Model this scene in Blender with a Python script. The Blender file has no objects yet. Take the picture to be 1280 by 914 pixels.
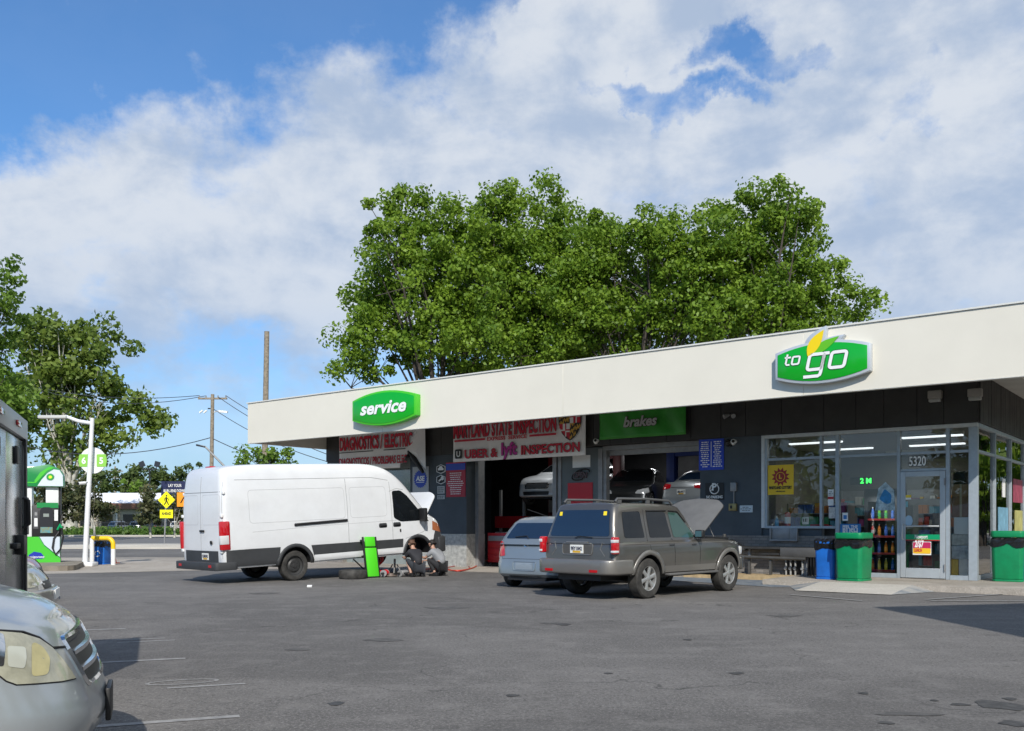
import bpy, bmesh, math, random
import numpy as np
from mathutils import Vector, Matrix
from mathutils.bvhtree import BVHTree
R = math.radians
SC = bpy.context.scene
COL = SC.collection
# ---------------------------------------------------------------- camera, light, exposure
EYE = 1.35; FPX = 1157.0; HZ = 655.0
cam = bpy.data.cameras.new('camera'); camo = bpy.data.objects.new('camera', cam); COL.objects.link(camo)
camo.location = (0, 0, EYE); camo.rotation_euler = (R(90), 0, 0)
cam.sensor_width = 36; cam.lens = 36*FPX/1280; cam.shift_y = (HZ-457)/1280
cam.clip_start = 0.05; cam.clip_end = 6000
SC.camera = camo
SUNV = Vector((-0.10, 1.34, -1.0))           # the way the sunlight travels
sl = bpy.data.lights.new('sun', 'SUN'); so = bpy.data.objects.new('sun', sl); COL.objects.link(so)
sl.energy = 4.6; sl.angle = R(0.55); sl.color = (1.0, .95, .87)
so.rotation_euler = SUNV.to_track_quat('-Z', 'Y').to_euler(); so.location = (0, -20, 30)
SUN_EL = math.atan2(1, math.hypot(SUNV.x, SUNV.y)); SUN_AZ = math.atan2(-SUNV.x, -SUNV.y)
SC.view_settings.view_transform = 'Standard'; SC.view_settings.look = 'None'
SC.view_settings.exposure = 0.0; SC.view_settings.gamma = 1.0
SC.cycles.max_bounces = 8; SC.cycles.transparent_max_bounces = 16
SC.cycles.use_denoising = True
SC.cycles.sample_clamp_indirect = 6.0

def build_world():
    w = bpy.data.worlds.new('World'); SC.world = w; w.use_nodes = True
    nt = w.node_tree; N = nt.nodes; L = nt.links; N.clear()
    def mth(op, a, b=None, c=None, clamp=False):
        n = N.new('ShaderNodeMath'); n.operation = op; n.use_clamp = clamp
        for i, v in enumerate((a, b, c)):
            if v is None: continue
            if isinstance(v, (int, float)): n.inputs[i].default_value = v
            else: L.new(v, n.inputs[i])
        return n.outputs[0]
    def ramp(v, a, b, c=0., d=1., sm=True):
        n = N.new('ShaderNodeMapRange'); n.interpolation_type = 'SMOOTHSTEP' if sm else 'LINEAR'
        L.new(v, n.inputs[0])
        for i, x in zip((1, 2, 3, 4), (a, b, c, d)): n.inputs[i].default_value = x
        return n.outputs[0]
    def noise(vec, scale, det, rough, dist=0., lac=2.0):
        n = N.new('ShaderNodeTexNoise'); n.inputs['Scale'].default_value = scale; n.inputs['Detail'].default_value = det
        n.inputs['Roughness'].default_value = rough; n.inputs['Distortion'].default_value = dist
        L.new(vec, n.inputs['Vector']); return n.outputs[0]
    def mapping(vec, sc=(1,1,1), loc=(0,0,0)):
        n = N.new('ShaderNodeMapping'); n.inputs['Scale'].default_value = sc; n.inputs['Location'].default_value = loc
        L.new(vec, n.inputs[0]); return n.outputs[0]
    sky = N.new('ShaderNodeTexSky'); sky.sky_type = 'NISHITA'; sky.sun_disc = False
    sky.sun_elevation = SUN_EL; sky.sun_rotation = SUN_AZ
    sky.air_density = 1.0; sky.dust_density = 0.6; sky.ozone_density = 1.6
    tc = N.new('ShaderNodeTexCoord'); V = tc.outputs['Generated']
    sp = N.new('ShaderNodeSeparateXYZ'); L.new(V, sp.inputs[0])
    az = mth('ARCTAN2', sp.outputs[0], sp.outputs[1])
    el = mth('ARCSINE', sp.outputs[2])
    az0, el0 = az, el
    wc = N.new('ShaderNodeCombineXYZ'); L.new(az, wc.inputs[0]); L.new(el, wc.inputs[1])
    wn = N.new('ShaderNodeTexNoise'); wn.inputs['Scale'].default_value = 8; wn.inputs['Detail'].default_value = 7; wn.inputs['Roughness'].default_value = .6; L.new(wc.outputs[0], wn.inputs['Vector'])
    ws = N.new('ShaderNodeSeparateXYZ'); L.new(wn.outputs['Color'], ws.inputs[0])
    azw = mth('ADD', az, mth('MULTIPLY', mth('SUBTRACT', ws.outputs[0], .5), .30)); elw = mth('ADD', el, mth('MULTIPLY', mth('SUBTRACT', ws.outputs[1], .5), .18))
    cb = N.new('ShaderNodeCombineXYZ'); L.new(az, cb.inputs[0]); L.new(el, cb.inputs[1])
    A = cb.outputs[0]
    # cloud bank: its ragged upper edge climbs to the right, with a few holes
    edge = mth('SUBTRACT', 0.475, mth('MULTIPLY', mth('POWER', mth('MINIMUM', azw, 0.), 2.0), 0.51))
    under = mth('SUBTRACT', edge, elw)                       # > 0 below the edge
    cov1 = ramp(under, -0.055, 0.07)
    up2 = mth('MULTIPLY', ramp(azw, -0.05, 0.03), ramp(el, 0.36, 0.46))      # second deck up to the right
    cov = mth('MAXIMUM', cov1, up2)
    def hole(a0, e0, ra, re, k):
        d = mth('ADD', mth('POWER', mth('DIVIDE', mth('SUBTRACT', azw, a0), ra), 2.0), mth('POWER', mth('DIVIDE', mth('SUBTRACT', elw, e0), re), 2.0))
        return mth('MULTIPLY', ramp(d, 0.0, 1.4, 1.0, 0.0), k)
    h = mth('ADD', hole(0.160, 0.430, 0.10, 0.019, .60), hole(0.258, 0.466, 0.065, 0.021, .50))
    h = mth('ADD', h, hole(0.42, 0.40, 0.05, 0.02, .4))
    h = mth('ADD', h, hole(-0.1, 0.15, 0.5, 0.05, .34))
    h = mth('ADD', h, hole(-0.42, 0.20, 0.2, 0.05, .18))
    cov = mth('SUBTRACT', cov, h)
    n1 = noise(mapping(A, (1, 1.35, 1), (3.1, 1.7, 0)), 7.0, 9, .60, .25)
    n2 = noise(mapping(A, (1, 1.8, 1), (9.3, 4.2, 0)), 24.0, 6, .6, .3)
    nn = mth('ADD', mth('MULTIPLY', n1, .78), mth('MULTIPLY', n2, .22))
    f = mth('ADD', cov, mth('MULTIPLY', mth('SUBTRACT', nn, 0.5), 2.3))
    dens = ramp(f, 0.12, 0.92)
    low = ramp(el, 0.05, 0.24, 0.55, 1.0)
    dens = mth('MAXIMUM', mth('MULTIPLY', mth('MULTIPLY', dens, low), 0.94), ramp(el, 0.06, 0.27, 0.62, 0.04))
    # light and shade inside the clouds: streaky, bluer towards the flat bases
    n3 = noise(mapping(A, (1, 2.1, 1), (1.3, 7.7, 0)), 5.0, 8, .55, .35)
    n4 = noise(mapping(A, (1, 1.2, 1), (5.3, 2.7, 0)), 13.0, 8, .6, .15)
    bright = mth('ADD', mth('MULTIPLY', n3, .6), mth('MULTIPLY', n4, .4))
    bright = ramp(bright, 0.38, 0.60)
    bright = mth('MULTIPLY', bright, ramp(el, 0.04, 0.34, 0.3, 1.0))
    cc = N.new('ShaderNodeMix'); cc.data_type = 'RGBA'; L.new(bright, cc.inputs[0])
    cc.inputs[6].default_value = (5.0, 6.1, 7.9, 1); cc.inputs[7].default_value = (8.3, 8.8, 9.5, 1)
    tint = N.new('ShaderNodeMix'); tint.data_type = 'RGBA'; tint.blend_type = 'MULTIPLY'; tint.inputs[0].default_value = 1
    L.new(sky.outputs[0], tint.inputs[6]); tint.inputs[7].default_value = (0.84, 1.40, 1.90, 1)
    mx = N.new('ShaderNodeMix'); mx.data_type = 'RGBA'; L.new(dens, mx.inputs[0])
    L.new(tint.outputs[2], mx.inputs[6]); L.new(cc.outputs[2], mx.inputs[7])
    bg = N.new('ShaderNodeBackground'); bg.inputs[1].default_value = 0.088
    L.new(mx.outputs[2], bg.inputs[0])
    out = N.new('ShaderNodeOutputWorld'); L.new(bg.outputs[0], out.inputs[0])
build_world()

# ---------------------------------------------------------------- helpers: objects
def tag(o, label=None, cat=None, group=None, kind=None):
    if label: o['label'] = label
    if cat: o['category'] = cat
    if group: o['group'] = group
    if kind: o['kind'] = kind
    return o
def thing(name, label, cat, loc=(0,0,0), rz=0., group=None):
    o = bpy.data.objects.new(name, None); COL.objects.link(o); o.empty_display_size = .2
    o.location = loc; o.rotation_euler = (0, 0, rz)
    return tag(o, label, cat, group)
def linkmesh(name, me, mats, parent=None):
    o = bpy.data.objects.new(name, me); COL.objects.link(o)
    if mats is not None:
        for m in (mats if isinstance(mats, (list, tuple)) else [mats]): me.materials.append(m)
    if parent: o.parent = parent
    return o
def smooth_by_angle(me, ang=35):
    bm = bmesh.new(); bm.from_mesh(me)
    for f in bm.faces: f.smooth = True
    for e in bm.edges:
        if len(e.link_faces) == 2:
            e.smooth = e.calc_face_angle(0) < R(ang)
    bm.to_mesh(me); bm.free()
class MB:
    def __init__(s): s.v = []; s.f = []; s.mi = []; s.cur = 0
    def add(s, vs, fs):
        b = len(s.v); s.v += [tuple(p) for p in vs]; s.f += [tuple(b+i for i in f) for f in fs]; s.mi += [s.cur]*len(fs); return s
    def box(s, x0, y0, z0, x1, y1, z1):
        if x0 > x1: x0, x1 = x1, x0
        if y0 > y1: y0, y1 = y1, y0
        if z0 > z1: z0, z1 = z1, z0
        return s.add([(x0,y0,z0),(x1,y0,z0),(x1,y1,z0),(x0,y1,z0),(x0,y0,z1),(x1,y0,z1),(x1,y1,z1),(x0,y1,z1)],
              [(0,3,2,1),(4,5,6,7),(0,1,5,4),(1,2,6,5),(2,3,7,6),(3,0,4,7)])
    def obox(s, c, sx, sy, sz, M=None):
        vs = []
        for z in (-.5,.5):
            for (a,b) in ((-.5,-.5),(.5,-.5),(.5,.5),(-.5,.5)):
                p = Vector((a*sx,b*sy,z*sz)); p = (M @ p) if M is not None else p
                vs.append(p+Vector(c))
        return s.add(vs, [(0,3,2,1),(4,5,6,7),(0,1,5,4),(1,2,6,5),(2,3,7,6),(3,0,4,7)])
    def cyl(s, p0, p1, r0, r1=None, n=12, cap=True):
        r1 = r0 if r1 is None else r1
        p0 = Vector(p0); p1 = Vector(p1); d = (p1-p0).normalized()
        a = d.orthogonal().normalized(); b = d.cross(a)
        vs = []
        for p, r in ((p0,r0),(p1,r1)):
            for i in range(n):
                t = 2*math.pi*i/n; vs.append(p + a*math.cos(t)*r + b*math.sin(t)*r)
        fs = [(i,(i+1)%n,n+(i+1)%n,n+i) for i in range(n)]
        if cap: fs += [tuple(reversed(range(n))), tuple(range(n,2*n))]
        return s.add(vs, fs)
    def tube(s, pts, r, n=8):
        pts = [Vector(p) for p in pts]; m = len(pts)
        rs = r if isinstance(r, (list, tuple)) else [r]*m
        vs = []; fs = []; a = None
        for k, p in enumerate(pts):
            d = ((pts[k+1] if k < m-1 else p) - (pts[k-1] if k else p)).normalized()
            a = d.orthogonal().normalized() if a is None else (a - d*a.dot(d)).normalized()
            b = d.cross(a)
            for i in range(n):
                t = 2*math.pi*i/n; vs.append(p + a*math.cos(t)*rs[k] + b*math.sin(t)*rs[k])
        for k in range(m-1):
            for i in range(n):
                fs.append((k*n+i, k*n+(i+1)%n, (k+1)*n+(i+1)%n, (k+1)*n+i))
        fs += [tuple(reversed(range(n))), tuple((m-1)*n+i for i in range(n))]
        return s.add(vs, fs)
    def lathe(s, prof, n=24, M=None):       # prof (r, z)
        vs = []; fs = []
        for (r, z) in prof:
            for i in range(n):
                t = 2*math.pi*i/n; p = Vector((r*math.cos(t), r*math.sin(t), z))
                vs.append(M @ p if M is not None else p)
        for k in range(len(prof)-1):
            for i in range(n): fs.append((k*n+i, k*n+(i+1)%n, (k+1)*n+(i+1)%n, (k+1)*n+i))
        return s.add(vs, fs)
    def prism(s, poly, d0, d1, ax='y'):     # poly in the plane, extruded d0..d1 along ax
        n = len(poly)
        def P(a, b, d): return {'y': (a, d, b), 'x': (d, a, b), 'z': (a, b, d)}[ax]
        vs = [P(a, b, d0) for a, b in poly] + [P(a, b, d1) for a, b in poly]
        return s.add(vs, [tuple(range(n)), tuple(reversed(range(n, 2*n)))] + [(i, n+i, n+(i+1)%n, (i+1)%n) for i in range(n)])
    def build(s, name, mats, parent=None, bevel=0., smooth=None, seg=2, fix=True):
        me = bpy.data.meshes.new(name); me.from_pydata(s.v, [], s.f)
        if any(s.mi): me.polygons.foreach_set('material_index', s.mi)
        if fix or bevel:
            bm = bmesh.new(); bm.from_mesh(me)
            if fix: bmesh.ops.recalc_face_normals(bm, faces=bm.faces)
            if bevel:
                es = [e for e in bm.edges if len(e.link_faces) == 2 and e.calc_face_angle(0) > R(30)]
                bmesh.ops.bevel(bm, geom=es, offset=bevel, segments=seg, affect='EDGES', profile=.5, clamp_overlap=True)
            bm.to_mesh(me); bm.free()
        if smooth or bevel: smooth_by_angle(me, smooth or 40)
        return linkmesh(name, me, mats, parent)
def copy_tree(o, parent=None):
    c = o.copy(); COL.objects.link(c)
    if parent: c.parent = parent
    for ch in list(o.children): copy_tree(ch, c)
    return c
def G(px, py, z=0.):                        # a point at height z whose bearing and dip were measured in the photo
    d = (EYE-z)*FPX/(py-HZ); return Vector(((px-640)/FPX*d, d, z))
def at(px, py, d): return Vector(((px-640)/FPX*d, d, EYE+(HZ-py)/FPX*d))
# ---------------------------------------------------------------- helpers: materials
MATS = {}
def mat(name, col, rough=.6, metal=0., var=.0, vs=3., bump=0., bs=40., spec=.5, coat=0., var2=None, det=5):
    if name in MATS: return MATS[name]
    m = bpy.data.materials.new(name); m.use_nodes = True; nt = m.node_tree; N = nt.nodes; L = nt.links
    b = N['Principled BSDF']; b.inputs['Base Color'].default_value = (*col, 1); b.inputs['Roughness'].default_value = rough
    b.inputs['Metallic'].default_value = metal; b.inputs['Specular IOR Level'].default_value = spec
    if coat: b.inputs['Coat Weight'].default_value = coat; b.inputs['Coat Roughness'].default_value = .05
    tc = N.new('ShaderNodeTexCoord')
    if var:
        n = N.new('ShaderNodeTexNoise'); n.inputs['Scale'].default_value = vs; n.inputs['Detail'].default_value = det; n.inputs['Roughness'].default_value = .65
        L.new(tc.outputs['Object'], n.inputs['Vector'])
        r = N.new('ShaderNodeMapRange'); r.inputs[1].default_value = .3; r.inputs[2].default_value = .7; L.new(n.outputs[0], r.inputs[0])
        x = N.new('ShaderNodeMix'); x.data_type = 'RGBA'; L.new(r.outputs[0], x.inputs[0])
        c2 = var2 or tuple(min(1, c*(1+var)) for c in col)
        x.inputs[6].default_value = (*[c*(1-var) for c in col], 1); x.inputs[7].default_value = (*c2, 1)
        L.new(x.outputs[2], b.inputs['Base Color'])
        rr = N.new('ShaderNodeMapRange'); L.new(n.outputs[0], rr.inputs[0]); rr.inputs[3].default_value = min(1, rough*1.15); rr.inputs[4].default_value = rough*.85
        L.new(rr.outputs[0], b.inputs['Roughness'])
    if bump:
        n = N.new('ShaderNodeTexNoise'); n.inputs['Scale'].default_value = bs; n.inputs['Detail'].default_value = 4
        L.new(tc.outputs['Object'], n.inputs['Vector'])
        u = N.new('ShaderNodeBump'); u.inputs['Strength'].default_value = bump; u.inputs['Distance'].default_value = .02
        L.new(n.outputs[0], u.inputs['Height']); L.new(u.outputs[0], b.inputs['Normal'])
    MATS[name] = m; return m
def emis(name, col, s):
    if name in MATS: return MATS[name]
    m = mat(name, col, .5); b = m.node_tree.nodes['Principled BSDF']
    b.inputs['Emission Color'].default_value = (*col, 1); b.inputs['Emission Strength'].default_value = s
    return m
def glass(name, tint=(.9,.95,.95), refl=1., rough=.0, opac=0.):
    if name in MATS: return MATS[name]
    m = bpy.data.materials.new(name); m.use_nodes = True; nt = m.node_tree; N = nt.nodes; L = nt.links; N.clear()
    out = N.new('ShaderNodeOutputMaterial'); t = N.new('ShaderNodeBsdfTransparent'); t.inputs[0].default_value = (*tint, 1)
    g = N.new('ShaderNodeBsdfGlossy'); g.inputs['Roughness'].default_value = rough; g.inputs[0].default_value = (1,1,1,1)
    fr = N.new('ShaderNodeFresnel'); fr.inputs[0].default_value = 1.5
    tc = N.new('ShaderNodeTexCoord'); n = N.new('ShaderNodeTexNoise'); n.inputs['Scale'].default_value = 1.3; L.new(tc.outputs['Object'], n.inputs['Vector'])
    u = N.new('ShaderNodeBump'); u.inputs['Strength'].default_value = .04; u.inputs['Distance'].default_value = .1; L.new(n.outputs[0], u.inputs['Height']); L.new(u.outputs[0], g.inputs['Normal'])
    mm = N.new('ShaderNodeMath'); mm.operation = 'MULTIPLY'; mm.inputs[1].default_value = 1.6*refl; mm.use_clamp = True; L.new(fr.outputs[0], mm.inputs[0])
    x = N.new('ShaderNodeMixShader'); L.new(mm.outputs[0], x.inputs[0]); L.new(t.outputs[0], x.inputs[1]); L.new(g.outputs[0], x.inputs[2])
    L.new(x.outputs[0], out.inputs[0]); MATS[name] = m; return m
def paint(name, col, rough=.32, metal=.0, dirt=.25):
    """car paint: base + clear coat, dust that thickens in patches"""
    if name in MATS: return MATS[name]
    m = mat(name, col, rough, metal, var=.05, vs=1.2, coat=.8)
    nt = m.node_tree; N = nt.nodes; L = nt.links; b = N['Principled BSDF']; b.inputs['Coat Roughness'].default_value = .08
    src = b.inputs['Base Color'].links[0].from_socket
    tc = N.new('ShaderNodeTexCoord'); n = N.new('ShaderNodeTexNoise'); n.inputs['Scale'].default_value = 2.6; n.inputs['Detail'].default_value = 9; n.inputs['Roughness'].default_value = .7
    L.new(tc.outputs['Object'], n.inputs['Vector'])
    r = N.new('ShaderNodeMapRange'); r.inputs[1].default_value = .42; r.inputs[2].default_value = .78; r.inputs[4].default_value = dirt; L.new(n.outputs[0], r.inputs[0])
    x = N.new('ShaderNodeMix'); x.data_type = 'RGBA'; L.new(r.outputs[0], x.inputs[0]); L.new(src, x.inputs[6]); x.inputs[7].default_value = (.24,.215,.18,1)
    L.new(x.outputs[2], b.inputs['Base Color'])
    k = N.new('ShaderNodeMapRange'); k.inputs[1].default_value = .42; k.inputs[2].default_value = .78; k.inputs[3].default_value = .9; k.inputs[4].default_value = .9-dirt*2.2; L.new(n.outputs[0], k.inputs[0]); L.new(k.outputs[0], b.inputs['Coat Weight'])
    return m
# text turned into mesh data, drawn in the local x-z plane, facing -y
def text_mb(txt, size=1., shear=0., bold=0., sx=1., depth=.004, center=True, y=0., x0=0., z0=0., mb=None, fit=None, space=1.):
    cu = bpy.data.curves.new('t', 'FONT'); cu.body = txt; cu.size = size; cu.shear = shear; cu.offset = bold
    cu.extrude = depth/2; cu.resolution_u = 3; cu.space_character = space
    ob = bpy.data.objects.new('t', cu); me = ob.to_mesh()
    vs = np.array([v.co[:] for v in me.vertices]) if len(me.vertices) else np.zeros((0,3))
    fs = [tuple(p.vertices) for p in me.polygons]
    ob.to_mesh_clear(); bpy.data.objects.remove(ob); bpy.data.curves.remove(cu)
    if not len(vs): return mb or MB()
    w = vs[:,0].max()-vs[:,0].min()
    if fit: sx = fit/w
    xm = (vs[:,0].max()+vs[:,0].min())/2 if center else vs[:,0].min()
    mb = mb or MB()
    mb.add([((p[0]-xm)*sx+x0, y-depth/2-p[2], p[1]+z0) for p in vs], fs)
    return mb
def rounded(poly, r, n=4):
    out = []; m = len(poly)
    for i in range(m):
        p = Vector(poly[i]); a = Vector(poly[i-1]); b = Vector(poly[(i+1) % m])
        da = (a-p); db = (b-p); k = min(r, da.length*.45, db.length*.45)
        A = p+da.normalized()*k; B = p+db.normalized()*k
        for j in range(n+1):
            t = j/n; q = A*(1-t)**2 + p*2*t*(1-t) + B*t*t; out.append((q[0], q[1]))
    return out
# ---------------------------------------------------------------- the setting: ground, road, kerbs
def asphalt(name, c0, c1, stains=True, cracks=True, speck=.5):
    m = bpy.data.materials.new(name); m.use_nodes = True; nt = m.node_tree; N = nt.nodes; L = nt.links
    b = N['Principled BSDF']; b.inputs['Roughness'].default_value = .88; b.inputs['Specular IOR Level'].default_value = .35
    tc = N.new('ShaderNodeTexCoord'); V = tc.outputs['Object']
    def noise(scale, det, rough, vec=None, dist=0.):
        n = N.new('ShaderNodeTexNoise'); n.inputs['Scale'].default_value = scale; n.inputs['Detail'].default_value = det
        n.inputs['Roughness'].default_value = rough; n.inputs['Distortion'].default_value = dist; L.new(vec or V, n.inputs['Vector']); return n.outputs[0]
    def mp(sc, rot=0., loc=(0,0,0)):
        n = N.new('ShaderNodeMapping'); n.inputs['Scale'].default_value = sc; n.inputs['Rotation'].default_value = (0,0,rot); n.inputs['Location'].default_value = loc; L.new(V, n.inputs[0]); return n.outputs[0]
    def rg(v, a, b_, c=0., d=1.):
        n = N.new('ShaderNodeMapRange'); L.new(v, n.inputs[0])
        for i, x in zip((1,2,3,4), (a,b_,c,d)): n.inputs[i].default_value = x
        return n.outputs[0]
    def mixc(f, a, b_, mode='MIX'):
        x = N.new('ShaderNodeMix'); x.data_type = 'RGBA'; x.blend_type = mode
        for s, v in ((0, f), (6, a), (7, b_)):
            if isinstance(v, (int, float)): x.inputs[s].default_value = v
            elif isinstance(v, tuple): x.inputs[s].default_value = (*v, 1)
            else: L.new(v, x.inputs[s])
        return x.outputs[2]
    c = mixc(rg(noise(.35, 6, .6), .3, .7), c0, c1)
    c = mixc(rg(noise(1., 5, .6, mp((.25, 1.4, 1), R(-8))), .45, .75, 0, .4), c, tuple(x*.72 for x in c0))     # tyre-swept bands
    c = mixc(rg(noise(1., 6, .65, mp((.5, 2.2, 1), R(20), (4, 9, 0))), .55, .72, 0, .35), c, tuple(x*1.45 for x in c1))  # dusty bands
    # stone speckle
    s = noise(42., 4, .85); c = mixc(rg(s, .52, .62, 0, speck*1.7), c, tuple(x*1.75 for x in c1))
    s2 = noise(24., 4, .85); c = mixc(rg(s2, .52, .62, 0, speck*1.5), c, tuple(x*.5 for x in c0))
    vo = N.new('ShaderNodeTexVoronoi'); vo.inputs['Scale'].default_value = 26.; L.new(V, vo.inputs['Vector'])
    c = mixc(rg(vo.outputs['Distance'], .1, .2, .55*speck, 0.), c, (.42,.41,.39))
    if stains:
        pt = noise(.16, 2, .4, mp((1,1,1), 0, (11,5,0))); c = mixc(rg(pt, .52, .535, 0, .28), c, tuple(x*.60 for x in c0))
        gr = noise(2.2, 8, .75, mp((1,1,1), 0, (2,8,0))); c = mixc(rg(gr, .50, .72, 0, .5), c, tuple(x*1.5 for x in c1))
        st = noise(1.1, 4, .5, None, .2); c = mixc(rg(st, .66, .74, 0, .55), c, tuple(x*.35 for x in c0))
        st = noise(4.3, 3, .5, mp((1,1,1), 0, (7,3,0))); c = mixc(rg(st, .71, .75, 0, .7), c, tuple(x*.28 for x in c0))
    hgt = noise(60., 4, .7)
    if cracks:
        wv = N.new('ShaderNodeVectorMath'); wv.operation = 'ADD'; L.new(V, wv.inputs[0])
        nw = N.new('ShaderNodeTexNoise'); nw.inputs['Scale'].default_value = 1.1; nw.inputs['Detail'].default_value = 6; L.new(V, nw.inputs['Vector'])
        sc = N.new('ShaderNodeVectorMath'); sc.operation = 'SCALE'; sc.inputs['Scale'].default_value = 1.6; L.new(nw.outputs['Color'], sc.inputs[0]); L.new(sc.outputs[0], wv.inputs[1])
        v = N.new('ShaderNodeTexVoronoi'); v.feature = 'DISTANCE_TO_EDGE'; v.inputs['Scale'].default_value = .21; L.new(wv.outputs[0], v.inputs['Vector'])
        gate = rg(noise(.5, 2, .5, mp((1,1,1), 0, (3,3,0))), .46, .58)
        mm = N.new('ShaderNodeMath'); mm.operation = 'MULTIPLY'; L.new(rg(v.outputs['Distance'], .0008, .0038, .55, 0), mm.inputs[0]); L.new(gate, mm.inputs[1])
        c = mixc(mm.outputs[0], c, (.012,.012,.012))
    L.new(c, b.inputs['Base Color'])
    u = N.new('ShaderNodeBump'); u.inputs['Strength'].default_value = .35; u.inputs['Distance'].default_value = .012; L.new(hgt, u.inputs['Height']); L.new(u.outputs[0], b.inputs['Normal'])
    MATS[name] = m; return m
M_LOT = asphalt('lot_asphalt', (.098,.092,.086), (.168,.158,.147))
M_ROAD = asphalt('road_asphalt', (.13,.13,.132), (.17,.168,.165), False, False, .3)
M_CONC = asphalt('old_concrete', (.30,.265,.22), (.40,.36,.31), True, True, .25)
M_CONC2 = asphalt('pale_concrete', (.42,.39,.34), (.52,.49,.43), False, True, .2)
M_BLUEC = mat('faded_blue_paint', (.10,.16,.24), .8, var=.35, vs=2.5, var2=(.26,.27,.27))
M_LINE = mat('worn_line_paint', (.52,.51,.49), .8, var=.35, vs=11., var2=(.19,.185,.18))
def sheet(name, poly, z, m, nx=None):
    me = bpy.data.meshes.new(name); me.from_pydata([(p[0], p[1], z) for p in poly], [], [tuple(range(len(poly)))])
    o = linkmesh(name, me, m); o['kind'] = 'structure'
    if me.polygons[0].normal.z < 0: me.flip_normals()
    return o
# the facade frame: x to the right along the front, y into the building, origin at the shop corner
BC = Vector((10.06, 20.0, 0)); BRZ = math.atan2(-.615, .789)
def bw(x, y, z=0.): 
    c, s = math.cos(BRZ), math.sin(BRZ); return Vector((BC.x + x*c - y*s, BC.y + x*s + y*c, z))
def F(px, py, v=0.):                        # facade coordinates (x, z) on the plane y = v
    k = (px-640)/FPX; X0, Y0 = BC.x+.615*v, BC.y+.789*v
    u = (X0-Y0*k)/(.789+.615*k); Z = Y0+.615*u
    return -u, EYE+(HZ-py)*Z/FPX
M_GRASS = mat('grass_ground', (.07,.12,.025), .95, var=.4, vs=.6, var2=(.15,.19,.05))
sheet('ground', [(-3000,-1500),(3000,-1500),(3000,3500),(-3000,3500)], -.02, M_GRASS)
sheet('parking_lot', [(-160,-60),(160,-60),(160,50),(-160,50)], 0., M_LOT)
sheet('street', [(-400,51.5),(400,51.5),(400,99),(-400,99)], -.012, M_ROAD)
sheet('bike_lane', [(-400,56),(400,56),(400,58.2),(-400,58.2)], -.008, mat('green_lane', (.12,.17,.10), .9, var=.3, vs=.5))
def slab(name, x0, y0, x1, y1, z0, z1, m):
    o = MB().box(x0,y0,z0,x1,y1,z1).build(name, m); o['kind'] = 'structure'; return o
slab('kerb', -400, 50, 400, 51.5, -.05, .09, M_CONC2)
slab('sidewalk', -400, 99, 400, 102, -.05, .13, M_CONC2)
isl = MB().prism(rounded([(-28.0,53.0),(-4,53.0),(-4,57.8),(-23.5,57.8)], 1.2), -.04, .12, 'z').build('traffic_island', M_CONC2); isl['kind'] = 'structure'
# concrete drive strip between the pump island and the service bays
sheet('concrete_drive', [(-60,1.0),(-12.7,24.9),(-9.5,26.6),(-5.0,28.6)] + [tuple(bw(-15.2,-2.4))[:2], tuple(bw(-6.6,-1.5))[:2], tuple(bw(-6.6,.8))[:2], tuple(bw(-21.4,.8))[:2], (-9,37.5), (-60,34.5)], .004, M_CONC)
# shop sidewalk with its kerb, ramp and painted gutter
sw = MB().prism([tuple(bw(*p))[:2] for p in ((-3.9,.2),(-3.9,-2.3),(12,-2.3),(12,14),(-.05,14),(-.05,.2))], -.05, .12, 'z').build('sidewalk', M_CONC); sw['kind'] = 'structure'
sw = MB().prism([tuple(bw(*p))[:2] for p in ((-6.6,.2),(-6.6,-.85),(-3.903,-.85),(-3.903,.2))], -.05, .115, 'z').build('sidewalk', mat('ochre_kerb', (.42,.31,.17), .9, var=.3, vs=4.)); sw['kind'] = 'structure'
sheet('painted_gutter', [tuple(bw(*p))[:2] for p in ((-7.4,-.87),(-3.905,-.87),(-3.905,-2.31),(-2.7,-2.31),(-3.4,-3.0),(-8.0,-1.75))], .008, M_BLUEC)
rp = MB()
P = [bw(x, y, z) for x, y, z in ((-2.6,-2.302,.118),(-.75,-2.302,.118),(-.75,-3.75,.012),(-2.6,-3.75,.012),(-3.3,-2.302,.006),(-.3,-2.302,.006))]
rp.add([tuple(p) for p in P], [(0,1,2,3)]); rp.cur = 1; rp.add([tuple(p) for p in P], [(0,3,4),(1,5,2)])
rpo = rp.build('kerb_ramp', [M_CONC2, mat('flare_paint', (.26,.30,.34), .8, var=.4, vs=3., var2=(.4,.38,.34))]); rpo['kind'] = 'structure'
# worn parking lines: they run along (0.93, 0.36)
LD = Vector((.932, .362, 0)); LN = Vector((-.362, .932, 0))
def pline(a, ln, w=.085, name='parking_line'):
    a = Vector((a[0], a[1], 0)); p = [a, a+LD*ln, a+LD*ln+LN*w, a+LN*w]; sheet(name, [(q.x, q.y) for q in p], .004, M_LINE)
e0 = G(300, 897); pline((e0.x-5*LD.x, e0.y-5*LD.y), 5)
for k, (px, py) in enumerate(((232, 824), (157, 786.5))):
    e0 = G(px, py); pline((e0.x-5*LD.x, e0.y-5*LD.y), 5)
a0 = G(143, 801); pline(a0, .55, .06); a0 = G(146, 804); pline(a0, .62, .06)
a0 = G(209, 861.5); pline(a0, .62, .06)
rg_ = []                                     # the stencilled 0
c0 = G(228, 853)
zr = MB(); n = 28
for i in range(n):
    t = 2*math.pi*i/n
    for k in (1., .76): 
        q = c0 + LD*(.30*k*math.cos(t)*(1.0 if k == 1 else 1.16)) + LN*(.13*k*math.sin(t)); zr.v.append((q.x, q.y, .004))
zr.f = [(2*i, 2*((i+1)%n), 2*((i+1)%n)+1, 2*i+1) for i in range(n)]; zr.mi = [0]*n
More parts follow.
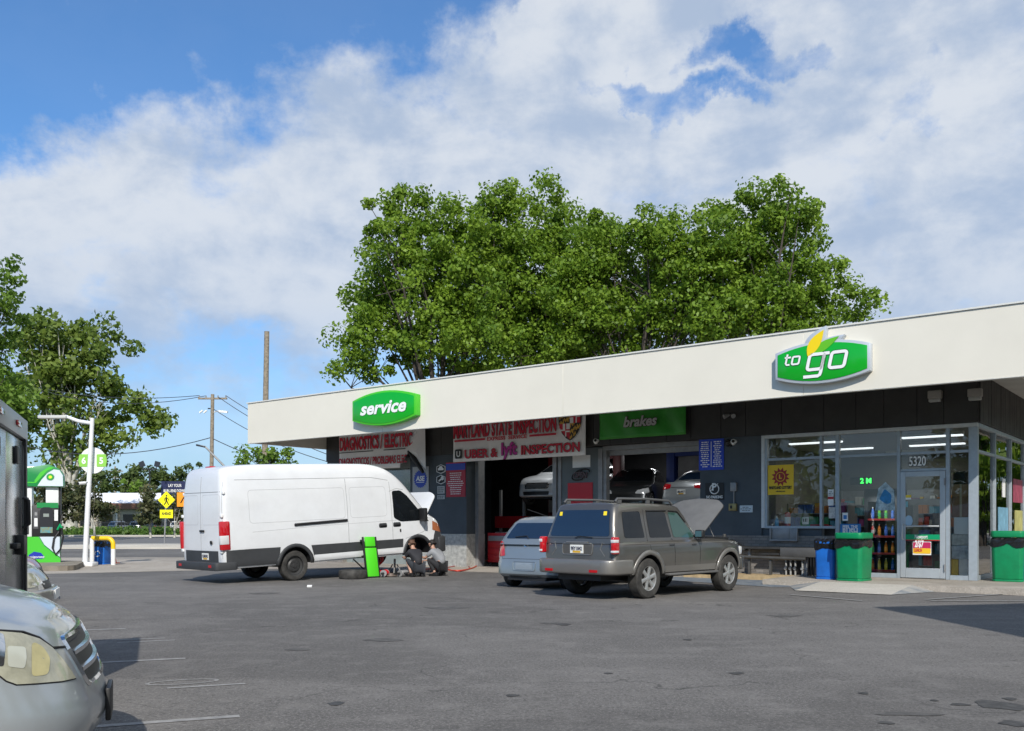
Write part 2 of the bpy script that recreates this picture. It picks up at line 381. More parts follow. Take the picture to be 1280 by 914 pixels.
zo = zr.build('stencilled_number', M_LINE); zo['kind'] = 'structure'
q = [G(1010,748.5), G(1145,750), G(1400,742), G(1400,743.8), G(1145,752), G(1010,750.5)]
# white hatch lines beside the ramp
for a, b in (((1160,750.5),(1330,738)), ((1165,752),(1400,752.5)), ((985,744),(1075,752))):
    A, B = G(*a), G(*b); d = (B-A).normalized(); nn_ = Vector((-d.y, d.x, 0))*.09
    sheet('parking_line', [(p.x, p.y) for p in (A, B, B+nn_, A+nn_)], .012, M_LINE)
rs_ = random.Random(9)
M_OIL = mat('oil_stained_asphalt', (.032,.030,.028), .6, var=.35, vs=9., var2=(.075,.071,.067)); M_TAR = mat('tar_patch', (.075,.071,.067), .85, var=.3, vs=7., var2=(.125,.118,.11))
for (px, py, w_, h_, m_) in ((1250,882,.16,.09,M_OIL),(1262,874,.05,.03,M_OIL),(1268,905,.09,.04,M_OIL),(1200,881,.07,.022,M_OIL),(1168,876,.03,.015,M_OIL),(1080,867,.04,.02,M_OIL),(1135,893,.22,.03,M_TAR),(1108,904,.05,.02,M_OIL),
    (690,779,.16,.06,M_TAR),(705,781,.10,.05,M_OIL),(480,800,.20,.07,M_TAR),(560,760,.35,.10,M_TAR),(860,800,.05,.03,M_OIL),(760,842,.04,.02,M_OIL),(372,812,.12,.05,M_TAR),(330,742,.3,.1,M_TAR),(640,870,.05,.025,M_OIL),(920,842,.07,.03,M_OIL),(980,770,.25,.08,M_TAR),(420,880,.06,.03,M_OIL)):
    c_ = G(px, py); n_ = 22; ph = rs_.uniform(0,6)
    sheet('oil_stain' if m_ is M_OIL else 'asphalt_patch', [(c_.x+w_*(1+.22*math.sin(3*a+ph)+rs_.uniform(-.14,.14))*math.cos(a), c_.y+h_*2.2*(1+.2*math.sin(2*a+ph)+rs_.uniform(-.14,.14))*math.sin(a)) for a in [2*math.pi*i/n_ for i in range(n_)]], .004, m_)
isl = MB().prism(rounded([(-30,26.4),(-12.5,26.4),(-13.9,30.2),(-30,31.6)], .8), .0, .15, 'z').build('pump_island', mat('island_conc', (.22,.19,.15), .9, var=.3, vs=2.)); isl['kind'] = 'structure'

# ---------------------------------------------------------------- trees
def leafmat(name, c, c2, tr=.45):
    m = bpy.data.materials.new(name); m.use_nodes = True; nt = m.node_tree; N = nt.nodes; L = nt.links
    b = N['Principled BSDF']; out = N['Material Output']; b.inputs['Roughness'].default_value = .5; b.inputs['Specular IOR Level'].default_value = .35
    at_ = N.new('ShaderNodeAttribute'); at_.attribute_name = 'leafmix'
    x = N.new('ShaderNodeMix'); x.data_type = 'RGBA'; L.new(at_.outputs['Fac'], x.inputs[0]); x.inputs[6].default_value = (*c, 1); x.inputs[7].default_value = (*c2, 1)
    L.new(x.outputs[2], b.inputs['Base Color'])
    t = N.new('ShaderNodeBsdfTranslucent'); L.new(x.outputs[2], t.inputs[0])
    mx = N.new('ShaderNodeMixShader'); mx.inputs[0].default_value = tr; L.new(b.outputs[0], mx.inputs[1]); L.new(t.outputs[0], mx.inputs[2]); L.new(mx.outputs[0], out.inputs[0])
    return m
def leaves(name, cen, rad, per, size, m, rng, parent, flat=.75, up=.35):
    K = len(cen); n = K*per
    c = np.repeat(cen, per, 0); r = np.repeat(rad, per)
    d = rng.normal(size=(n,3)); d /= np.linalg.norm(d, axis=1)[:,None]
    rr = r*np.power(rng.random(n), .45); p = c + d*rr[:,None]*np.array([1,1,flat])
    nm = rng.normal(size=(n,3))*.8 + d*.7; nm[:,2] += up; nm /= np.linalg.norm(nm, axis=1)[:,None]
    a = np.cross(nm, rng.normal(size=(n,3))); a /= np.linalg.norm(a, axis=1)[:,None]; b = np.cross(nm, a)
    s = size*(.6+.8*rng.random(n))[:,None]
    v = np.stack([p-a*s*.55, p-b*s*.36+nm*s*.08, p+a*s*.55, p+b*s*.36+nm*s*.08], 1).reshape(-1,3)
    me = bpy.data.meshes.new(name); me.vertices.add(4*n); me.vertices.foreach_set('co', v.ravel().astype(np.float32))
    me.loops.add(4*n); me.loops.foreach_set('vertex_index', np.arange(4*n, dtype=np.int32))
    me.polygons.add(n); me.polygons.foreach_set('loop_start', np.arange(0,4*n,4,dtype=np.int32)); me.polygons.foreach_set('loop_total', np.full(n,4,np.int32))
    me.update(calc_edges=True)
    at_ = me.attributes.new('leafmix', 'FLOAT', 'FACE'); cm = np.repeat(rng.random(K), per)
    at_.data.foreach_set('value', np.clip(.55*cm+.6*rng.random(n)-.1, 0, 1).astype(np.float32))
    return linkmesh(name, me, m, parent)
M_BARK = mat('bark', (.055,.045,.036), .95, var=.4, vs=6., bump=.6, bs=18.)
M_PALEBARK = mat('mottled_pale_bark', (.42,.40,.34), .9, var=.45, vs=2.2, var2=(.62,.60,.53), bump=.3)
def tree(name, label, cat, loc, lobes, lm, trunk_r=.3, fork=.3, per=90, dens=1., size=.2, rc=.9, seed=1, bark=None, group=None, limbs=26, bend=0., shell=.72):
    """lobes: (dx, dy, z, rx, ry, rz) ellipsoids that the crown fills with leaf clumps"""
    rng = np.random.default_rng(seed); t = thing(name, label, cat, loc, 0, group)
    cen = []
    for (dx,dy,z,rx,ry,rz) in lobes:
        k = max(4, int(dens*(rx*ry*rz)**(2/3)*4.2/(rc*rc)))
        d = rng.normal(size=(k,3)); d /= np.linalg.norm(d,axis=1)[:,None]
        r = np.where(rng.random(k) < shell, rng.uniform(.78,1.06,k), rng.uniform(.2,.8,k))
        d *= (1+.13*np.sin(d[:,0]*7+seed)+.10*np.sin(d[:,2]*9+seed*2))[:,None]
        cen.append(np.array([dx,dy,z]) + d*r[:,None]*np.array([rx,ry,rz]))
    cen = np.concatenate(cen); cen = cen[cen[:,2] > .8]
    rad = rc*rng.uniform(.45,1.2,len(cen))
    leaves('crown', cen, rad, per, size, lm, rng, t)
    top = max(c[2]+c[5]*.5 for c in lobes); zmin = min(c[2]-c[5] for c in lobes)
    tb = MB(); fz = top*fork; tb.tube([(0,0,-.1),(.02,0,fz*.25),(bend*.4,0,fz*.6),(bend,0,fz)], [trunk_r*1.35,trunk_r*1.05,trunk_r*.95,trunk_r*.85], 10)
    idx = rng.choice(len(cen), min(limbs, len(cen)), replace=False)
    for i in idx:
        e = Vector(cen[i]); s = Vector((bend,0,fz*rng.uniform(.75,1.02))); m1 = s.lerp(e,.4)+Vector((0,0,.12*(e-s).length*rng.uniform(-.4,1))); m2 = s.lerp(e,.75)+Vector(rng.normal(size=3)*.25)
        r0 = trunk_r*rng.uniform(.18,.34); tb.tube([s, m1, m2, e], [r0, r0*.6, r0*.35, r0*.1], 6)
        for _ in range(3):
            j = cen[rng.integers(len(cen))]; e2 = e.lerp(Vector(j), min(1, 2.2/max(.1,(Vector(j)-e).length))); tb.tube([m2, m2.lerp(e2,.5), e2], [r0*.22, r0*.14, .02], 5)
    tb.build('trunk', bark or M_BARK, t, smooth=60, fix=False)
    return t
LM_OAK = leafmat('oak_leaf', (.095,.185,.016), (.27,.40,.04))
LM_SYC = leafmat('sycamore_leaf', (.08,.14,.022), (.25,.33,.06))
LM_YEL = leafmat('yellow_green_leaf', (.09,.18,.02), (.22,.34,.05))
LM_MYR = leafmat('myrtle_leaf', (.06,.09,.035), (.17,.16,.07))
LM_FAR = leafmat('far_leaf', (.06,.10,.03), (.14,.19,.05))
LM_HEDGE = leafmat('hedge_leaf', (.05,.12,.02), (.16,.26,.05))
GT = 'big shade trees behind the service building'
def blob(px, py, wpx, hpx, d, base):        # an ellipsoid whose size is read off the photo at distance d
    p = at(px, py, d); k = d/FPX; return (p.x-base[0], random.uniform(-1.5,1.5), p.z, wpx*k, min(wpx,hpx)*k*.9, hpx*k)
def ptree(label, bpx, d, blobs, lm, **kw):
    base = ((bpx-640)/FPX*d, d, 0.); name = kw.pop('name', 'tree'); cat = kw.pop('cat', 'tree')
    return tree(name, label, cat, base, [blob(*b, d, base) for b in blobs], lm, **kw)
random.seed(4)
ptree('leftmost of the big green trees behind the building, above the green service sign', 548, 44, [(512,330,56,62),(548,395,84,66),(470,432,46,40),(500,278,38,32),(430,450,20,26),(540,345,60,60),(575,460,60,30),(460,380,36,50),(598,345,56,64),(575,278,34,28),(560,430,90,40)], LM_OAK, name='shade_tree', group=GT, trunk_r=.42, fork=.36, per=125, size=.175, rc=.78, dens=1.55, seed=3, limbs=24)
ptree('tall middle-left tree behind the building whose crown peaks above the inspection banner', 668, 47, [(646,318,56,64),(690,380,78,66),(640,262,34,26),(676,272,36,34),(655,420,80,44),(640,380,70,60),(620,300,44,50),(700,300,40,50),(680,460,90,26),(735,345,46,66),(720,420,70,40)], LM_OAK, name='shade_tree', group=GT, trunk_r=.4, fork=.36, per=125, size=.175, rc=.78, dens=1.55, seed=7, limbs=24)
ptree('tree with a flatter top between the two tallest crowns, above the green brakes banner', 800, 45, [(790,330,52,58),(775,392,66,50),(762,285,24,26),(840,345,50,62),(830,402,60,44),(790,430,80,34),(740,330,44,50),(860,370,50,60),(720,400,60,50),(812,300,34,30)], LM_OAK, name='shade_tree', group=GT, trunk_r=.38, fork=.36, per=125, size=.175, rc=.78, dens=1.55, seed=11, limbs=24)
ptree('rightmost of the big trees behind the building, tallest crown left of the leaf-topped sign', 945, 43, [(925,290,54,54),(945,350,80,60),(1015,345,42,64),(1000,275,28,30),(940,246,28,20),(890,330,44,64),(970,330,60,60),(900,390,70,46),(1000,400,70,34),(1075,385,26,16),(960,270,44,40),(1030,385,62,28),(940,400,90,34)], LM_OAK, name='shade_tree', group=GT, trunk_r=.42, fork=.36, per=125, size=.175, rc=.78, dens=1.55, seed=13, limbs=24)
# sycamore and friends on the left
ptree('sycamore with mottled pale trunk and open crown beyond the fuel pump', 86, 118, [(70,430,44,44),(112,420,40,36),(130,462,30,46),(95,465,40,40),(60,440,40,44),(62,500,54,54),(110,520,52,48),(160,530,36,34),(186,512,18,24),(30,470,36,44),(60,560,54,38)], LM_SYC, name='sycamore', trunk_r=1.0, fork=.22, per=95, size=.62, rc=2.3, seed=21, bark=M_PALEBARK, limbs=26, dens=.95)
ptree('bright yellow-green tree reaching in from the left edge above the box truck', -40, 62, [(-30,345,52,26),(-8,372,40,34),(-60,400,80,70),(-10,500,62,36),(10,530,50,34),(-40,470,60,50)], LM_YEL, name='tree', trunk_r=.5, per=90, size=.3, rc=1.2, seed=23, dens=1.2)
ptree('small leafy tree showing over the roof of the white van', 335, 62, [(322,568,22,10),(345,575,26,10),(362,582,20,9),(310,580,16,9),(335,592,40,14)], LM_YEL, name='tree', trunk_r=.16, fork=.4, per=60, size=.24, rc=.6, seed=25, limbs=14)
for i, (px, d, bl, lab) in enumerate(((118,88,[(112,618,14,16),(122,634,18,18),(104,630,16,18)],'bushy reddish crape myrtle beside the white light pole'),
      (72,92,[(66,615,24,26),(84,635,22,20),(60,640,20,18)],'crape myrtle seen behind the fuel pump'),
      (188,90,[(186,628,12,16),(196,642,16,14),(180,648,14,12)],'crape myrtle left of the yellow pedestrian sign'),
      (218,92,[(216,636,12,14),(222,646,16,12)],'crape myrtle between the yellow sign and the white van'))):
    ptree(lab, px, d, bl, LM_MYR, name='crape_myrtle', cat='tree', group='crape myrtles along the far sidewalk', trunk_r=.1, fork=.25, per=70, size=.34, rc=.75, seed=31+i, limbs=16, bark=M_PALEBARK)
for i, (px, d, bl, lm, lab) in enumerate(((150,230,[(140,600,26,16),(165,604,24,14)],LM_FAR,'far dark green tree behind the pale-roofed building'),
      (193,240,[(188,596,26,14),(210,600,22,16)],LM_FAR,'far tree behind the twin floodlight pole'),
      (164,210,[(160,606,14,8)],LM_YEL,'far yellowish tree just over the pale roof'),
      (246,235,[(240,598,24,16),(262,604,18,12)],LM_FAR,'far tree hidden partly by the white van'),
      (100,225,[(96,600,24,16),(120,608,18,12)],LM_FAR,'far tree behind the white light pole'))):
    ptree(lab, px, d, bl, lm, name='tree', group='far trees across the street', trunk_r=.35, fork=.3, per=60, size=.75, rc=1.6, seed=41+i, limbs=8)
def stuff(name, x0, x1, y0, y1, z0, z1, n, size, lm, seed, label):
    rng = np.random.default_rng(seed); K = n//30
    cen = np.stack([rng.uniform(x0,x1,K), rng.uniform(y0,y1,K), rng.uniform(z0,z1,K)], 1)
    o = leaves(name, cen, np.full(K, size*2.5), 30, size, lm, rng, None); o['kind'] = 'stuff'; return tag(o, label)
stuff('ground_cover', -95, -12, 104, 116, .05, .55, 26000, .34, LM_HEDGE, 51, 'low green ground cover along the far sidewalk')
stuff('distant_woods', -260, 60, 330, 380, 1, 10, 16000, 1.9, LM_FAR, 52, 'dark distant line of trees at the horizon')
# ---------------------------------------------------------------- the service building
M_DARK = mat('charcoal_siding', (.034,.032,.030), .6, var=.18, vs=2.)
M_SLATE = mat('slate_painted_block', (.060,.074,.086), .65, var=.16, vs=1.2, bump=.25, bs=30.)
M_CREAM = mat('cream_fascia_panel', (.715,.675,.575), .5, var=.035, vs=.7)
M_CREAM2 = mat('cream_cap_trim', (.66,.65,.60), .45)
M_FRAME = mat('grey_aluminium_frame', (.36,.41,.45), .42, .25, var=.10, vs=8.)
M_FRAMEL = mat('pale_aluminium_frame', (.56,.58,.58), .45, .15, var=.1, vs=6.)
M_SOFFIT = mat('soffit_metal', (.42,.41,.39), .6, var=.1, vs=2.)
M_BLACK = mat('black_plastic', (.012,.012,.013), .5)
M_WHITE = mat('white_paint', (.80,.80,.78), .5, var=.05, vs=3.)
M_OFFW = mat('offwhite_wall', (.55,.53,.48), .8, var=.08, vs=1.)
M_GLASS = glass('shop_glass', (.89,.90,.88), .62)
M_RED = mat('red_paint', (.45,.015,.02), .4, var=.1, vs=4.)
M_GREY = mat('grey_metal', (.28,.28,.28), .5, .3, var=.15, vs=5.)
M_TREAD = mat('galvanised_tread_plate', (.46,.46,.43), .5, .35, var=.35, vs=9., bump=1., bs=55.)
def brickmat(name, c, mortar, sc=1.):
    m = mat(name, c, .85); nt = m.node_tree; N = nt.nodes; L = nt.links; b = N['Principled BSDF']
    tc = N.new('ShaderNodeTexCoord'); mp = N.new('ShaderNodeMapping'); mp.inputs['Rotation'].default_value = (R(90), 0, 0); L.new(tc.outputs['Object'], mp.inputs[0])
    t = N.new('ShaderNodeTexBrick'); t.inputs['Scale'].default_value = 1.; t.inputs['Brick Width'].default_value = .21*sc; t.inputs['Row Height'].default_value = .072*sc; t.inputs['Mortar Size'].default_value = .007
    t.inputs['Color1'].default_value = (*c, 1); t.inputs['Color2'].default_value = (*[x*.78 for x in c], 1); t.inputs['Mortar'].default_value = (*mortar, 1)
    L.new(mp.outputs[0], t.inputs['Vector'])
    n = N.new('ShaderNodeTexNoise'); n.inputs['Scale'].default_value = 3; n.inputs['Detail'].default_value = 8; L.new(tc.outputs['Object'], n.inputs['Vector'])
    x = N.new('ShaderNodeMix'); x.data_type = 'RGBA'; x.blend_type = 'MULTIPLY'; x.inputs[0].default_value = .6; L.new(t.outputs['Color'], x.inputs[6]); L.new(n.outputs[0], x.inputs[7]); L.new(x.outputs[2], b.inputs['Base Color'])
    u = N.new('ShaderNodeBump'); u.inputs['Strength'].default_value = .6; u.inputs['Distance'].default_value = .012; u.invert = True; L.new(t.outputs['Fac'], u.inputs['Height']); L.new(u.outputs[0], b.inputs['Normal'])
    return m
M_BRICK = brickmat('grey_brick', (.33,.305,.28), (.20,.19,.175))
BLD = thing('service_building', 'long flat-roofed petrol station shop and garage with cream fascia and charcoal siding', 'building', BC, BRZ)
XL = -21.1; XR1 = -6.56; XW = -4.89; XREC = -14.56
def bx(name, m, *a, bevel=0.):
    mb = MB()
    for b in a: mb.box(*b)
    return mb.build(name, m, BLD, bevel=bevel)
# block walls
bx('block_wall', M_SLATE, (-17.0,0,1.03,XREC,.9,3.55)); bx('block_wall', M_SLATE, (XL,0,1.03,-20.3,.5,3.55))
bx('tread_plate_base', M_TREAD, (-17.0,-.004,0,XREC+.004,.9,1.03))
bx('lower_wall', M_BRICK, (XL,0,0,-20.3,.5,1.03))
bx('block_wall', M_SLATE, (XR1,0,1.06,XW,.9,3.55)); bx('block_wall', M_SLATE, (XW,0.06,1.06,-3.41,.25,1.25))
bx('brick_base', M_BRICK, (XR1,-.012,0,-3.05,.25,1.06))
bx('block_wall', mat('pale_slate_block', (.14,.165,.175), .7, var=.12, vs=1.5), (-11.43,.5,0,-9.81,.8,3.55))
bx('rear_wall', M_SLATE, (XL,12.0,0,0,12.2,4.6)); bx('end_wall', M_SLATE, (XL,.5,0,XL+.2,12,4.55))
bx('end_wall', M_SLATE, (-.2,7.9,1.1,0,12,3.55))
bx('brick_base', M_BRICK, (-.2,7.9,0,.01,12,1.1))
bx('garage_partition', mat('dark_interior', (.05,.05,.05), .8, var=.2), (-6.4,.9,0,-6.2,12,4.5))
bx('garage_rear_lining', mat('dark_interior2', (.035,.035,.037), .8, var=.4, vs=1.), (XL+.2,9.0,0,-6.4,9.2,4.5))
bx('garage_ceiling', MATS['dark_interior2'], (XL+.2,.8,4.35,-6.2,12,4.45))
bx('garage_floor', mat('oily_floor', (.10,.095,.09), .5, var=.4, vs=1.5), (XL+.2,.5,-.05,XR1,12,.012))
# vertical siding: boards with shadow gaps, on the front and on the right side
def siding(x0, x1, z0, z1, axis, rng, w0=.55, w1=1.1):
    mb = MB(); a = x0
    while a < x1-.01:
        b = min(x1, a+rng.uniform(w0,w1)); dd = rng.uniform(.0,.006)
        if axis == 'y': mb.box(a+.008,-.05-dd,z0,b-.008,.25,z1)
        else: mb.box(-.25,a+.008,z0,.05+dd,b-.008,z1)
        a = b
    if axis == 'y': mb.box(x0,-.035,z0+.003,x1,.24,z1)
    else: mb.box(-.24,x0,z0+.003,.035,x1,z1)
    return mb.build('siding', M_DARK, BLD)
rs = random.Random(5)
siding(XL, 0.02, 3.553, 4.6, 'y', rs)
siding(0.02, 12.2, 3.553, 4.6, 'x', rs, .26, .30)
# bay frames
bx('door_frame', M_GREY, (XREC,.42,0,XREC+.13,.72,3.5), (-11.56,.42,0,-11.43,.6,3.5), (-11.39,.46,0,-11.28,.6,3.5), (XREC,.44,3.42,-11.43,.7,3.55))
bx('door_frame', M_GREY, (-9.95,.40,0,-9.81,.72,3.5), (-9.81,.44,0,-9.70,.6,3.5), (-9.81,.42,3.44,XR1,.7,3.56), (-9.7,.6,3.30,XR1,.7,3.44))
# left bay: a sectional door, glazed
D3 = bx('garage_door', mat('grey_green_door', (.23,.26,.25), .5, var=.12), (-20.3,.2,0,-19.95,.32,3.55), (-20.3,.2,3.2,-17,.32,3.55), (-20.0,.2,0,-17,.30,.9), (-19.95,.2,.9,-19.85,.3,3.2), (-18.62,.2,.9,-18.5,.3,3.2), (-17.12,.2,.9,-17,.3,3.2), (-19.9,.21,1.98,-17,.29,2.06))
MB().box(-19.85,.24,.9,-17.1,.26,3.2).build('door_glass', glass('dusty_glass', (.5,.56,.53), 2.2, .12), D3)
# roof, fascia, soffit
bx('roof', mat('roof_membrane', (.5,.49,.46), .9, var=.2), (XL-.05,-3.15,4.95,1.35,12.3,5.2))
bx('soffit', M_SOFFIT, (XL-.0,-3.15,4.6,1.35,.0,4.66), (.01,.003,4.6,1.35,12.2,4.66), *[(XL, -3.1+.3*i, 4.585, 1.33, -3.09+.3*i, 4.6) for i in range(10)])
fa = MB(); xs = [XL-.1,-14.9,-8.6,-2.6,1.45]
for a, b in zip(xs[:-1], xs[1:]): fa.box(a+.0008,-3.3,4.0,b-.0008,-3.15,5.30)
fa.box(XL-.1,-3.15,4.0,XL+.02,12.3,5.30); fa.box(1.33,-3.15,4.0,1.45,12.3,5.30); fa.box(XL-.1,12.3,4.5,1.45,12.4,5.3)
fa.build('fascia', M_CREAM, BLD, bevel=.004, seg=1)
bx('fascia_cap', M_CREAM2, (XL-.13,-3.33,5.302,1.48,-3.1,5.335), (XL-.13,-3.1,5.302,XL+.05,12.4,5.335), (1.3,-3.1,5.302,1.48,12.4,5.335), (XL-.1,-3.31,3.985,1.45,-3.17,3.998))
# shopfront
FZ0, FZ1, FT = .12, 3.545, 2.94
ST = thing  # alias kept short
fr = MB(); fw = .035
def vbar(x, z0, z1, w=.06, y0=0., y1=.13): fr.box(x-w/2, y0, z0, x+w/2, y1, z1)
fr2 = MB(); fr2.box(XW-.005,-.012,1.25,XW+.085,.13,FZ1); fr2.box(XW+.085,-.012,3.46,-.002,.128,FZ1); fr2.build('window_frame', M_FRAMEL, BLD, bevel=.004, seg=1)
vbar(-3.41, 1.25, 3.457); vbar(-3.02, FZ0, 3.457, .09); vbar(-1.635, FZ0, 3.457, .07); vbar(-.60, FZ0, 3.457, .08); vbar(-.09, FZ0, 3.457, .18)
vbar(XW+.115, 1.28, 3.457, .055)
HB = lambda x0, x1, z, h=.06, y0=.012: fr.box(x0, y0, z-h/2, x1, .118, z+h/2)
HB(XW+.145,-3.442,FT); HB(-3.378,-3.067,FT); HB(-2.973,-1.672,FT); HB(-1.598,-.642,FT); HB(-.558,-.182,FT)
HB(XW+.085,-3.067,1.27,.06,-.02); HB(-2.973,-1.672,.17,.1); HB(-.558,-.182,.17,.1); HB(-1.598,-.642,2.56,.06)
fr.build('window_frame', M_FRAME, BLD, bevel=.004, seg=1)
sf = MB()
ys = [.13, 1.95, 3.9, 5.85, 7.8]
for y in ys[1:]: sf.box(-.12,y-.04,FZ0,.0,y+.04,3.457)
for a, b in zip(ys[:-1], ys[1:]):
    a2 = a+.002 if a == .13 else a+.042
    sf.box(-.11,a2,FT-.03,-.01,b-.042,FT+.03); sf.box(-.11,a2,.12,-.01,b-.042,.22)
sf.box(-.13,.132,3.46,.01,7.84,FZ1)
sf.build('window_frame', M_FRAME, BLD, bevel=.004, seg=1)
def pane(x0, x1, z0, z1, y=.065, par=BLD, m=None): return MB().box(x0,y-.004,z0,x1,y+.004,z1).build('window_pane', m or M_GLASS, par)
pane(XW+.14,-3.44,1.3,2.91); pane(XW+.14,-3.44,2.97,3.46); pane(-3.38,-3.07,1.3,2.91); pane(-3.38,-3.07,2.97,3.46)
pane(-2.97,-1.67,.22,2.91); pane(-2.97,-1.67,2.97,3.46); pane(-1.6,-.64,2.59,2.91); pane(-1.6,-.64,2.97,3.46); pane(-.56,-.18,.22,2.91); pane(-.56,-.18,2.97,3.46)
for a, b in zip(ys[:-1], ys[1:]):
    MB().box(-.064,a+.04,.22,-.056,b-.04,2.91).build('window_pane', M_GLASS, BLD); MB().box(-.064,a+.04,2.97,-.056,b-.04,3.46).build('window_pane', M_GLASS, BLD)
# the shop door
dr = MB(); dr.box(-1.595,-.01,.14,-1.48,.045,2.525); dr.box(-.76,-.01,.14,-.645,.045,2.525); dr.box(-1.48,-.01,2.41,-.76,.045,2.525); dr.box(-1.48,-.01,.14,-.76,.045,.36)
DOOR = dr.build('shop_door', mat('door_aluminium', (.42,.46,.49), .4, .3, var=.08), BLD, bevel=.005, seg=1)
MB().box(-1.48,.012,.36,-.76,.02,2.41).build('door_glass', glass('door_glass_m', (.80,.82,.81), .8), DOOR)
hb = MB(); hb.tube([(-1.53,-.02,1.35),(-1.53,-.09,1.33),(-1.53,-.10,1.2),(-1.53,-.09,1.02),(-1.53,-.02,1.0)], .014); hb.build('door_handle', M_FRAMEL, DOOR, smooth=60)
hb = MB(); hb.cyl((-1.47,-.03,1.3),(-.77,-.03,1.3),.016); hb.build('push_bar', M_FRAMEL, DOOR, smooth=60)
[MB().cyl((-.655,-.03,z),(-.655,-.03,z+.16),.016).build('hinge', M_GREY, DOOR, smooth=60) for z in (.3,2.2)]
# drive-up tray under the first window
tr = MB(); tr.box(-4.65,-.10,.93,-3.95,-.015,.97); tr.box(-4.65,-.09,.97,-4.62,-.015,1.24); tr.box(-3.98,-.09,.97,-3.95,-.015,1.24); tr.box(-4.2,-.05,.97,-4.17,-.015,1.24); tr.box(-4.62,-.03,.97,-3.98,-.016,1.24); tr.build('deal_tray', M_GREY, BLD, bevel=.004)
# inside the shop
bx('shop_floor', mat('shop_tiles', (.32,.30,.27), .35, var=.12, vs=2.), (-6.2,.13,-.02,-.13,12,.122))
bx('shop_ceiling', mat('ceiling_tiles', (.34,.34,.33), .9), (-6.2,.25,3.6,-.25,12,3.66))
bx('shop_rear_lining', mat('shop_wall', (.15,.145,.135), .8, var=.1), (-6.2,9.0,.12,-.2,9.1,3.6), (-6.2,.3,.12,-6.1,9,3.6))
M_TUBE = emis('fluorescent_tube', (.9,.95,1.0), 1.3)
lg = []
for i, (x, y) in enumerate([(-4.4,2.4),(-1.5,2.4),(-4.4,5.0),(-2.0,5.0),(-3.4,7.8)]):
    t = thing('ceiling_light', ['front-left strip light on the shop ceiling, over the lottery window','strip light on the shop ceiling just inside the door','middle-left strip light on the shop ceiling','middle-right strip light on the shop ceiling','rearmost strip light on the shop ceiling'][i], 'ceiling light', bw(x, y, 3.52), BRZ, 'fluorescent lights on the shop ceiling')
    MB().box(-.72,-.10,.0,.72,.10,.078).build('housing', M_WHITE, t); tb = MB(); tb.cyl((-.7,-.05,-.02),(.7,-.05,-.02),.02); tb.cyl((-.7,.05,-.02),(.7,.05,-.02),.02); tb.build('tube', M_TUBE, t); al = bpy.data.lights.new('strip_lamp', 'AREA'); al.shape = 'RECTANGLE'; al.size = 1.4; al.size_y = .15; al.energy = 14; al.color = (.95,.98,1); ao = bpy.data.objects.new('strip_lamp', al); COL.objects.link(ao); ao.parent = t; ao.location = (0,0,-.05)
def bthing(name, label, cat, x, y, z, group=None): return thing(name, label, cat, bw(x, y, z), BRZ, group)
rr = random.Random(8)
PROD = [mat('pack_'+str(i), c, .5) for i, c in enumerate([(.5,.05,.04),(.6,.42,.04),(.05,.12,.4),(.55,.55,.52),(.05,.3,.12),(.6,.2,.03),(.25,.05,.2),(.12,.35,.45)])]
def gondola(x, y, w, h, lab, deep=.5):
    t = bthing('display_shelf', lab, 'shelf', x, y, .122)
    f = MB(); f.box(0,-.02,0,w,.02,h); nsh = int(h/.34)
    for i in range(nsh): f.box(0,-deep,.12+i*.34,w,0-.02,.14+i*.34)
    f.box(-.03,-deep,0,0,.02,h); f.box(w,-deep,0,w+.03,.02,h); f.build('shelf_frame', M_GREY, t)
    mb = MB()
    for i in range(nsh):
        a = .03
        while a < w-.12:
            ww = rr.uniform(.07,.16); hh = rr.uniform(.13,.27); mb.cur = rr.randrange(8)
            for k in range(rr.choice((1,2,2,3))):
                if a+ww > w: break
                mb.box(a,-deep+.03,.141+i*.34,a+ww-.01,-deep+.2,.141+i*.34+hh); a += ww
            a += rr.uniform(0,.05)
    o = mb.build('packets', PROD, t); o['kind'] = 'stuff'
gondola(-5.9,2.9,2.4,1.5,'stocked shelf standing behind the lottery poster window'); gondola(-4.7,1.75,1.5,1.75,'low stocked shelf right behind the narrow window pane'); gondola(-2.9,2.6,1.0,1.7,'narrow stocked shelf behind the drinks cooler'); gondola(-1.5,3.0,1.2,1.5,'stocked shelf seen through the shop door'); gondola(-2.9,4.2,2.3,1.9,'stocked shelf in the middle of the shop behind the big pane'); gondola(-5.8,8.8,5.2,2.3,'tall stocked shelf along the rear wall of the shop')
# counter clutter behind the first window
t = bthing('sales_counter', 'dark counter just inside the lottery window', 'counter', -5.0, .35, .122)
MB().box(0,0,0,1.9,.6,1.12).build('counter_body', mat('counter_lam', (.05,.045,.04), .4), t); MB().box(-.03,-.03,1.12,1.93,.63,1.16).build('counter_top', mat('counter_top_lam', (.10,.09,.08), .3), t)
def small(name, lab, cat, x, y, z, parts, group=None):
    t = bthing(name, lab, cat, x, y, z, group)
    for nm, m, fn in parts: mb = MB(); fn(mb); mb.build(nm, m, t, smooth=50)
    return t
small('spray_bottle', 'pale blue bottle in the left corner of the lottery window', 'bottle', -4.68,.45,1.282, [('bottle_body', mat('blue_liq', (.1,.4,.65), .3), lambda m: m.lathe([(0,0),(.05,0),(.05,.15),(.02,.19),(.02,.22)],14)), ('cap', M_WHITE, lambda m: m.cyl((0,0,.22),(0,0,.26),.024))])
small('canister', 'red and white canister beside the pale blue bottle in the window', 'canister', -4.42,.5,1.282, [('can_body', M_RED, lambda m: m.lathe([(0,0),(.07,0),(.07,.34),(.03,.36),(0,.36)],16)), ('label_band', M_WHITE, lambda m: m.lathe([(.072,.08),(.072,.24)],16))])
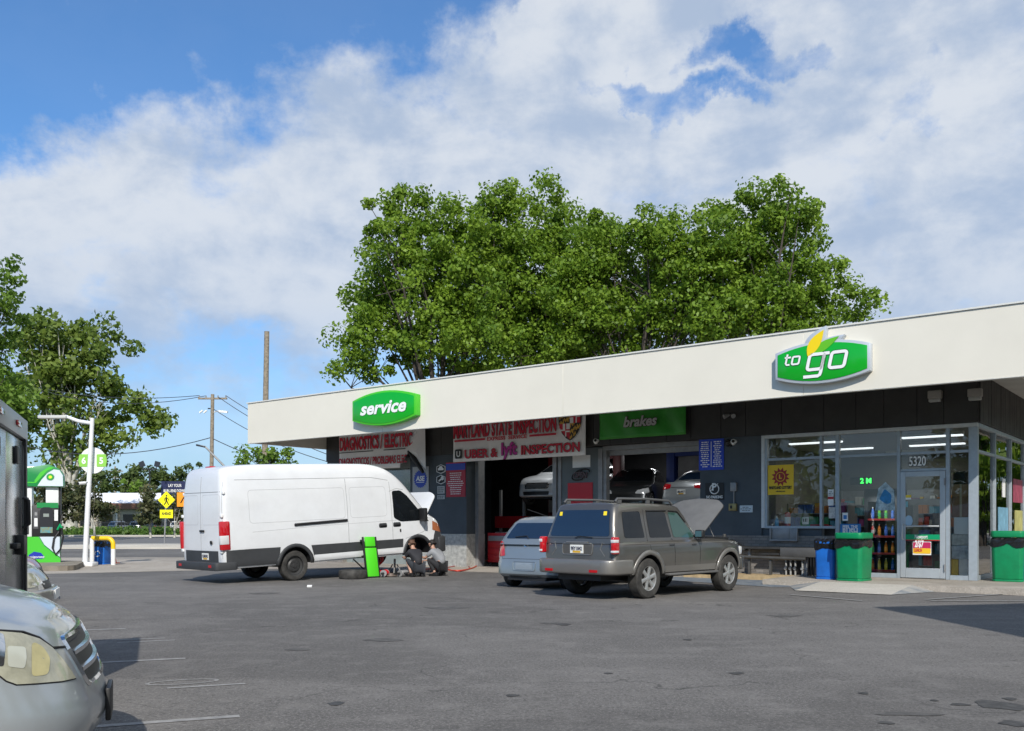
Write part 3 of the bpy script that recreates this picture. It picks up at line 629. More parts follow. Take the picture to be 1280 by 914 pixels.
small('price_card', 'small white card propped behind the lottery window', 'card', -3.98,.5,1.282, [('card', M_WHITE, lambda m: m.box(-.07,0,.06,.09,.01,.24)), ('print', M_BLACK, lambda m: (m.box(-.045,-.004,.12,-.02,0,.2), m.box(.0,-.004,.12,.03,0,.2), m.box(.045,-.004,.12,.06,0,.2)))])
small('red_tray', 'flat red tray lying on the counter behind the window', 'tray', -3.75,.5,1.282, [('tray', M_RED, lambda m: (m.box(-.1,0,0,.35,.25,.03), m.box(-.1,0,.03,.35,.02,.06)))])
# drinks cooler behind the big pane, with individual bottles
t = bthing('drinks_cooler', 'black open-front drinks cooler with four lit shelves behind the big pane left of the door', 'cooler', -2.47, .5, .122)
MB().box(-.08,0,0,0,.7,2.05).build('side_panel', M_BLACK, t); MB().box(.62,0,0,.7,.7,2.05).build('side_panel', M_BLACK, t); MB().box(0,.6,0,.62,.7,2.05).build('back_panel', mat('cooler_back', (.05,.05,.06), .5), t); MB().box(0,0,1.75,.62,.6,2.05).build('header', M_BLACK, t); MB().box(0,0,0,.62,.6,.12).build('plinth', mat('dark_red', (.15,.02,.02), .5), t)
bc = [('cola', (.08,.01,.01), (.5,.02,.03)), ('orange', (.75,.2,.02), (.8,.35,.05)), ('lime green', (.15,.4,.05), (.05,.35,.1)), ('blue', (.05,.15,.5), (.1,.2,.6)), ('yellow', (.8,.6,.05), (.85,.7,.1)), ('red', (.6,.03,.03), (.75,.7,.65))]
rows = ['bottom', 'second', 'third', 'top']; seqs = [[1,4,4,3],[2,3,1,1],[5,1,3,3],[3,2,2,3]]; ords = ['leftmost', 'second from left', 'second from right', 'rightmost']
for r_ in range(4):
    MB().box(0,.05,.125+.40*r_,.62,.6,.14+.40*r_).build('shelf', M_GREY, t)
    MB().box(0,.02,.11+.40*r_,.62,.05,.155+.40*r_).build('price_strip', mat('price_red', (.35,.03,.03), .5), t)
    for c_ in range(4):
        nm, body, lab = bc[seqs[r_][c_]]
        small('drink_bottle', f'{ords[c_]} {nm} drink bottle on the {rows[r_]} shelf of the window cooler', 'bottle', -2.47+.08+.153*c_, .62, .122+.14+.40*r_,
              [('bottle_body', mat('drink_'+nm, body, .15), lambda m: m.lathe([(0,0),(.036,0),(.038,.02),(.036,.16),(.03,.2),(.014,.245),(.014,.26),(0,.26)],12)),
               ('paper_label', mat('wrap_'+nm, lab, .5), lambda m: m.lathe([(.0385,.06),(.0385,.15)],12)), ('cap', M_WHITE, lambda m: m.cyl((0,0,.26),(0,0,.285),.017))], 'drink bottles in the window cooler')
cl = bpy.data.lights.new('cooler_lamp', 'AREA'); cl.energy = 7; cl.size = .6; cl.shape = 'RECTANGLE'; cl.size_y = .1; cl.color = (.9,.95,1)
clo = bpy.data.objects.new('cooler_lamp', cl); COL.objects.link(clo); clo.location = bw(-2.15,.2,1.95); clo.rotation_euler = (R(0),0,BRZ); clo.rotation_euler.x = R(14)
# boxes and bundles stacked behind the pane right of the door
def carton(lab, x, y, z, w, d, h, m, tape=True, name='carton', cat='box', rz=0.):
    t = bthing(name, lab, cat, x, y, z); t.rotation_euler.z += rz
    MB().box(0,0,0,w,d,h).build('carton_body', m, t, bevel=.008)
    if tape: MB().box(w*.44,-.003,0,w*.56,d+.003,h+.003).build('tape', mat('tape', (.45,.36,.22), .3), t)
M_CARD = mat('cardboard', (.36,.22,.12), .85, var=.15, vs=4.)
carton('brown carton on the top of the stack right of the door', -.54,.12,1.95,.36,.4,.27, M_CARD)
carton('darker brown carton second from top in the stack right of the door', -.55,.12,1.50,.38,.4,.45, mat('cardboard2', (.28,.15,.09), .85, var=.2))
carton('white plastic tub in the middle of the stack right of the door', -.5,.12,1.12,.32,.36,.375, M_WHITE, False, 'tub', 'tub')
carton('bundle of newspapers halfway down the stack right of the door', -.55,.12,.88,.38,.4,.235, mat('newsprint', (.55,.54,.50), .9, var=.35, vs=14.), False, 'newspaper_bundle', 'bundle')
carton('pale printed case under the newspapers right of the door', -.55,.12,.58,.38,.4,.295, mat('pale_case', (.5,.53,.56), .7, var=.4, vs=9.), False)
carton('white case at the bottom of the stack right of the door', -.40,.12,.125,.26,.4,.45, mat('white_case', (.7,.68,.65), .8, var=.15, vs=10.), False)
carton('narrow yellow case beside the bottom white case', -.555,.12,.125,.14,.35,.44, mat('yellow_case', (.75,.45,.03), .6), False)
carton('black rounded bin lid on the stack of cartons', -.6,.5,2.22,.25,.3,.3, M_BLACK, False, 'black_bin', 'bin')
# posters and goods against the side glass
def yposter(lab, y0, y1, z0, z1, m, x=-.045, name='window_poster'):
    t = bthing(name, lab, 'poster', x+.03, 0, 0); o = MB().box(-.035,y0,z0,-.03,y1,z1).build('sheet', m, t)
    return t
M_CLUT = mat('cluttered_packets', (.35,.28,.24), .7, var=.9, vs=7., var2=(.75,.68,.62))
carton('tall stack of magazines and packets behind the first side pane', -.5,.3,.125,.34,1.5,1.55, M_CLUT, False, 'magazine_stack', 'stack')
carton('tall white display rack behind the second side pane', -.45,2.1,.125,.25,1.7,1.6, mat('rack_white', (.55,.5,.5), .7, var=.5, vs=5.), False, 'display_rack', 'rack')
carton('orange and yellow display stand low behind the first side pane', -.15,1.2,.13,.06,.5,.8, mat('orange_disp', (.7,.32,.06), .6, var=.3, vs=3.), False, 'display_stand', 'stand')
yposter('pale blue poster on the second side window', 2.5, 3.7, .95, 1.75, mat('pb', (.16,.34,.46), .5, var=.3, vs=4.))
yposter('white sticker oval on the second side window above the poster', 3.0, 3.35, 2.0, 2.45, M_WHITE, name='window_sticker')
yposter('pink red poster on the third side window', 4.4, 5.7, 1.9, 2.5, mat('pk', (.30,.05,.09), .5, var=.4, vs=4.))
yposter('yellow green poster low on the third side window', 4.6, 5.7, .6, 1.7, mat('yg', (.42,.40,.14), .5, var=.3, vs=2.))

# ---------------------------------------------------------------- signs and posters on the front
def plaque(name, lab, cat, x0, z0, x1, z1, m, y=0., d=.02, group=None):
    t = bthing(name, lab, cat, (x0+x1)/2, y, (z0+z1)/2, group)
    MB().box((x0-x1)/2,-d,(z0-z1)/2,(x1-x0)/2,-.002,(z1-z0)/2).build('panel', m, t)
    return t, (x1-x0), (z1-z0), -d
M_LW = mat('letter_white', (.82,.82,.80), .4); M_LR = mat('letter_red', (.56,.012,.04), .5); M_LB = mat('letter_black', (.01,.01,.01), .5)
M_SGREEN = mat('sign_green', (.0,.36,.012), .3, coat=.5); M_SGREEN2 = mat('sign_green_edge', (.06,.48,.02), .35); M_DGREEN = mat('deep_green', (.0,.12,.02), .4)
def barrel(w, h, s, n=10):                   # a box whose top and bottom bulge
    top = [(-w/2+w*i/n, h/2-s+s*(1-(2*i/n-1)**2)) for i in range(n+1)]
    return top + [(-x, -z) for x, z in top]
# service sign
x0, zc = F(440,507,-3.3)[0], None
xa, za = F(440,506,-3.5); xb, zb = F(521,506,-3.5)
sw_, cxs = xb-xa-.16, (xa+xb)/2-.02
t = bthing('service_sign', 'green barrel-shaped box sign with white italic service lettering on the fascia', 'sign', cxs, -3.302, 4.64)
MB().prism(barrel(sw_+.10,.98,.20), -.20, -.002).build('sign_box', M_SGREEN2, t, bevel=.01)
MB().prism(barrel(sw_-.02,.87,.19), -.212, -.201).build('sign_face', M_SGREEN, t, bevel=.004)
text_mb('service', .50, .26, .016, y=-.213, z0=-.14, fit=sw_*.76).build('lettering', M_LW, t)
text_mb('service', .50, .26, .020, y=-.2125, x0=.012, z0=-.152, fit=sw_*.765).build('letter_shadow', M_DGREEN, t)
# to go sign with the two leaves
xa, za = F(968,455,-3.5); xb, zb = F(1087,455,-3.5); w_ = xb-xa; cx_ = (xa+xb)/2
t = bthing('fascia_sign', 'green to go box sign with yellow and green leaves rising over its top edge', 'sign', cx_, -3.302, 4.61)
def leaf(x, z, ln, wd, ang, n=12):
    P = [];
    for i in range(n+1):
        a = i/n; P.append((a*ln, wd*math.sin(math.pi*a**.85)))
    for i in range(n-1, 0, -1):
        a = i/n; P.append((a*ln, -wd*.75*math.sin(math.pi*a**.85)))
    c, s = math.cos(R(ang)), math.sin(R(ang)); return [(x+p*c-q*s, z+p*s+q*c) for p, q in P]
M_EDGE = mat('sign_grey_rim', (.50,.54,.58), .4, .2)
H_ = .86
rim = barrel(w_, H_, .16, 14)
MB().prism(rim, -.16, -.002).build('sign_box', M_EDGE, t, bevel=.01)
MB().prism(leaf(-.165*w_,.08,.76,.21,57), -.158, -.004).build('leaf_backing', M_EDGE, t, bevel=.006); MB().prism(leaf(-.15*w_,.08,.86,.165,29), -.156, -.006).build('leaf_backing', M_EDGE, t, bevel=.006)
MB().prism(barrel(w_-.11, H_-.11, .15, 14), -.172, -.1605).build('sign_face', M_SGREEN, t, bevel=.004)
MB().prism(leaf(-.14*w_,.13,.60,.13,57), -.186, -.174).build('leaf', mat('leaf_yellow', (.85,.62,.0), .35), t); MB().prism(leaf(-.13*w_,.13,.70,.105,29), -.180, -.1735).build('leaf', mat('leaf_green', (.12,.48,.01), .35), t)
def stroke(mb, pts, w, y0, y1, ox, oz, k, sh=.22, closed=False):
    """a lettering stroke of even width along a path, extruded"""
    P = [Vector((ox+(p[0]+sh*p[1])*k, oz+p[1]*k)) for p in pts]; n = len(P); A = []; B = []
    for i in range(n):
        a = P[i-1] if (i or closed) else P[i]; b = P[(i+1) % n] if (i < n-1 or closed) else P[i]; d = (b-a).normalized(); q = Vector((-d.y, d.x))*w/2
        A.append(P[i]+q); B.append(P[i]-q)
    m = n if closed else n-1
    for i in range(m): j_ = (i+1) % n; mb.prism([A[i], A[j_], B[j_], B[i]], y0, y1)
def loop(x0, z0, x1, z1, r=.16): return rounded([(x0,z0),(x1,z0),(x1,z1),(x0,z1)], r, 5)
for nm, m, y0, y1, ex in (('letter_outline', M_DGREEN, -.176, -.1735, .030), ('lettering', M_LW, -.186, -.1765, 0)):
    mb = MB(); kb = .36; ks = .19
    for ox, oz, k, w in ((-.15*w_, -.15, kb, .062), ):
        stroke(mb, loop(0,.02,.82,.86), w+ex, y0, y1, ox, oz, k, closed=True); stroke(mb, [(.82,.80),(.82,-.20),(.80,-.30),(.70,-.36),(-.12,-.36)], w+ex, y0, y1, ox, oz, k); stroke(mb, [(.78,.86),(1.10,.86)], w+ex, y0, y1, ox, oz, k)
        stroke(mb, loop(1.24,.02,2.06,.86), w+ex, y0, y1, ox, oz, k, closed=True)
    mb.build(nm, m, t); mb = MB()
    ox, oz, w = -.40*w_, .0, .036
    stroke(mb, [(.18,1.15),(.18,.15),(.30,.02),(.62,.02)], w+ex, y0, y1, ox, oz, ks); stroke(mb, [(-.05,.80),(.62,.80)], w+ex, y0, y1, ox, oz, ks); stroke(mb, loop(.85,.02,1.62,.82), w+ex, y0, y1, ox, oz, ks, closed=True)
    mb.build(nm, m, t)
# banners
M_VINYL = mat('banner_vinyl', (.86,.84,.82), .45, var=.05, vs=2.); M_LRB = mat('letter_dark_rim', (.03,.005,.008), .6)
def banner_mesh(x0, z0, x1, z1, m, parent, y=-.10, name='banner_cloth', amp=.012, cut=None):
    nx, nz = 40, 10; v = []; f = []
    for j in range(nz+1):
        for i in range(nx+1):
            a, b = i/nx, j/nz; v.append((x0+(x1-x0)*a, y+amp*math.sin(a*9+b*2)+amp*.6*math.sin(a*23+b*5), z0+(z1-z0)*b))
    for j in range(nz):
        for i in range(nx):
            k = j*(nx+1)+i
            if cut and cut(*[(v[k][q]+v[k+nx+2][q])/2 for q in (0,2)]): continue
            f.append((k, k+1, k+nx+2, k+nx+1))
    me = bpy.data.meshes.new(name); me.from_pydata(v, [], f)
    for p in me.polygons: p.use_smooth = True
    o = linkmesh(name, me, m, parent); s = o.modifiers.new('thick', 'SOLIDIFY'); s.thickness = .006; s.offset = 1; return o
bl, br = F(571,577,-.1)[0], F(735,570,-.1)[0]
W_ = br-bl; t = bthing('inspection_banner', 'grey-white banner reading Maryland State Inspection with a heraldic shield over the garage bay', 'banner', (bl+br)/2, -.12, 3.30)
banner_mesh(-W_/2-.05, -.02, W_/2, 1.29, M_VINYL, t)
def lett(txt, size, x0, z0, fit, parent, m=M_LR, bold=.012, rim=.010, y=-.155, shear=0., rm=M_LRB, sp=1.):
    text_mb(txt, size, shear, bold+rim, y=y+.004, x0=x0, z0=z0, fit=fit, space=sp).build('letter_outline', rm, parent); return text_mb(txt, size, shear, bold, y=y-.004, x0=x0, z0=z0, fit=fit, space=sp).build('lettering', m, parent)
lett('MARYLAND STATE INSPECTION', .60, -.48, .73, W_*.80, t, bold=.020, rim=.010)
text_mb('EXPRESS  SERVICE', .15, 0, .004, y=-.155, x0=-.33, z0=.575, fit=1.5).build('lettering', M_LR, t)
MB().box(-W_/2+.05,-.158,.60,-1.17,-.153,.66).build('red_rule', M_LR, t); MB().box(.52,-.158,.60,W_/2-.98,-.153,.66).build('red_rule', M_LR, t)
b_ = MB(); b_.prism(rounded([(-W_/2+.07,.08),(-W_/2+.36,.08),(-W_/2+.36,.37),(-W_/2+.07,.37)],.05), -.158, -.153); b_.build('square_mark', M_LB, t)
text_mb('U', .24, 0, .006, y=-.160, x0=-W_/2+.215, z0=.14).build('lettering', M_LW, t)
lett('UBER &', .36, -W_/2+1.13, .08, 1.32, t, bold=.010, rim=.008)
lett('INSPECTION', .36, W_/2-1.20, .10, 2.08, t, bold=.010, rim=.008)
lett('lyft', .50, -W_/2+2.22, .12, .60, t, m=mat('letter_pink', (.50,.02,.28), .5), bold=.014, rm=mat('letter_pink_rim', (.12,.01,.08), .5), rim=.014)
sh = MB(); sx_, sz_ = W_/2-.50, .90
def shield(w, h): return [(-w/2,h*.30),(-w*.36,h*.47),(0,h*.5),(w*.36,h*.47),(w/2,h*.30),(w*.48,-h*.02),(w*.34,-h*.28),(w*.16,-h*.43),(0,-h*.5),(-w*.16,-h*.43),(-w*.34,-h*.28),(-w*.48,-h*.02)]
sh.prism([(sx_+a, sz_+b) for a, b in shield(.80,.98)], -.158, -.152); sh.build('shield_rim', M_LB, t)
M_GOLD = mat('shield_gold', (.60,.35,.05), .5)
q = MB(); Hh = shield(.72,.90)
def inside(a, b): 
    k = abs(a)/(.36*(1.0 if b > -.05 else max(.02, (1-((-.05-b)/.40)**1.7)))); return k < 1 and -.43 < b < .42-abs(a)*.25
n_ = 18
for i in range(n_):
    for j in range(n_+4):
        a, b = -.36+.72*(i+.5)/n_, -.45+.9*(j+.5)/(n_+4)
        if not inside(a, b): continue
        if (a < 0) == (b > 0):
            q.cur = (int((a+.4)/.072)+ (1 if (b*1.0+a*.9)%.18 > .09 else 0)) % 2
        else:
            u_, v_ = abs(a-(.18 if a > 0 else -.18)), abs(b-(.2 if b > 0 else -.2)); q.cur = 2 if (min(u_, v_) < .045) != ((a > (.18 if a > 0 else -.18)) != (b > (.2 if b > 0 else -.2))) else 3
        q.box(sx_+a-.0201,-.162,sz_+b-.0206,sx_+a+.0201,-.159,sz_+b+.0206)
q.build('shield_arms', [M_GOLD, M_LB, M_LR, M_LW], t)
# diagnostics banner with a corner folded down
bl, br = F(427,583,-.1)[0], F(535,560,-.1)[0]; W2 = br-bl
t = bthing('diagnostics_banner', 'sagging banner reading Diagnostics / Electric whose right corner has come loose and folded over', 'banner', (bl+br)/2, -.12, 3.22)
cutf = lambda x, z: x > W2*.5-.78+(z-.55)*.72 if z > .55 else x > W2*.5-.78-(.55-z)*.7
banner_mesh(-W2/2, -.02, W2/2, 1.37, M_VINYL, t, cut=cutf)
fl = MB(); fl.add([(W2*.5-.22,-.11,1.33),(W2*.5-.78,-.17,.53),(W2*.5+.02,-.12,-.12),(W2*.5-.02,-.11,1.33),(W2*.5-.3,-.23,.45)], [(0,1,4),(1,2,4),(2,3,4),(3,0,4)]); o = fl.build('folded_corner', M_VINYL, t); s_ = o.modifiers.new('t','SOLIDIFY'); s_.thickness = .005
st = MB(); st.tube([(W2*.5-.72,-.14,.50),(W2*.5-.4,-.18,.22),(W2*.5-.05,-.16,-.22)], [.05,.09,.05], 8); st.build('dangling_strap', M_BLACK, t, smooth=60)
lett('DIAGNOSTICS / ELECTRIC', .60, -.22, .68, W2-.62, t, bold=.018, rim=.009)
lett('DIAGNOSTICOS / PROBLEMAS ELEC', .36, -.36, .14, W2-.86, t, bold=.004, rim=.005)
MB().box(-W2/2+.08,-.158,.575,-.30,-.153,.605).build('black_rule', M_LB, t); MB().box(.20,-.158,.575,W2*.5-.85,-.153,.605).build('black_rule', M_LB, t)
# brakes banner
bl, br = F(752,548,-.1)[0], F(860,543,-.1)[0]; W3 = br-bl
t = bthing('brakes_banner', 'dark green banner with grey italic brakes lettering over the right garage bay', 'banner', (bl+br)/2, -.12, 3.68)
banner_mesh(-W3/2, 0, W3/2, .92, mat('banner_green', (.025,.26,.018), .4, var=.12), t, amp=.02)
lett('brakes', .38, .0, .30, W3*.39, t, m=mat('letter_grey', (.42,.42,.40), .5), bold=.012, shear=.25, rim=.012, y=-.165)
# small plates on the left pier
def pl(name, lab, cat, pxa, pya, pxb, pyb, m, y=0., v=0., **k):
    xa, za = F(pxa, pya, v); xb, zb = F(pxb, pyb, v); return plaque(name, lab, cat, xa, min(za,zb), xb, max(za,zb), m, y=v, **k)
M_BLUE = mat('poster_blue', (.02,.06,.42), .45); M_PRED = mat('poster_red', (.40,.01,.03), .45, var=.1)
t, w, h, y_ = pl('round_emblem_sign', 'white panel with a blue cogged disc reading ASE on the left pier', 'sign', 516,584,536,617, mat('ase_panel', (.42,.43,.44), .5), v=-.002)
g_ = MB(); N_ = 22; g_.prism([((.42 if i % 2 else .365)*w*math.cos(math.pi*i/N_), (.42 if i % 2 else .365)*w*math.sin(math.pi*i/N_)+.04) for i in range(2*N_)], y_-.006, y_-.001); g_.build('blue_disc', M_BLUE, t)
text_mb('ASE', .22, .1, .008, y=y_-.008, x0=0, z0=-.02, fit=w*.55).build('lettering', M_LW, t); MB().box(-.17,y_-.01,-.08,.17,y_-.007,-.06).build('rule', M_LW, t)
t, w, h, y_ = pl('notice_poster', 'red poster with a blue heading left of the first open bay', 'poster', 558,580,582,621, M_PRED, v=-.002)
MB().box(-w/2,y_-.004,h*.30,w/2,y_-.001,h*.5).build('heading', M_BLUE, t); MB().box(-w/2,y_-.004,h*.5,w/2,y_-.001,h*.53).build('top_strip', M_LR, t)
def rows(t, w, h, y_, z1, z0, n, m, seed, x0=None, x1=None, th=.35, part='printed_line'):
    r_ = random.Random(seed); mb = MB(); x0 = -w/2*.9 if x0 is None else x0; x1 = w/2*.9 if x1 is None else x1
    for i in range(n):
        z = z1+(z0-z1)*(i+.5)/n; hh = abs(z1-z0)/n*th; L_ = (x1-x0)*r_.uniform(.55,1); a = (x0+x1)/2-L_/2; e = a+L_
        while a < e-.01:
            b = min(e, a+r_.uniform(.025,.09)*max(1,w)); mb.box(a,y_-.006,z-hh/2,b,y_-.003,z+hh/2); a = b+.018
    mb.build(part, m, t)
rows(t, w, h, y_, h*.24, -h*.44, 11, M_LW, 3)
for i, (py0, py1, lab) in enumerate(((581,592,'six-sided black badge with a car outline, uppermost left of the red poster'),(594,605,'black pointed badge with a spanner mark below the six-sided one'))):
    xa, za = F(546,py0,0); xb, zb = F(557,py1,0); t = bthing('trade_badge', lab, 'badge', (xa+xb)/2, -.002, (za+zb)/2)
    w, h = xb-xa, za-zb; poly = [(-w/2,h*.28),(0,h*.5),(w/2,h*.28),(w/2,-h*.3),(0,-h*.52 if i else -h*.5),(-w/2,-h*.3)]
    MB().prism(poly, -.02, -.002).build('plate', M_LW, t); MB().prism([(a*.86, b*.86) for a, b in poly], -.024, -.021).build('black_field', M_LB, t)
    k = MB()
    if i: k.obox((0,-.027,0),.20,.006,.05,Matrix.Rotation(R(-30),3,'Y')); k.prism([(.07*math.cos(a)+.07,.07*math.sin(a)+.04) for a in [i_*math.pi/4 for i_ in range(8)]],-.03,-.025)
    else: k.box(-.12,-.028,-.04,.12,-.025,.03); k.prism([(-.08,.03),(-.05,.09),(.05,.09),(.09,.03)],-.028,-.025)
    k.build('mark', M_LW, t)
for i, (a, b, lab) in enumerate(((608,617,'small white printed notice under the black badges'),(619,624,'smallest white notice at the bottom under the badges'))):
    t, w, h, y_ = pl('notice', lab, 'notice', 547,a,556,b, mat('notice_white', (.45,.47,.47), .5), v=-.002); rows(t, w, h, y_, h*.4, -h*.4, 3 if not i else 2, M_LB, 5+i, th=.4)
# centre pier: white panel, OPEN sign, red board
t, w, h, y_ = pl('blank_board', 'blank white board high on the pier between the two bays', 'board', 716,570,738,584, M_WHITE, v=.5)
xa, za = F(716,600,.5); xb, zb = F(738,587,.5)
t = bthing('open_sign', 'unlit neon OPEN sign in an oval outline above the red board', 'sign', (xa+xb)/2, .498, (za+zb)/2); w = xb-xa; h = zb-za
mb = MB(); mb.tube([(w*.5*math.cos(a), -.05, h*.5*math.sin(a)+w*.12*math.cos(a)) for a in [2*math.pi*i/28 for i in range(23)]], .018, 6); mb.build('oval_tube', M_BLACK, t, smooth=60)
text_mb('OPEN', .24, .15, .01, y=-.05, z0=-.09, fit=w*.78, depth=.03).build('lettering', mat('dark_red_tube', (.06,.02,.02), .3), t); MB().box(-.02,-.05,h*.3,.02,.0,h*.55).build('hanger', M_BLACK, t)
t, w, h, y_ = pl('red_board', 'plain red board on the pier between the bays, under the OPEN sign', 'board', 710,604,741,642, mat('board_red', (.50,.008,.02), .4), v=.5)
# blue price poster, no parking, small notice, switch, cameras
t, w, h, y_ = pl('price_poster', 'blue poster with two columns of white print right of the brakes bay', 'poster', 874,550,905,587, mat('poster_blue2', (.01,.05,.50), .45), v=-.002)
rows(t, w, h, y_, h*.44, -h*.42, 13, M_LW, 11, -w*.44, -w*.06, .45); rows(t, w, h, y_, h*.44, -h*.42, 13, M_LW, 12, w*.06, w*.44, .45); MB().box(-.008,y_-.006,-h*.4,.008,y_-.003,h*.42).build('divider', M_LW, t)
t, w, h, y_ = pl('no_parking_sign', 'black sign with a circled P reading NO PARKING above the raised bonnet', 'sign', 882,604,905,625, M_LB, v=-.002)
mb = MB(); mb.tube([(w*.24*math.cos(a), y_-.006, h*.14+w*.24*math.sin(a)) for a in [2*math.pi*i/24 for i in range(25)]], .014, 6); text_mb('P', .26, 0, .008, y=y_-.006, z0=.03, mb=mb); mb.tube([(-.1,y_-.006,.02),(.1,y_-.006,.20)], .01, 5); mb.build('symbol', M_LW, t)
text_mb('NO PARKING', .1, 0, .003, y=y_-.004, z0=-h*.40, fit=w*.88).build('lettering', M_LW, t)
t, w, h, y_ = pl('notice', 'small pale rectangular notice beside the yellow switch box on the slate wall', 'notice', 925,632,941,640.5, mat('notice_pale', (.55,.62,.66), .5), v=-.002); rows(t, w, h, y_, h*.35, -h*.35, 3, M_LB, 14, th=.3)
xa, za = F(917,634,0)
t = bthing('switch_box', 'weathered yellow switch box with conduit rising to a grey junction box', 'switch box', xa, -.002, za); MB().box(-.10,-.09,-.09,.10,0,.09).build('box_body', mat('brass_box', (.30,.24,.10), .5, .4, var=.4), t, bevel=.008); MB().box(-.05,-.105,-.04,.0,-.09,.04).build('switch', M_BLACK, t)
MB().cyl((.02,-.03,.09),(.02,-.03,.40),.018).build('conduit', M_GREY, t); MB().box(-.06,-.08,.40,.10,0,.62).build('junction_box', M_GREY, t, bevel=.01)
def camera_unit(lab, px, py, v=0., ball=False):
    xa, za = F(px, py, v); t = bthing('security_camera', lab, 'camera', xa, v, za, 'security cameras on the building')
    MB().cyl((0,-.002,0),(0,-.05,0),.05,n=16).build('mount', M_WHITE, t, smooth=40); MB().cyl((0,-.05,0),(0,-.10,.0),.02).build('arm', M_WHITE, t)
    mb = MB(); mb.lathe([(0,-.17),(.05,-.17),(.065,-.14),(.065,-.02),(.05,0),(0,0)], 16, Matrix.Translation((0,-.12,0)) @ Matrix.Rotation(R(75),4,'X') @ Matrix.Rotation(R(25),4,'Y')); mb.build('camera_body', M_WHITE, t, smooth=50)
    q = Vector((0,-.12,0)) + (Matrix.Rotation(R(75),3,'X') @ Matrix.Rotation(R(25),3,'Y') @ Vector((0,0,-.172)))
    MB().lathe([(0,0),(.04,0)], 16, Matrix.Translation((0,-.12,0)) @ Matrix.Rotation(R(75),4,'X') @ Matrix.Rotation(R(25),4,'Y') @ Matrix.Translation((0,0,.003))).build('lens', M_BLACK, t)
    MB().lathe([(0,-.173),(.045,-.173)], 16, Matrix.Translation((0,-.12,0)) @ Matrix.Rotation(R(75),4,'X') @ Matrix.Rotation(R(25),4,'Y')).build('lens', M_BLACK, t)
camera_unit('white camera between the inspection banner and the brakes banner', 747,551,-.06)
camera_unit('white camera on the slate wall above the NO PARKING sign', 919,552,0)
# black dome lamp beside it and the twin spotlights higher up
xa, za = F(912,554,0); t = bthing('dome_camera', 'black dome camera beside the white camera on the slate wall', 'camera', xa, -.002, za); MB().cyl((0,0,0),(0,-.07,0),.10,n=20).build('base', M_BLACK, t, smooth=40); mb = MB(); mb.lathe([(.08*math.cos(a), .08*math.sin(a)) for a in [i*math.pi/12 for i in range(7)]], 18, Matrix.Translation((0,-.07,0)) @ Matrix.Rotation(R(90),4,'X')); mb.build('dome', mat('smoked', (.02,.02,.02), .1), t, smooth=60)
xa, za = F(914,519,-.06); t = bthing('twin_spotlight', 'small dark twin spotlight on the siding above the cameras', 'lamp', xa, -.06, za); MB().cyl((0,0,0),(0,-.05,0),.05,n=14).build('base', M_BLACK, t)
for s_ in (-1,1): MB().cyl((0.03*s_,-.05,0),(.13*s_,-.16,-.05),.03,.06,n=14).build('lamp_head', M_GREY, t, smooth=50)
for px, py, lab in ((1170,498,'boxy grey wall lamp on the front siding above the shop door'),(1231,495,'boxy grey wall lamp at the corner of the siding')):
    xa, za = F(px, py, -.06); xa = min(xa, -.02); t = bthing('wall_lamp', lab, 'lamp', xa, -.06, za, 'wall lamps on the siding')
    MB().box(-.14,-.16,-.02,.14,0,.16).build('housing', mat('lamp_grey', (.30,.28,.25), .5), t, bevel=.02); MB().box(-.12,-.15,-.09,.12,-.02,-.02).build('diffuser', mat('lamp_lens', (.4,.4,.38), .3), t, bevel=.012)
# window posters
t, w, h, y_ = pl('lottery_poster', 'yellow Maryland Lottery poster with a dark red sunburst in the first window', 'poster', 960,582,992,618, mat('poster_yellow', (.80,.52,.012), .5), v=.10)
t.location = bw((F(960,582,.05)[0]+F(992,618,.05)[0])/2, .055, (F(960,582,.05)[1]+F(992,618,.05)[1])/2)
M_SUN = mat('sunburst_red', (.32,.02,.015), .5)
mb = MB(); mb.prism([((.36 if i % 2 else .24)*w*math.cos(math.pi*i/12), (.36 if i % 2 else .24)*w*math.sin(math.pi*i/12)+h*.10) for i in range(24)], y_-.004, y_-.001); mb.build('sunburst', M_SUN, t)
mb = MB(); mb.tube([(w*.17*math.cos(a), y_-.006, h*.10+w*.17*math.sin(a)) for a in [2*math.pi*i/24 for i in range(25)]], .008, 5); text_mb('L', .14, 0, .006, y=y_-.006, z0=h*.04, mb=mb); mb.build('emblem', MATS['poster_yellow'], t)
text_mb('MARYLAND LOTTERY', .1, 0, .004, y=y_-.004, z0=-h*.31, fit=w*.88).build('lettering', M_LB, t); text_mb('mdlottery.com', .05, 0, .001, y=y_-.004, z0=-h*.41, fit=w*.36).build('lettering', M_LB, t)
def wp(name, lab, cat, a, b, c, d, m): 
    r_ = pl(name, lab, cat, a, b, c, d, m, v=.05, d=.008); return r_
t, w, h, y_ = wp('window_sticker', 'white sticker with a red bar in the narrow pane', 'sticker', 1035,612,1042,632, M_WHITE); MB().box(-w/2,y_-.003,-.04,w/2,y_-.001,.02).build('red_bar', M_RED, t); rows(t, w, h, y_, h*.4, h*.1, 3, M_LB, 21)
t, w, h, y_ = wp('window_sticker', 'crumpled pale paper low in the narrow pane', 'sticker', 1036,634,1044,648, mat('crumple', (.5,.5,.48), .7, var=.4, vs=12.))
t, w, h, y_ = wp('window_poster', 'pale blue pointed poster of a frozen drink above the bottle shelves', 'poster', 1094,603,1119,638, mat('ice_poster', (.25,.50,.62), .4, var=.7, vs=7., var2=(.65,.80,.85)))
for o in list(t.children): bpy.data.objects.remove(o)
MB().prism([(-w/2,-h/2),(-w*.34,.28*h),(.02*w,h*.5),(w*.45,h*.20),(w/2,-h/2)], -.008, -.002).build('panel', MATS['ice_poster'], t)
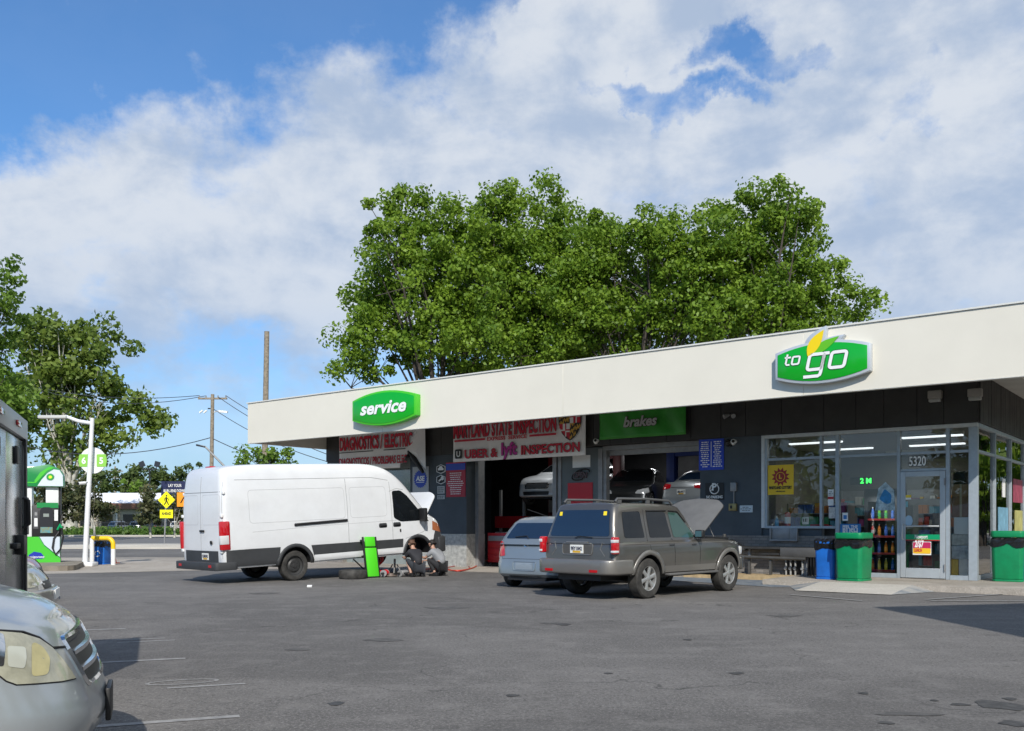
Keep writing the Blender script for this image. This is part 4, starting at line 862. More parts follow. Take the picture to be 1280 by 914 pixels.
MB().prism(rounded([(-w*.30,-.10*h),(-.02*w,h*.27),(w*.33,.05*h),(w*.30,-.25*h),(w*.05,-.28*h)],.05), -.012, -.009).build('drink_picture', mat('deep_ice', (.02,.20,.45), .4, var=.4, vs=8.), t)
t, w, h, y_ = wp('promo_poster', 'blue FEEL THE RUSH poster low in the big pane behind the bins', 'poster', 1050,655,1076,672, mat('rush_blue', (.03,.20,.50), .4, var=.3)); text_mb('FEEL THE', .1, 0, .003, y=y_-.004, z0=h*.18, fit=w*.72).build('lettering', M_LW, t); text_mb('RUSH', .2, 0, .008, y=y_-.004, z0=-h*.28, fit=w*.72).build('lettering', M_LW, t)
t, w, h, y_ = wp('promo_poster', 'small white and blue card above the FEEL THE RUSH poster', 'poster', 1053,641,1060,651, M_WHITE); MB().box(-w*.3,y_-.003,-h*.3,w*.3,y_-.001,h*.2).build('blue_mark', mat('bmk', (.05,.2,.5), .5), t)
xa, za = F(1066,599,.5); xb, zb = F(1088,603,.5)
t = bthing('price_display', 'small black LED display with green characters hanging inside the big pane', 'display', (xa+xb)/2, .55, (za+zb)/2); MB().box(-.28,-.03,-.09,.24,0,.09).build('case', M_BLACK, t); text_mb('2 M', .17, 0, .006, y=-.033, z0=-.06, x0=.09, fit=.26).build('led_characters', emis('green_led', (.05,1,.12), 2.2), t)
# things on the door
t = bthing('door_number', 'white house number 5320 on the glass over the door', 'number', (F(1146,583)[0]), -.0, 2.66); text_mb('5320', .30, 0, .006, y=.055, z0=0, fit=.36, depth=.006).build('digits', M_LW, t); text_mb('5320', .30, 0, .020, y=.0585, z0=0, fit=.38, depth=.004).build('digit_outline', M_LB, t)
def dp(name, lab, a, b, c, d, m): return pl(name, lab, 'sticker', a, b, c, d, m, v=.005, d=.008)
t, w, h, y_ = dp('door_band', 'green band across the shop door with a thin red edge', 1129,668,1175,675, mat('band_green', (.0,.30,.12), .4)); text_mb('Newport', .12, 0, .002, y=y_-.004, z0=-.03, fit=w*.35).build('lettering', M_LW, t); MB().box(-w/2,y_-.003,-h/2-.02,w/2,y_-.0,-h/2).build('red_edge', M_RED, t)
t, w, h, y_ = dp('door_offer', 'rounded red and yellow price sticker reading 2/$7 on the door', 1141,677,1164,694, M_WHITE)
MB().prism(rounded([(-w*.48,-.02),(w*.48,-.02),(w*.48,h*.46),(-w*.48,h*.46)],.03), y_-.004, y_-.001).build('red_field', mat('mag', (.50,.02,.10), .4), t); MB().prism(rounded([(-w*.48,-h*.40),(w*.48,-h*.40),(w*.48,.0),(-w*.48,.0)],.03), y_-.006, y_-.002).build('yellow_field', mat('yel', (.85,.50,.02), .4), t)
text_mb('2/$7', .2, .1, .008, y=y_-.006, z0=h*.10, x0=-w*.14, fit=w*.5).build('lettering', M_LW, t); text_mb('LUNCH', .1, 0, .003, y=y_-.008, z0=-h*.26, x0=-w*.2, fit=w*.42).build('lettering', M_LR, t)
t, w, h, y_ = dp('door_sticker', 'small yellow and white sticker at eye height on the door', 1129,619,1139,624.5, mat('yel2', (.8,.6,.05), .5)); MB().box(-w/2,y_-.003,-h*.5,w/2,y_-.001,-.01).build('white_strip', M_WHITE, t)
t, w, h, y_ = dp('door_sticker', 'small pale teal sticker under the yellow one on the door', 1129,627,1135,634, mat('teal', (.2,.42,.45), .5, var=.3, vs=20.))
xa, za = F(1136,651,.005); t = bthing('door_sticker', 'round pale blue sticker beside the door handle', 'sticker', xa, .005, za); MB().prism([(.085*math.cos(a), .12*math.sin(a)) for a in [2*math.pi*i/20 for i in range(20)]], -.008, -.002).build('disc', mat('pale_blue_st', (.35,.50,.62), .5), t)

# pipes and rack against the brick base
t = bthing('pipe_rail', 'bent grey steel pipe rail in front of the brick base', 'rail', -5.6, -.5, .12)
mb = MB(); mb.tube([(-.05,0,.98),(-.05,0,.80),(.0,0,.62),(.18,0,.46),(.5,0,.42),(2.0,0,.40)], .042, 10); mb.build('pipe', mat('galv_pipe', (.10,.097,.09), .5, .5, var=.3), t, smooth=60); MB().box(1.1,.02,-.0,1.16,.08,.40).build('post', MATS['galv_pipe'], t); MB().box(.55,.04,0,.61,.1,.42).build('post', MATS['galv_pipe'], t)
t = bthing('steel_bench', 'dark steel ledge with a slanted end plate under the lottery window', 'bench', -4.95, -.16, .12)
MB().box(-.3,-.22,.62,1.7,.12,.67).build('ledge', mat('dark_steel', (.045,.044,.042), .5, .3, var=.3), t); MB().box(.2,-.22,.48,1.5,.0,.52).build('lower_ledge', MATS['dark_steel'], t); mb = MB(); mb.obox((-.45,-.1,.70),.5,.3,.05,Matrix.Rotation(R(28),3,'Y')); mb.build('slanted_plate', MATS['dark_steel'], t, bevel=.005); MB().box(-.2,-.06,.0,-.14,.0,.62).build('post', M_GREY, t); MB().box(1.2,-.06,.0,1.26,.0,.62).build('post', M_GREY, t)
t = bthing('meter_cabinet', 'grey steel cabinet hood over a row of upright pipes beside the blue bin', 'cabinet', -3.95, -.30, .12)
MB().box(-.30,-.12,.44,.68,.24,.66).build('hood', mat('hood_grey', (.09,.088,.085), .5, .2, var=.2), t, bevel=.01); MB().box(-.30,.20,.0,.68,.24,.44).build('back_plate', M_BLACK, t)
for i in range(5): mb = MB(); mb.cyl((-.22+.115*i+(.06 if i>2 else 0),.06,.0),(-.22+.115*i+(.06 if i>2 else 0),.06,.36),.024); mb.cyl((-.22+.115*i+(.06 if i>2 else 0),.0,.16),(-.22+.115*i+(.06 if i>2 else 0),.06,.16),.035); mb.lathe([(.04,.30),(.0,.38)],10,Matrix.Translation((-.22+.115*i+(.06 if i>2 else 0),.06,0))); mb.build('pipe', mat('grey_pipe', (.35,.35,.34), .5, .3), t, smooth=50)
for i in range(5): MB().box(.36+.07*i,-.1,.0,.385+.07*i,-.07,.44).build('bar', M_BLACK, t)
# ---------------------------------------------------------------- vehicles
def chaikin(pts, n=2):
    for _ in range(n):
        q = [pts[0]]
        for a, b in zip(pts[:-1], pts[1:]): q += [tuple(.75*x+.25*y for x, y in zip(a, b)), tuple(.25*x+.75*y for x, y in zip(a, b))]
        pts = q+[pts[-1]]
    return pts
def curve(pts, n=2):
    p = chaikin([tuple(map(float, x)) for x in pts], n); X = [a for a, _ in p]; Y = [b for _, b in p]
    return lambda x: float(np.interp(x, X, Y))
def hull(levels, zb, zt, xr, xf, W, rr=.2, rf=.25, bowr=.03, bowf=.08, crown=.03, ns=30, nc=7, nf=5, J=6):
    """levels: (t, inset, rear_shift, front_shift); half plan from the rear centre round the side to the front centre"""
    V = []; Fs = []; ring = None
    for (t, ins, dr, df) in levels:
        a, b = xr+dr, xf-df; half = []
        def Wx(x): return (W(x) if callable(W) else W)-ins
        wr, wf = Wx(a+rr), Wx(b-rf)
        for i in range(nf): y = (wr-rr)*i/nf; half.append((a+bowr*(y/wr)**2, y))
        for i in range(nc): q = math.pi/2*i/nc; half.append((a+bowr*((wr-rr)/wr)**2+rr-rr*math.cos(q), wr-rr+rr*math.sin(q)))
        xa, xb = a+bowr+rr, b-bowf-rf
        for i in range(ns+1): x = xa+(xb-xa)*i/ns; half.append((x, Wx(x)))
        for i in range(1, nc+1): q = math.pi/2*i/nc; half.append((b-bowf*((wf-rf)/wf)**2-rf+rf*math.sin(q), wf-rf+rf*math.cos(q)))
        for i in range(nf-1, -1, -1): y = (wf-rf)*i/nf; half.append((b-bowf*(y/wf)**2, y))
        n = len(half); base = len(V)
        for (x, y) in half: z = zb(x)+(zt(x)-zb(x))*t; V.append((x, -y, z))
        for (x, y) in reversed(half[1:-1]): z = zb(x)+(zt(x)-zb(x))*t; V.append((x, y, z))
        m = 2*n-2
        if ring is not None:
            for i in range(m): Fs.append((ring+i, ring+(i+1)%m, base+(i+1)%m, base+i))
        else: first = base
        ring = base
    def cap(b0, sgn, cr):
        rows_ = []
        for k in range(n):
            R_ = b0+k; L_ = b0 if k == 0 else (b0+n-1 if k == n-1 else b0+2*n-2-k)
            if R_ == L_: rows_.append([R_]*(J+1)); continue
            p, q = Vector(V[R_]), Vector(V[L_]); row = [R_]
            hw = abs(p.y)
            for j in range(1, J):
                s = j/J; w = p.lerp(q, s); k_ = 1-(2*s-1)**2; V.append((w.x, w.y, w.z+sgn*cr*k_*min(1, hw/.6))); row.append(len(V)-1)
            row.append(L_); rows_.append(row)
        for k in range(n-1):
            A, B = rows_[k], rows_[k+1]
            for j in range(J):
                f = []
                for i in (A[j], A[j+1], B[j+1], B[j]):
                    if i not in f: f.append(i)
                if len(f) > 2: Fs.append(tuple(f if sgn > 0 else reversed(f)))
    cap(ring, 1, crown); cap(first, -1, 0.)
    mb = MB(); mb.add(V, Fs); return mb
def bool_cut(o, cutter, m_cut=True):
    co = cutter.build('cut', M_BLACK, o.parent); mod = o.modifiers.new('b', 'BOOLEAN'); mod.operation = 'DIFFERENCE'; mod.object = co; mod.material_mode = 'TRANSFER'; mod.solver = 'EXACT'
    dg = bpy.context.evaluated_depsgraph_get(); dg.update(); me = bpy.data.meshes.new_from_object(o.evaluated_get(dg), depsgraph=dg)
    o.modifiers.clear(); old = o.data; o.data = me; bpy.data.meshes.remove(old); cm = co.data; bpy.data.objects.remove(co); bpy.data.meshes.remove(cm); smooth_by_angle(me, 38)
AX = {'R': ((0,-1,0),(1,0,0)), 'L': ((0,1,0),(1,0,0)), 'B': ((-1,0,0),(0,1,0)), 'F': ((1,0,0),(0,1,0))}
class Car:
    def __init__(s, name, label, cat, loc, ang, group=None, z=0.):
        s.root = thing(name, label, cat, (loc[0], loc[1], z), ang, group); s.mbs = []; s.bvh = None
    def solid(s, name, mb, m, cut=None, parent=None):
        s.mbs.append(mb); o = mb.build(name, m, parent or s.root, smooth=38)
        if cut: bool_cut(o, cut)
        s.bvh = None; return o
    def tree(s):
        if s.bvh is None:
            V = []; Fs = []
            for m in s.mbs: b = len(V); V += m.v; Fs += [tuple(b+i for i in f) for f in m.f]
            s.bvh = BVHTree.FromPolygons(V, Fs, epsilon=0)
        return s.bvh
    def cast(s, a, z, ax, off):
        if ax == 'T': o, d = Vector((a, z, 5)), Vector((0,0,-1))
        elif isinstance(ax, str):
            n_, u_ = AX[ax]; d = -Vector(n_); o = Vector(n_)*8 + (Vector((a,0,z)) if ax in 'RL' else Vector((0,a,z)))
        else: n_, u_, c_ = ax; d = -Vector(n_).normalized(); o = Vector(c_)+Vector(u_)*a+Vector((0,0,z))-d*4
        h = s.tree().ray_cast(o, d)
        if h[0] is None:
            h = s.tree().find_nearest(o+d*(7 if isinstance(ax, str) and ax != 'T' else 4))
        nrm = h[1] if h[1].dot(d) < 0 else -h[1]
        return h[0]+nrm*off
    def patch(s, name, poly, ax, m, parent=None, off=.005, cuts=2, r=0., mirror=False, label=None, thick=0.):
        if r: poly = rounded(poly, r)
        bm = bmesh.new(); vs = [bm.verts.new((p[0], p[1], 0)) for p in poly]; bm.faces.new(vs)
        bmesh.ops.triangulate(bm, faces=bm.faces)
        for _ in range(cuts):
            L_ = [e for e in bm.edges if e.calc_length() > .12]
            if L_: bmesh.ops.subdivide_edges(bm, edges=L_, cuts=1, use_grid_fill=False); bmesh.ops.triangulate(bm, faces=[f for f in bm.faces if len(f.verts) > 3])
        for v in bm.verts: v.co = s.cast(v.co.x, v.co.y, ax, off)
        me = bpy.data.meshes.new(name); bm.to_mesh(me); bm.free()
        for p in me.polygons: p.use_smooth = True
        o = linkmesh(name, me, m, parent or s.root)
        if thick: q = o.modifiers.new('t','SOLIDIFY'); q.thickness = thick; q.offset = 0
        if label: o['label'] = label
        return o
    def line(s, name, pts, ax, m=None, w=.010, off=.003, parent=None, step=.08, thick=.004):
        P = []
        for a, b in zip(pts[:-1], pts[1:]):
            n = max(1, int(math.dist(a, b)/step)); P += [tuple(a[k]+(b[k]-a[k])*i/n for k in (0,1)) for i in range(n)]
        P.append(pts[-1]); mb = MB()
        mb.tube([s.cast(p[0], p[1], ax, off-w*.3) for p in P], w/2, 5); return mb.build(name, m or M_BLACK, parent or s.root, fix=False)
    def wheel(s, x, y, r=.35, w=.22, rim=None, spokes=6, steel=False, rimr=.66, parts=True):
        sg = 1 if y > 0 else -1; M = Matrix.Translation((x, y, r)) @ Matrix.Rotation(R(-90*sg), 4, 'X')
        h = w/2; mb = MB()
        mb.lathe([(r*rimr,-h*.9),(r*.80,-h*1.02),(r*.93,-h*.96),(r*.99,-h*.75),(r,-h*.4),(r,h*.4),(r*.99,h*.75),(r*.93,h*.96),(r*.80,h*1.02),(r*rimr,h*.9)], 40, M)
        t = mb.build('wheel', M_TYRE, s.root, smooth=30)
        q = MB(); R_ = r*rimr
        q.lathe([(R_*1.02,h*.92),(R_*.96,h*.86),(R_*.93,h*.45),(R_*.90,0.),(R_*.90,-h*.8)], 32, M)
        if parts:
            if steel:
                q.lathe([(R_*.93,h*.5),(R_*.72,h*.35),(R_*.55,h*.62),(R_*.25,h*.62),(R_*.22,h*.8),(0,h*.82)], 32, M)
                for i in range(8): a = 2*math.pi*i/8; q.cyl(M @ Vector((R_*.40*math.cos(a), R_*.40*math.sin(a), h*.6)), M @ Vector((R_*.40*math.cos(a), R_*.40*math.sin(a), h*.70)), .018, n=6)
            else:
                for i in range(spokes):
                    a = 2*math.pi*(i+.25)/spokes; c, n_ = Vector((math.cos(a), math.sin(a), 0)), Vector((-math.sin(a), math.cos(a), 0)); vs = []
                    for rad, wd, zz, th in ((.14,.17,.80,.35),(.55,.15,.78,.22),(.95,.20,.80,.16)):
                        for sx, dz in ((-1,0),(-.7,.06),(.7,.06),(1,0)): vs.append(M @ (c*R_*rad + n_*R_*wd*sx + Vector((0,0,h*(zz+dz)))))
                        for sx in (1,-1): vs.append(M @ (c*R_*rad + n_*R_*wd*sx + Vector((0,0,h*(zz-th)))))
                    fs = []
                    for k in (0,1):
                        for i_ in range(6): fs.append((k*6+i_, k*6+(i_+1)%6, (k+1)*6+(i_+1)%6, (k+1)*6+i_))
                    q.add(vs, fs)
                q.lathe([(R_*.24,h*.4),(R_*.24,h*.86),(R_*.18,h*.92),(0,h*.93)], 20, M)
        ro = q.build('rim', rim or M_ALLOY, t, smooth=35)
        if parts:
            k = MB(); k.lathe([(R_*.70,h*.10),(0,h*.10)], 24, M); k.lathe([(R_*.86,-h*.3),(0,-h*.3)], 24, M); k.build('brake_disc', mat('brake_grey', (.10,.095,.09), .5, .4), t)
        return t
    def plate(s, y, z, ax, txt, w=.305, h=.152, x=None):
        p = s.cast(y, z, ax, .012); sg = -1 if ax == 'B' else 1
        t = bpy.data.objects.new('licence_plate', None)
        mb = MB(); mb.box(p.x-.006, y-w/2, z-h/2, p.x+.006, y+w/2, z+h/2); o = mb.build('licence_plate', mat('plate_white', (.72,.72,.68), .4), s.root); bpy.data.objects.remove(t)
        q = MB(); q.box(p.x-sg*-.0075, y-w*.3, z-h*.45, p.x+sg*.0085, y+w*.3, z-h*.2); q.build('plate_stripe', mat('plate_gold', (.6,.35,.03), .5), o)
        l = text_mb(txt, .09, 0, .002, z0=-.02, fit=w*.85); l2 = MB(); l2.add([((p.x+sg*(.009-v[1])), y+sg*v[0], z+v[2]) for v in l.v], l.f); l2.build('plate_number', mat('plate_ink', (.03,.03,.06), .5), o)
        return o
M_TYRE = mat('tyre_rubber', (.022,.021,.020), .8, var=.4, vs=6., var2=(.06,.057,.052))
M_ALLOY = mat('alloy', (.50,.50,.49), .35, .7, var=.1); M_STEELR = mat('steel_wheel', (.05,.05,.05), .5, .4)
M_TINT = mat('tinted_window', (.008,.010,.012), .03, spec=.35, var=.3, vs=1.); M_TINTB = mat('rear_tinted_window', (.010,.022,.045), .05, spec=.9)
M_CHROME = mat('chrome', (.75,.76,.77), .10, 1.); M_TRIM = mat('dark_trim', (.035,.037,.04), .65, var=.15, vs=3.)
M_LENSR = mat('red_lens', (.45,.006,.012), .12, coat=1.); M_LENSW = mat('clear_lens', (.62,.62,.62), .12, coat=1.); M_LENSA = mat('amber_lens', (.75,.22,.01), .15, coat=1.)
M_CABIN = mat('car_interior', (.09,.085,.08), .8)
HD = math.atan2(.712, .702)
def arch_cut(xs, W, r, zc, inner=.30):
    c = MB()
    for x in xs:
        for s_ in (-1, 1): c.cyl((x, s_*(W+.2), zc), (x, s_*(W-inner), zc), r, n=40)
    return c
# ---- white high-roof van
P_VAN = paint('van_white', (.68,.69,.70), .35, dirt=.10)
van = Car('cargo_van', 'white high-roof panel van with its bonnet raised, parked at the left garage bay', 'van', (-5.83,22.67), HD); van.root.rotation_euler = (0, R(-2.9), HD)
zt = curve([(-1.87,2.66),(-1.5,2.74),(-.8,2.78),(1.8,2.78),(2.5,2.76),(3.0,2.62),(3.4,2.34),(3.9,1.82),(4.22,1.46),(4.45,1.34),(4.80,1.20),(5.0,1.04)])
zb = curve([(-1.8,.43),(-1.2,.42),(5,.36)])
LV = [(0,.04,.04,.04),(.04,.0,.0,.0),(.22,-.0,.0,.0),(.36,.0,.01,.03),(.42,.015,.012,.06),(.6,.03,.02,.10),(.8,.075,.05,.12),(.90,.115,.075,.13),(.955,.15,.10,.15),(.985,.19,.14,.16),(1,.25,.20,.18)]
WV = curve([(-1.9,1.01),(-1.2,1.02),(4.0,1.01),(4.5,.98),(5,.93)])
body = van.solid('body', hull(LV, zb, zt, -1.86, 4.92, WV, .16, .26, .03, .12, .02, ns=70), P_VAN, arch_cut((0, 3.75), 1.01, .43, .38, .34))
zl = lambda a: [(x, a) for x in (-1.5, 3.2)]
def vpoly(poly, nm='cladding', m=M_TRIM, **k): van.patch(nm, poly, 'R', m, off=k.pop('off', .014), **k); van.patch(nm, poly, 'L', m, off=.014)
arcp = lambda cx, cz, r, a0, a1, n=14: [(cx+r*math.cos(R(a0+(a1-a0)*i/n)), cz+r*math.sin(R(a0+(a1-a0)*i/n))) for i in range(n+1)]
vpoly([(-1.76,.47),(-1.76,.84),(-1.2,.84),(-.40,.83)]+arcp(0,.38,.52,145,182)+[(-.52,.45)], cuts=3)
vpoly([(.50,.58),(.44,.82),(3.26,.80)]+[(3.24,.58)], cuts=3)
vpoly([(4.28,.68),(4.40,.95),(4.62,.90),(4.66,.50),(4.33,.46)], cuts=2)
for x in (0, 3.75):
    van.patch('arch_trim', arcp(x,.38,.51,180,0)+arcp(x,.38,.425,0,180), 'R', M_TRIM, off=.02, cuts=1, thick=.02); van.patch('arch_trim', arcp(x,.38,.51,180,0)+arcp(x,.38,.425,0,180), 'L', M_TRIM, off=.02, cuts=1)
van.patch('rear_lower_panel', [(-1.0,.47),(1.0,.47),(1.0,.83),(-1.0,.83)], 'B', M_TRIM, off=.012, cuts=3)
bb = MB(); bb.prism(rounded([(-2.03,-.98),(-2.03,.98),(-1.70,1.04),(-1.5,1.04),(-1.5,-1.04),(-1.70,-1.04)],.08), .40, .58, 'z'); bb.build('rear_bumper', M_TRIM, van.root, bevel=.02)
fb = MB(); fb.prism(rounded([(5.02,-.62),(5.02,.62),(4.78,.96),(4.45,1.02),(4.45,-1.02),(4.78,-.96)],.12), .36, .78, 'z'); fb.build('front_bumper', M_TRIM, van.root, bevel=.05)
van.line('roof_seam', [(-1.45,2.42),(2.35,2.42),(2.9,2.34)], 'R', mat('seam_grey', (.22,.225,.23), .6), .012)
van.line('panel_seam', [(1.55,2.40),(1.55,.50)], 'R', MATS['seam_grey'], .012); van.line('panel_seam', [(2.93,2.3),(2.93,.55)], 'R', MATS['seam_grey'], .012)
P1 = rounded([(-1.15,1.42),(-1.15,2.18),(1.48,2.18),(1.48,1.42)],.10); van.line('recess_shade_line', P1+[P1[0]], 'R', mat('press_shade', (.38,.385,.39), .6), .010, off=.001)  # shading of the pressed side panels drawn as grey lines; the side stays flat
P1 = rounded([(1.64,1.42),(1.64,2.18),(2.78,2.18),(2.78,1.42)],.10); van.line('recess_shade_line', P1+[P1[0]], 'R', MATS['press_shade'], .010, off=.001)
van.line('crease_shade_line', [(-1.1,1.22),(.8,1.27),(4.1,1.30)], 'R', MATS['press_shade'], .014, off=.0)  # shading along the side pressing put into a soft grey line
van.patch('slide_rail', rounded([(.0,1.30),(.0,1.36),(1.52,1.40),(1.52,1.34)],.02), 'R', M_BLACK, off=.02, thick=.02)
van.patch('side_sill', [(.52,.44),(.52,.58),(3.24,.58),(3.24,.44)], 'R', P_VAN, off=.02, cuts=3)
# cab window with a view into the cab
CW = rounded([(2.99,1.36),(2.99,2.06),(3.28,2.07),(3.50,1.93),(4.03,1.38),(3.96,1.25),(3.22,1.25)],.07)
for a_ in 'RL': van.patch('door_window', CW, a_, M_TINT, off=.006, cuts=2)
van.line('door_seam', [(2.90,2.05),(3.15,2.12),(3.4,2.08)], 'R', MATS['seam_grey'], .010); van.line('door_seam', [(4.10,1.22),(4.0,.95),(3.35,.80)], 'R', MATS['seam_grey'], .010)
van.patch('quarter_trim', [(3.98,1.36),(3.93,1.24),(4.22,1.22),(4.12,1.33)], 'R', M_BLACK, off=.008)
van.patch('windscreen', rounded([(3.42,-.78),(4.16,-.84),(4.16,.84),(3.42,.78)],.06), 'T', M_TINT, off=.006, cuts=3)
for x in (2.62, 3.08):
    p = van.cast(x, 1.18, 'R', .0); hb = MB(); hb.obox((x, p.y-.02, 1.18), .20, .05, .035); hb.build('door_handle', M_BLACK, van.root, bevel=.012)
    van.patch('handle_recess', rounded([(x-.13,1.12),(x+.13,1.12),(x+.13,1.24),(x-.13,1.24)],.05), 'R', M_TRIM, off=.003)
van.patch('fuel_cap', rounded([(3.16,.98),(3.21,.98),(3.21,1.06),(3.16,1.06)],.01), 'R', M_BLACK, off=.006)
p = van.cast(3.95, 1.3, 'R', 0.)
mi = MB(); mi.box(3.82,p.y-.30,1.22,3.93,p.y-.06,1.58); mi.box(3.86,p.y-.09,1.52,3.91,p.y+.04,1.57); mi.box(3.86,p.y-.09,1.26,3.91,p.y+.04,1.31); mi.build('wing_mirror', M_BLACK, van.root, bevel=.03)
p2 = -p.y; mi = MB(); mi.box(3.82,p2+.06,1.22,3.93,p2+.30,1.58); mi.box(3.86,p2-.04,1.40,3.91,p2+.09,1.46); mi.build('wing_mirror', M_BLACK, van.root, bevel=.03)
# tail lamps, rear doors
tl = MB(); tl.box(-1.905,-1.035,.85,-1.66,-.94,1.50); o = tl.build('tail_lamp', M_LENSR, van.root, bevel=.03)
k = MB(); k.box(-1.911,-1.040,.98,-1.70,-.95,1.18); k.build('reverse_lens', M_LENSW, o, bevel=.01)
tl = MB(); tl.box(-1.88,.92,.85,-1.66,1.0,1.50); o = tl.build('tail_lamp', M_LENSR, van.root, bevel=.03)
for x_, n_ in ((-.02, 'door_seam'),): van.line(n_, [(x_,.64),(x_,2.52)], 'B', MATS['seam_grey'], .014)
for s_ in (-1,1):
    pz = rounded([(s_*.10,1.42),(s_*.10,2.10),(s_*.86,2.10),(s_*.86,1.42)],.08); van.line('door_shade_line', pz+[pz[0]], 'B', MATS['press_shade'], .012, off=0)  # grey outline paints the shading of the pressed rear door panels
    van.line('door_edge', [(s_*.93,.66),(s_*.93,1.6),(s_*.88,2.45)], 'B', MATS['seam_grey'], .010)
    for z_ in (.82, 1.62, 2.14): q = van.cast(s_*.92, z_, 'B', .0); hb = MB(); hb.obox((q.x-.015, s_*.93, z_), .05, .08, .07); hb.build('hinge', M_WHITE, van.root, bevel=.01)
van.line('door_step', [(-.86,2.16),(.86,2.16)], 'B', MATS['seam_grey'], .016)
q = van.cast(-.08, 1.28, 'B', .01); hb = MB(); hb.obox((q.x-.01,-.10,1.28), .03, .2, .05); hb.build('door_handle', M_BLACK, van.root, bevel=.01)
q = van.cast(-.40, 1.02, 'B', .01); hb = MB(); hb.cyl((q.x,-.52,1.02),(q.x-.02,-.52,1.02),.045); hb.build('badge', M_BLACK, van.root)
mb = MB(); mb.box(-1.60,-.12,2.70,-1.46,.12,2.765); mb.build('high_brake_lamp', M_LENSR, van.root, bevel=.01)
van.plate(-.22, .70, 'B', 'C68342')
for s_ in (-1,1): MB().box(-2.038,s_*.72-.06,.47,-2.025,s_*.72+.06,.53).build('reflector', M_LENSR, van.root)
hl = van.patch('headlamp', rounded([(4.30,.98),(4.36,1.22),(4.60,1.12),(4.72,1.0),(4.68,.88)],.03), 'R', mat('headlamp_amber', (.35,.12,.05), .12, coat=1.), off=.010)
# raised bonnet
bo = MB(); Mh = Matrix.Translation((4.22,0,1.36)) @ Matrix.Rotation(R(-52),4,'Y')
bl_ = rounded([(0,-.78),(.70,-.72),(.80,-.5),(.80,.5),(.70,.72),(0,.78)],.10); n = len(bl_)
for zz in (0,.035): bo.v += [tuple(Mh @ Vector((a, b, zz-.05*(abs(b)/.78)**2))) for a, b in bl_]
bo.f = [tuple(range(n)), tuple(reversed(range(n,2*n)))]+[(i,n+i,n+(i+1)%n,(i+1)%n) for i in range(n)]; bo.mi = [0]*len(bo.f); bo.build('bonnet', P_VAN, van.root, bevel=.008)
eb = MB(); eb.box(4.25,-.7,1.0,4.75,.7,1.22); eb.build('engine_bay', M_BLACK, van.root, bevel=.03)
for x, y in ((0,-.88),(0,.88),(3.75,.88)): van.wheel(x, y, .36, .22, M_STEELR, steel=True)
ax_ = MB(); ax_.cyl((0,-.8,.36),(0,.8,.36),.06); ax_.box(-1.4,-.35,.36,4.4,-.28,.46); ax_.box(-1.4,.28,.36,4.4,.35,.46); ax_.cyl((3.75,-.8,.40),(3.75,.8,.40),.05); ax_.lathe([(0,-.1),(.14,-.1),(.14,.1),(0,.1)],20,Matrix.Translation((3.75,-.72,.40)) @ Matrix.Rotation(R(90),4,'X')); ax_.build('underbody', M_BLACK, van.root)
# ---- taupe SUV
P_SUV = paint('suv_taupe', (.116,.110,.101), .36, .6, dirt=.18)
P_SUVL = paint('suv_lower', (.20,.19,.175), .42, .5, dirt=.25)
suv = Car('suv', 'taupe four-wheel-drive with roof rails, bonnet propped open, parked before the right garage bay', 'car', (1.84,17.33), HD)
zt = curve([(-1.02,1.02),(1.85,1.06),(2.05,1.07),(2.6,1.04),(3.25,.98),(3.45,.88)]); zb = curve([(-1.05,.44),(0,.42),(3.45,.42)])
LVS = [(0,.08,.06,.06),(.06,.02,.0,.0),(.30,.0,.0,.0),(.36,.0,.035,.03),(.60,-.01,.045,.05),(.85,.0,.05,.07),(.94,.012,.06,.09),(1,.04,.09,.13)]
WS = curve([(-1.0,.84),(-.5,.88),(2.6,.89),(3.1,.86),(3.45,.80)])
suv.solid('body', hull(LVS, zb, zt, -1.0, 3.42, WS, .14, .22, .04, .12, .02, ns=60), P_SUV, arch_cut((0, 2.7), .89, .42, .38, .30))
zt = curve([(-.98,1.60),(-.75,1.68),(-.2,1.715),(.8,1.72),(1.2,1.69),(1.40,1.62),(2.1,1.0)]); zb = curve([(-1,1.0),(2.2,1.0)])
LG = [(0,.03,.05,.0),(.1,.04,.06,.12),(.45,.10,.12,.30),(.75,.145,.19,.46),(.9,.175,.23,.55),(.97,.205,.26,.58),(1,.25,.31,.62)]
zt2 = curve([(-1,1.70),(-.55,1.72),(.6,1.735),(1.15,1.70),(1.3,1.68),(2.2,1.64)])
suv.solid('cabin', hull(LG, zb, zt2, -1.0, 1.92, lambda x: .86, .10, .12, .04, .06, .02, ns=40), P_SUV)
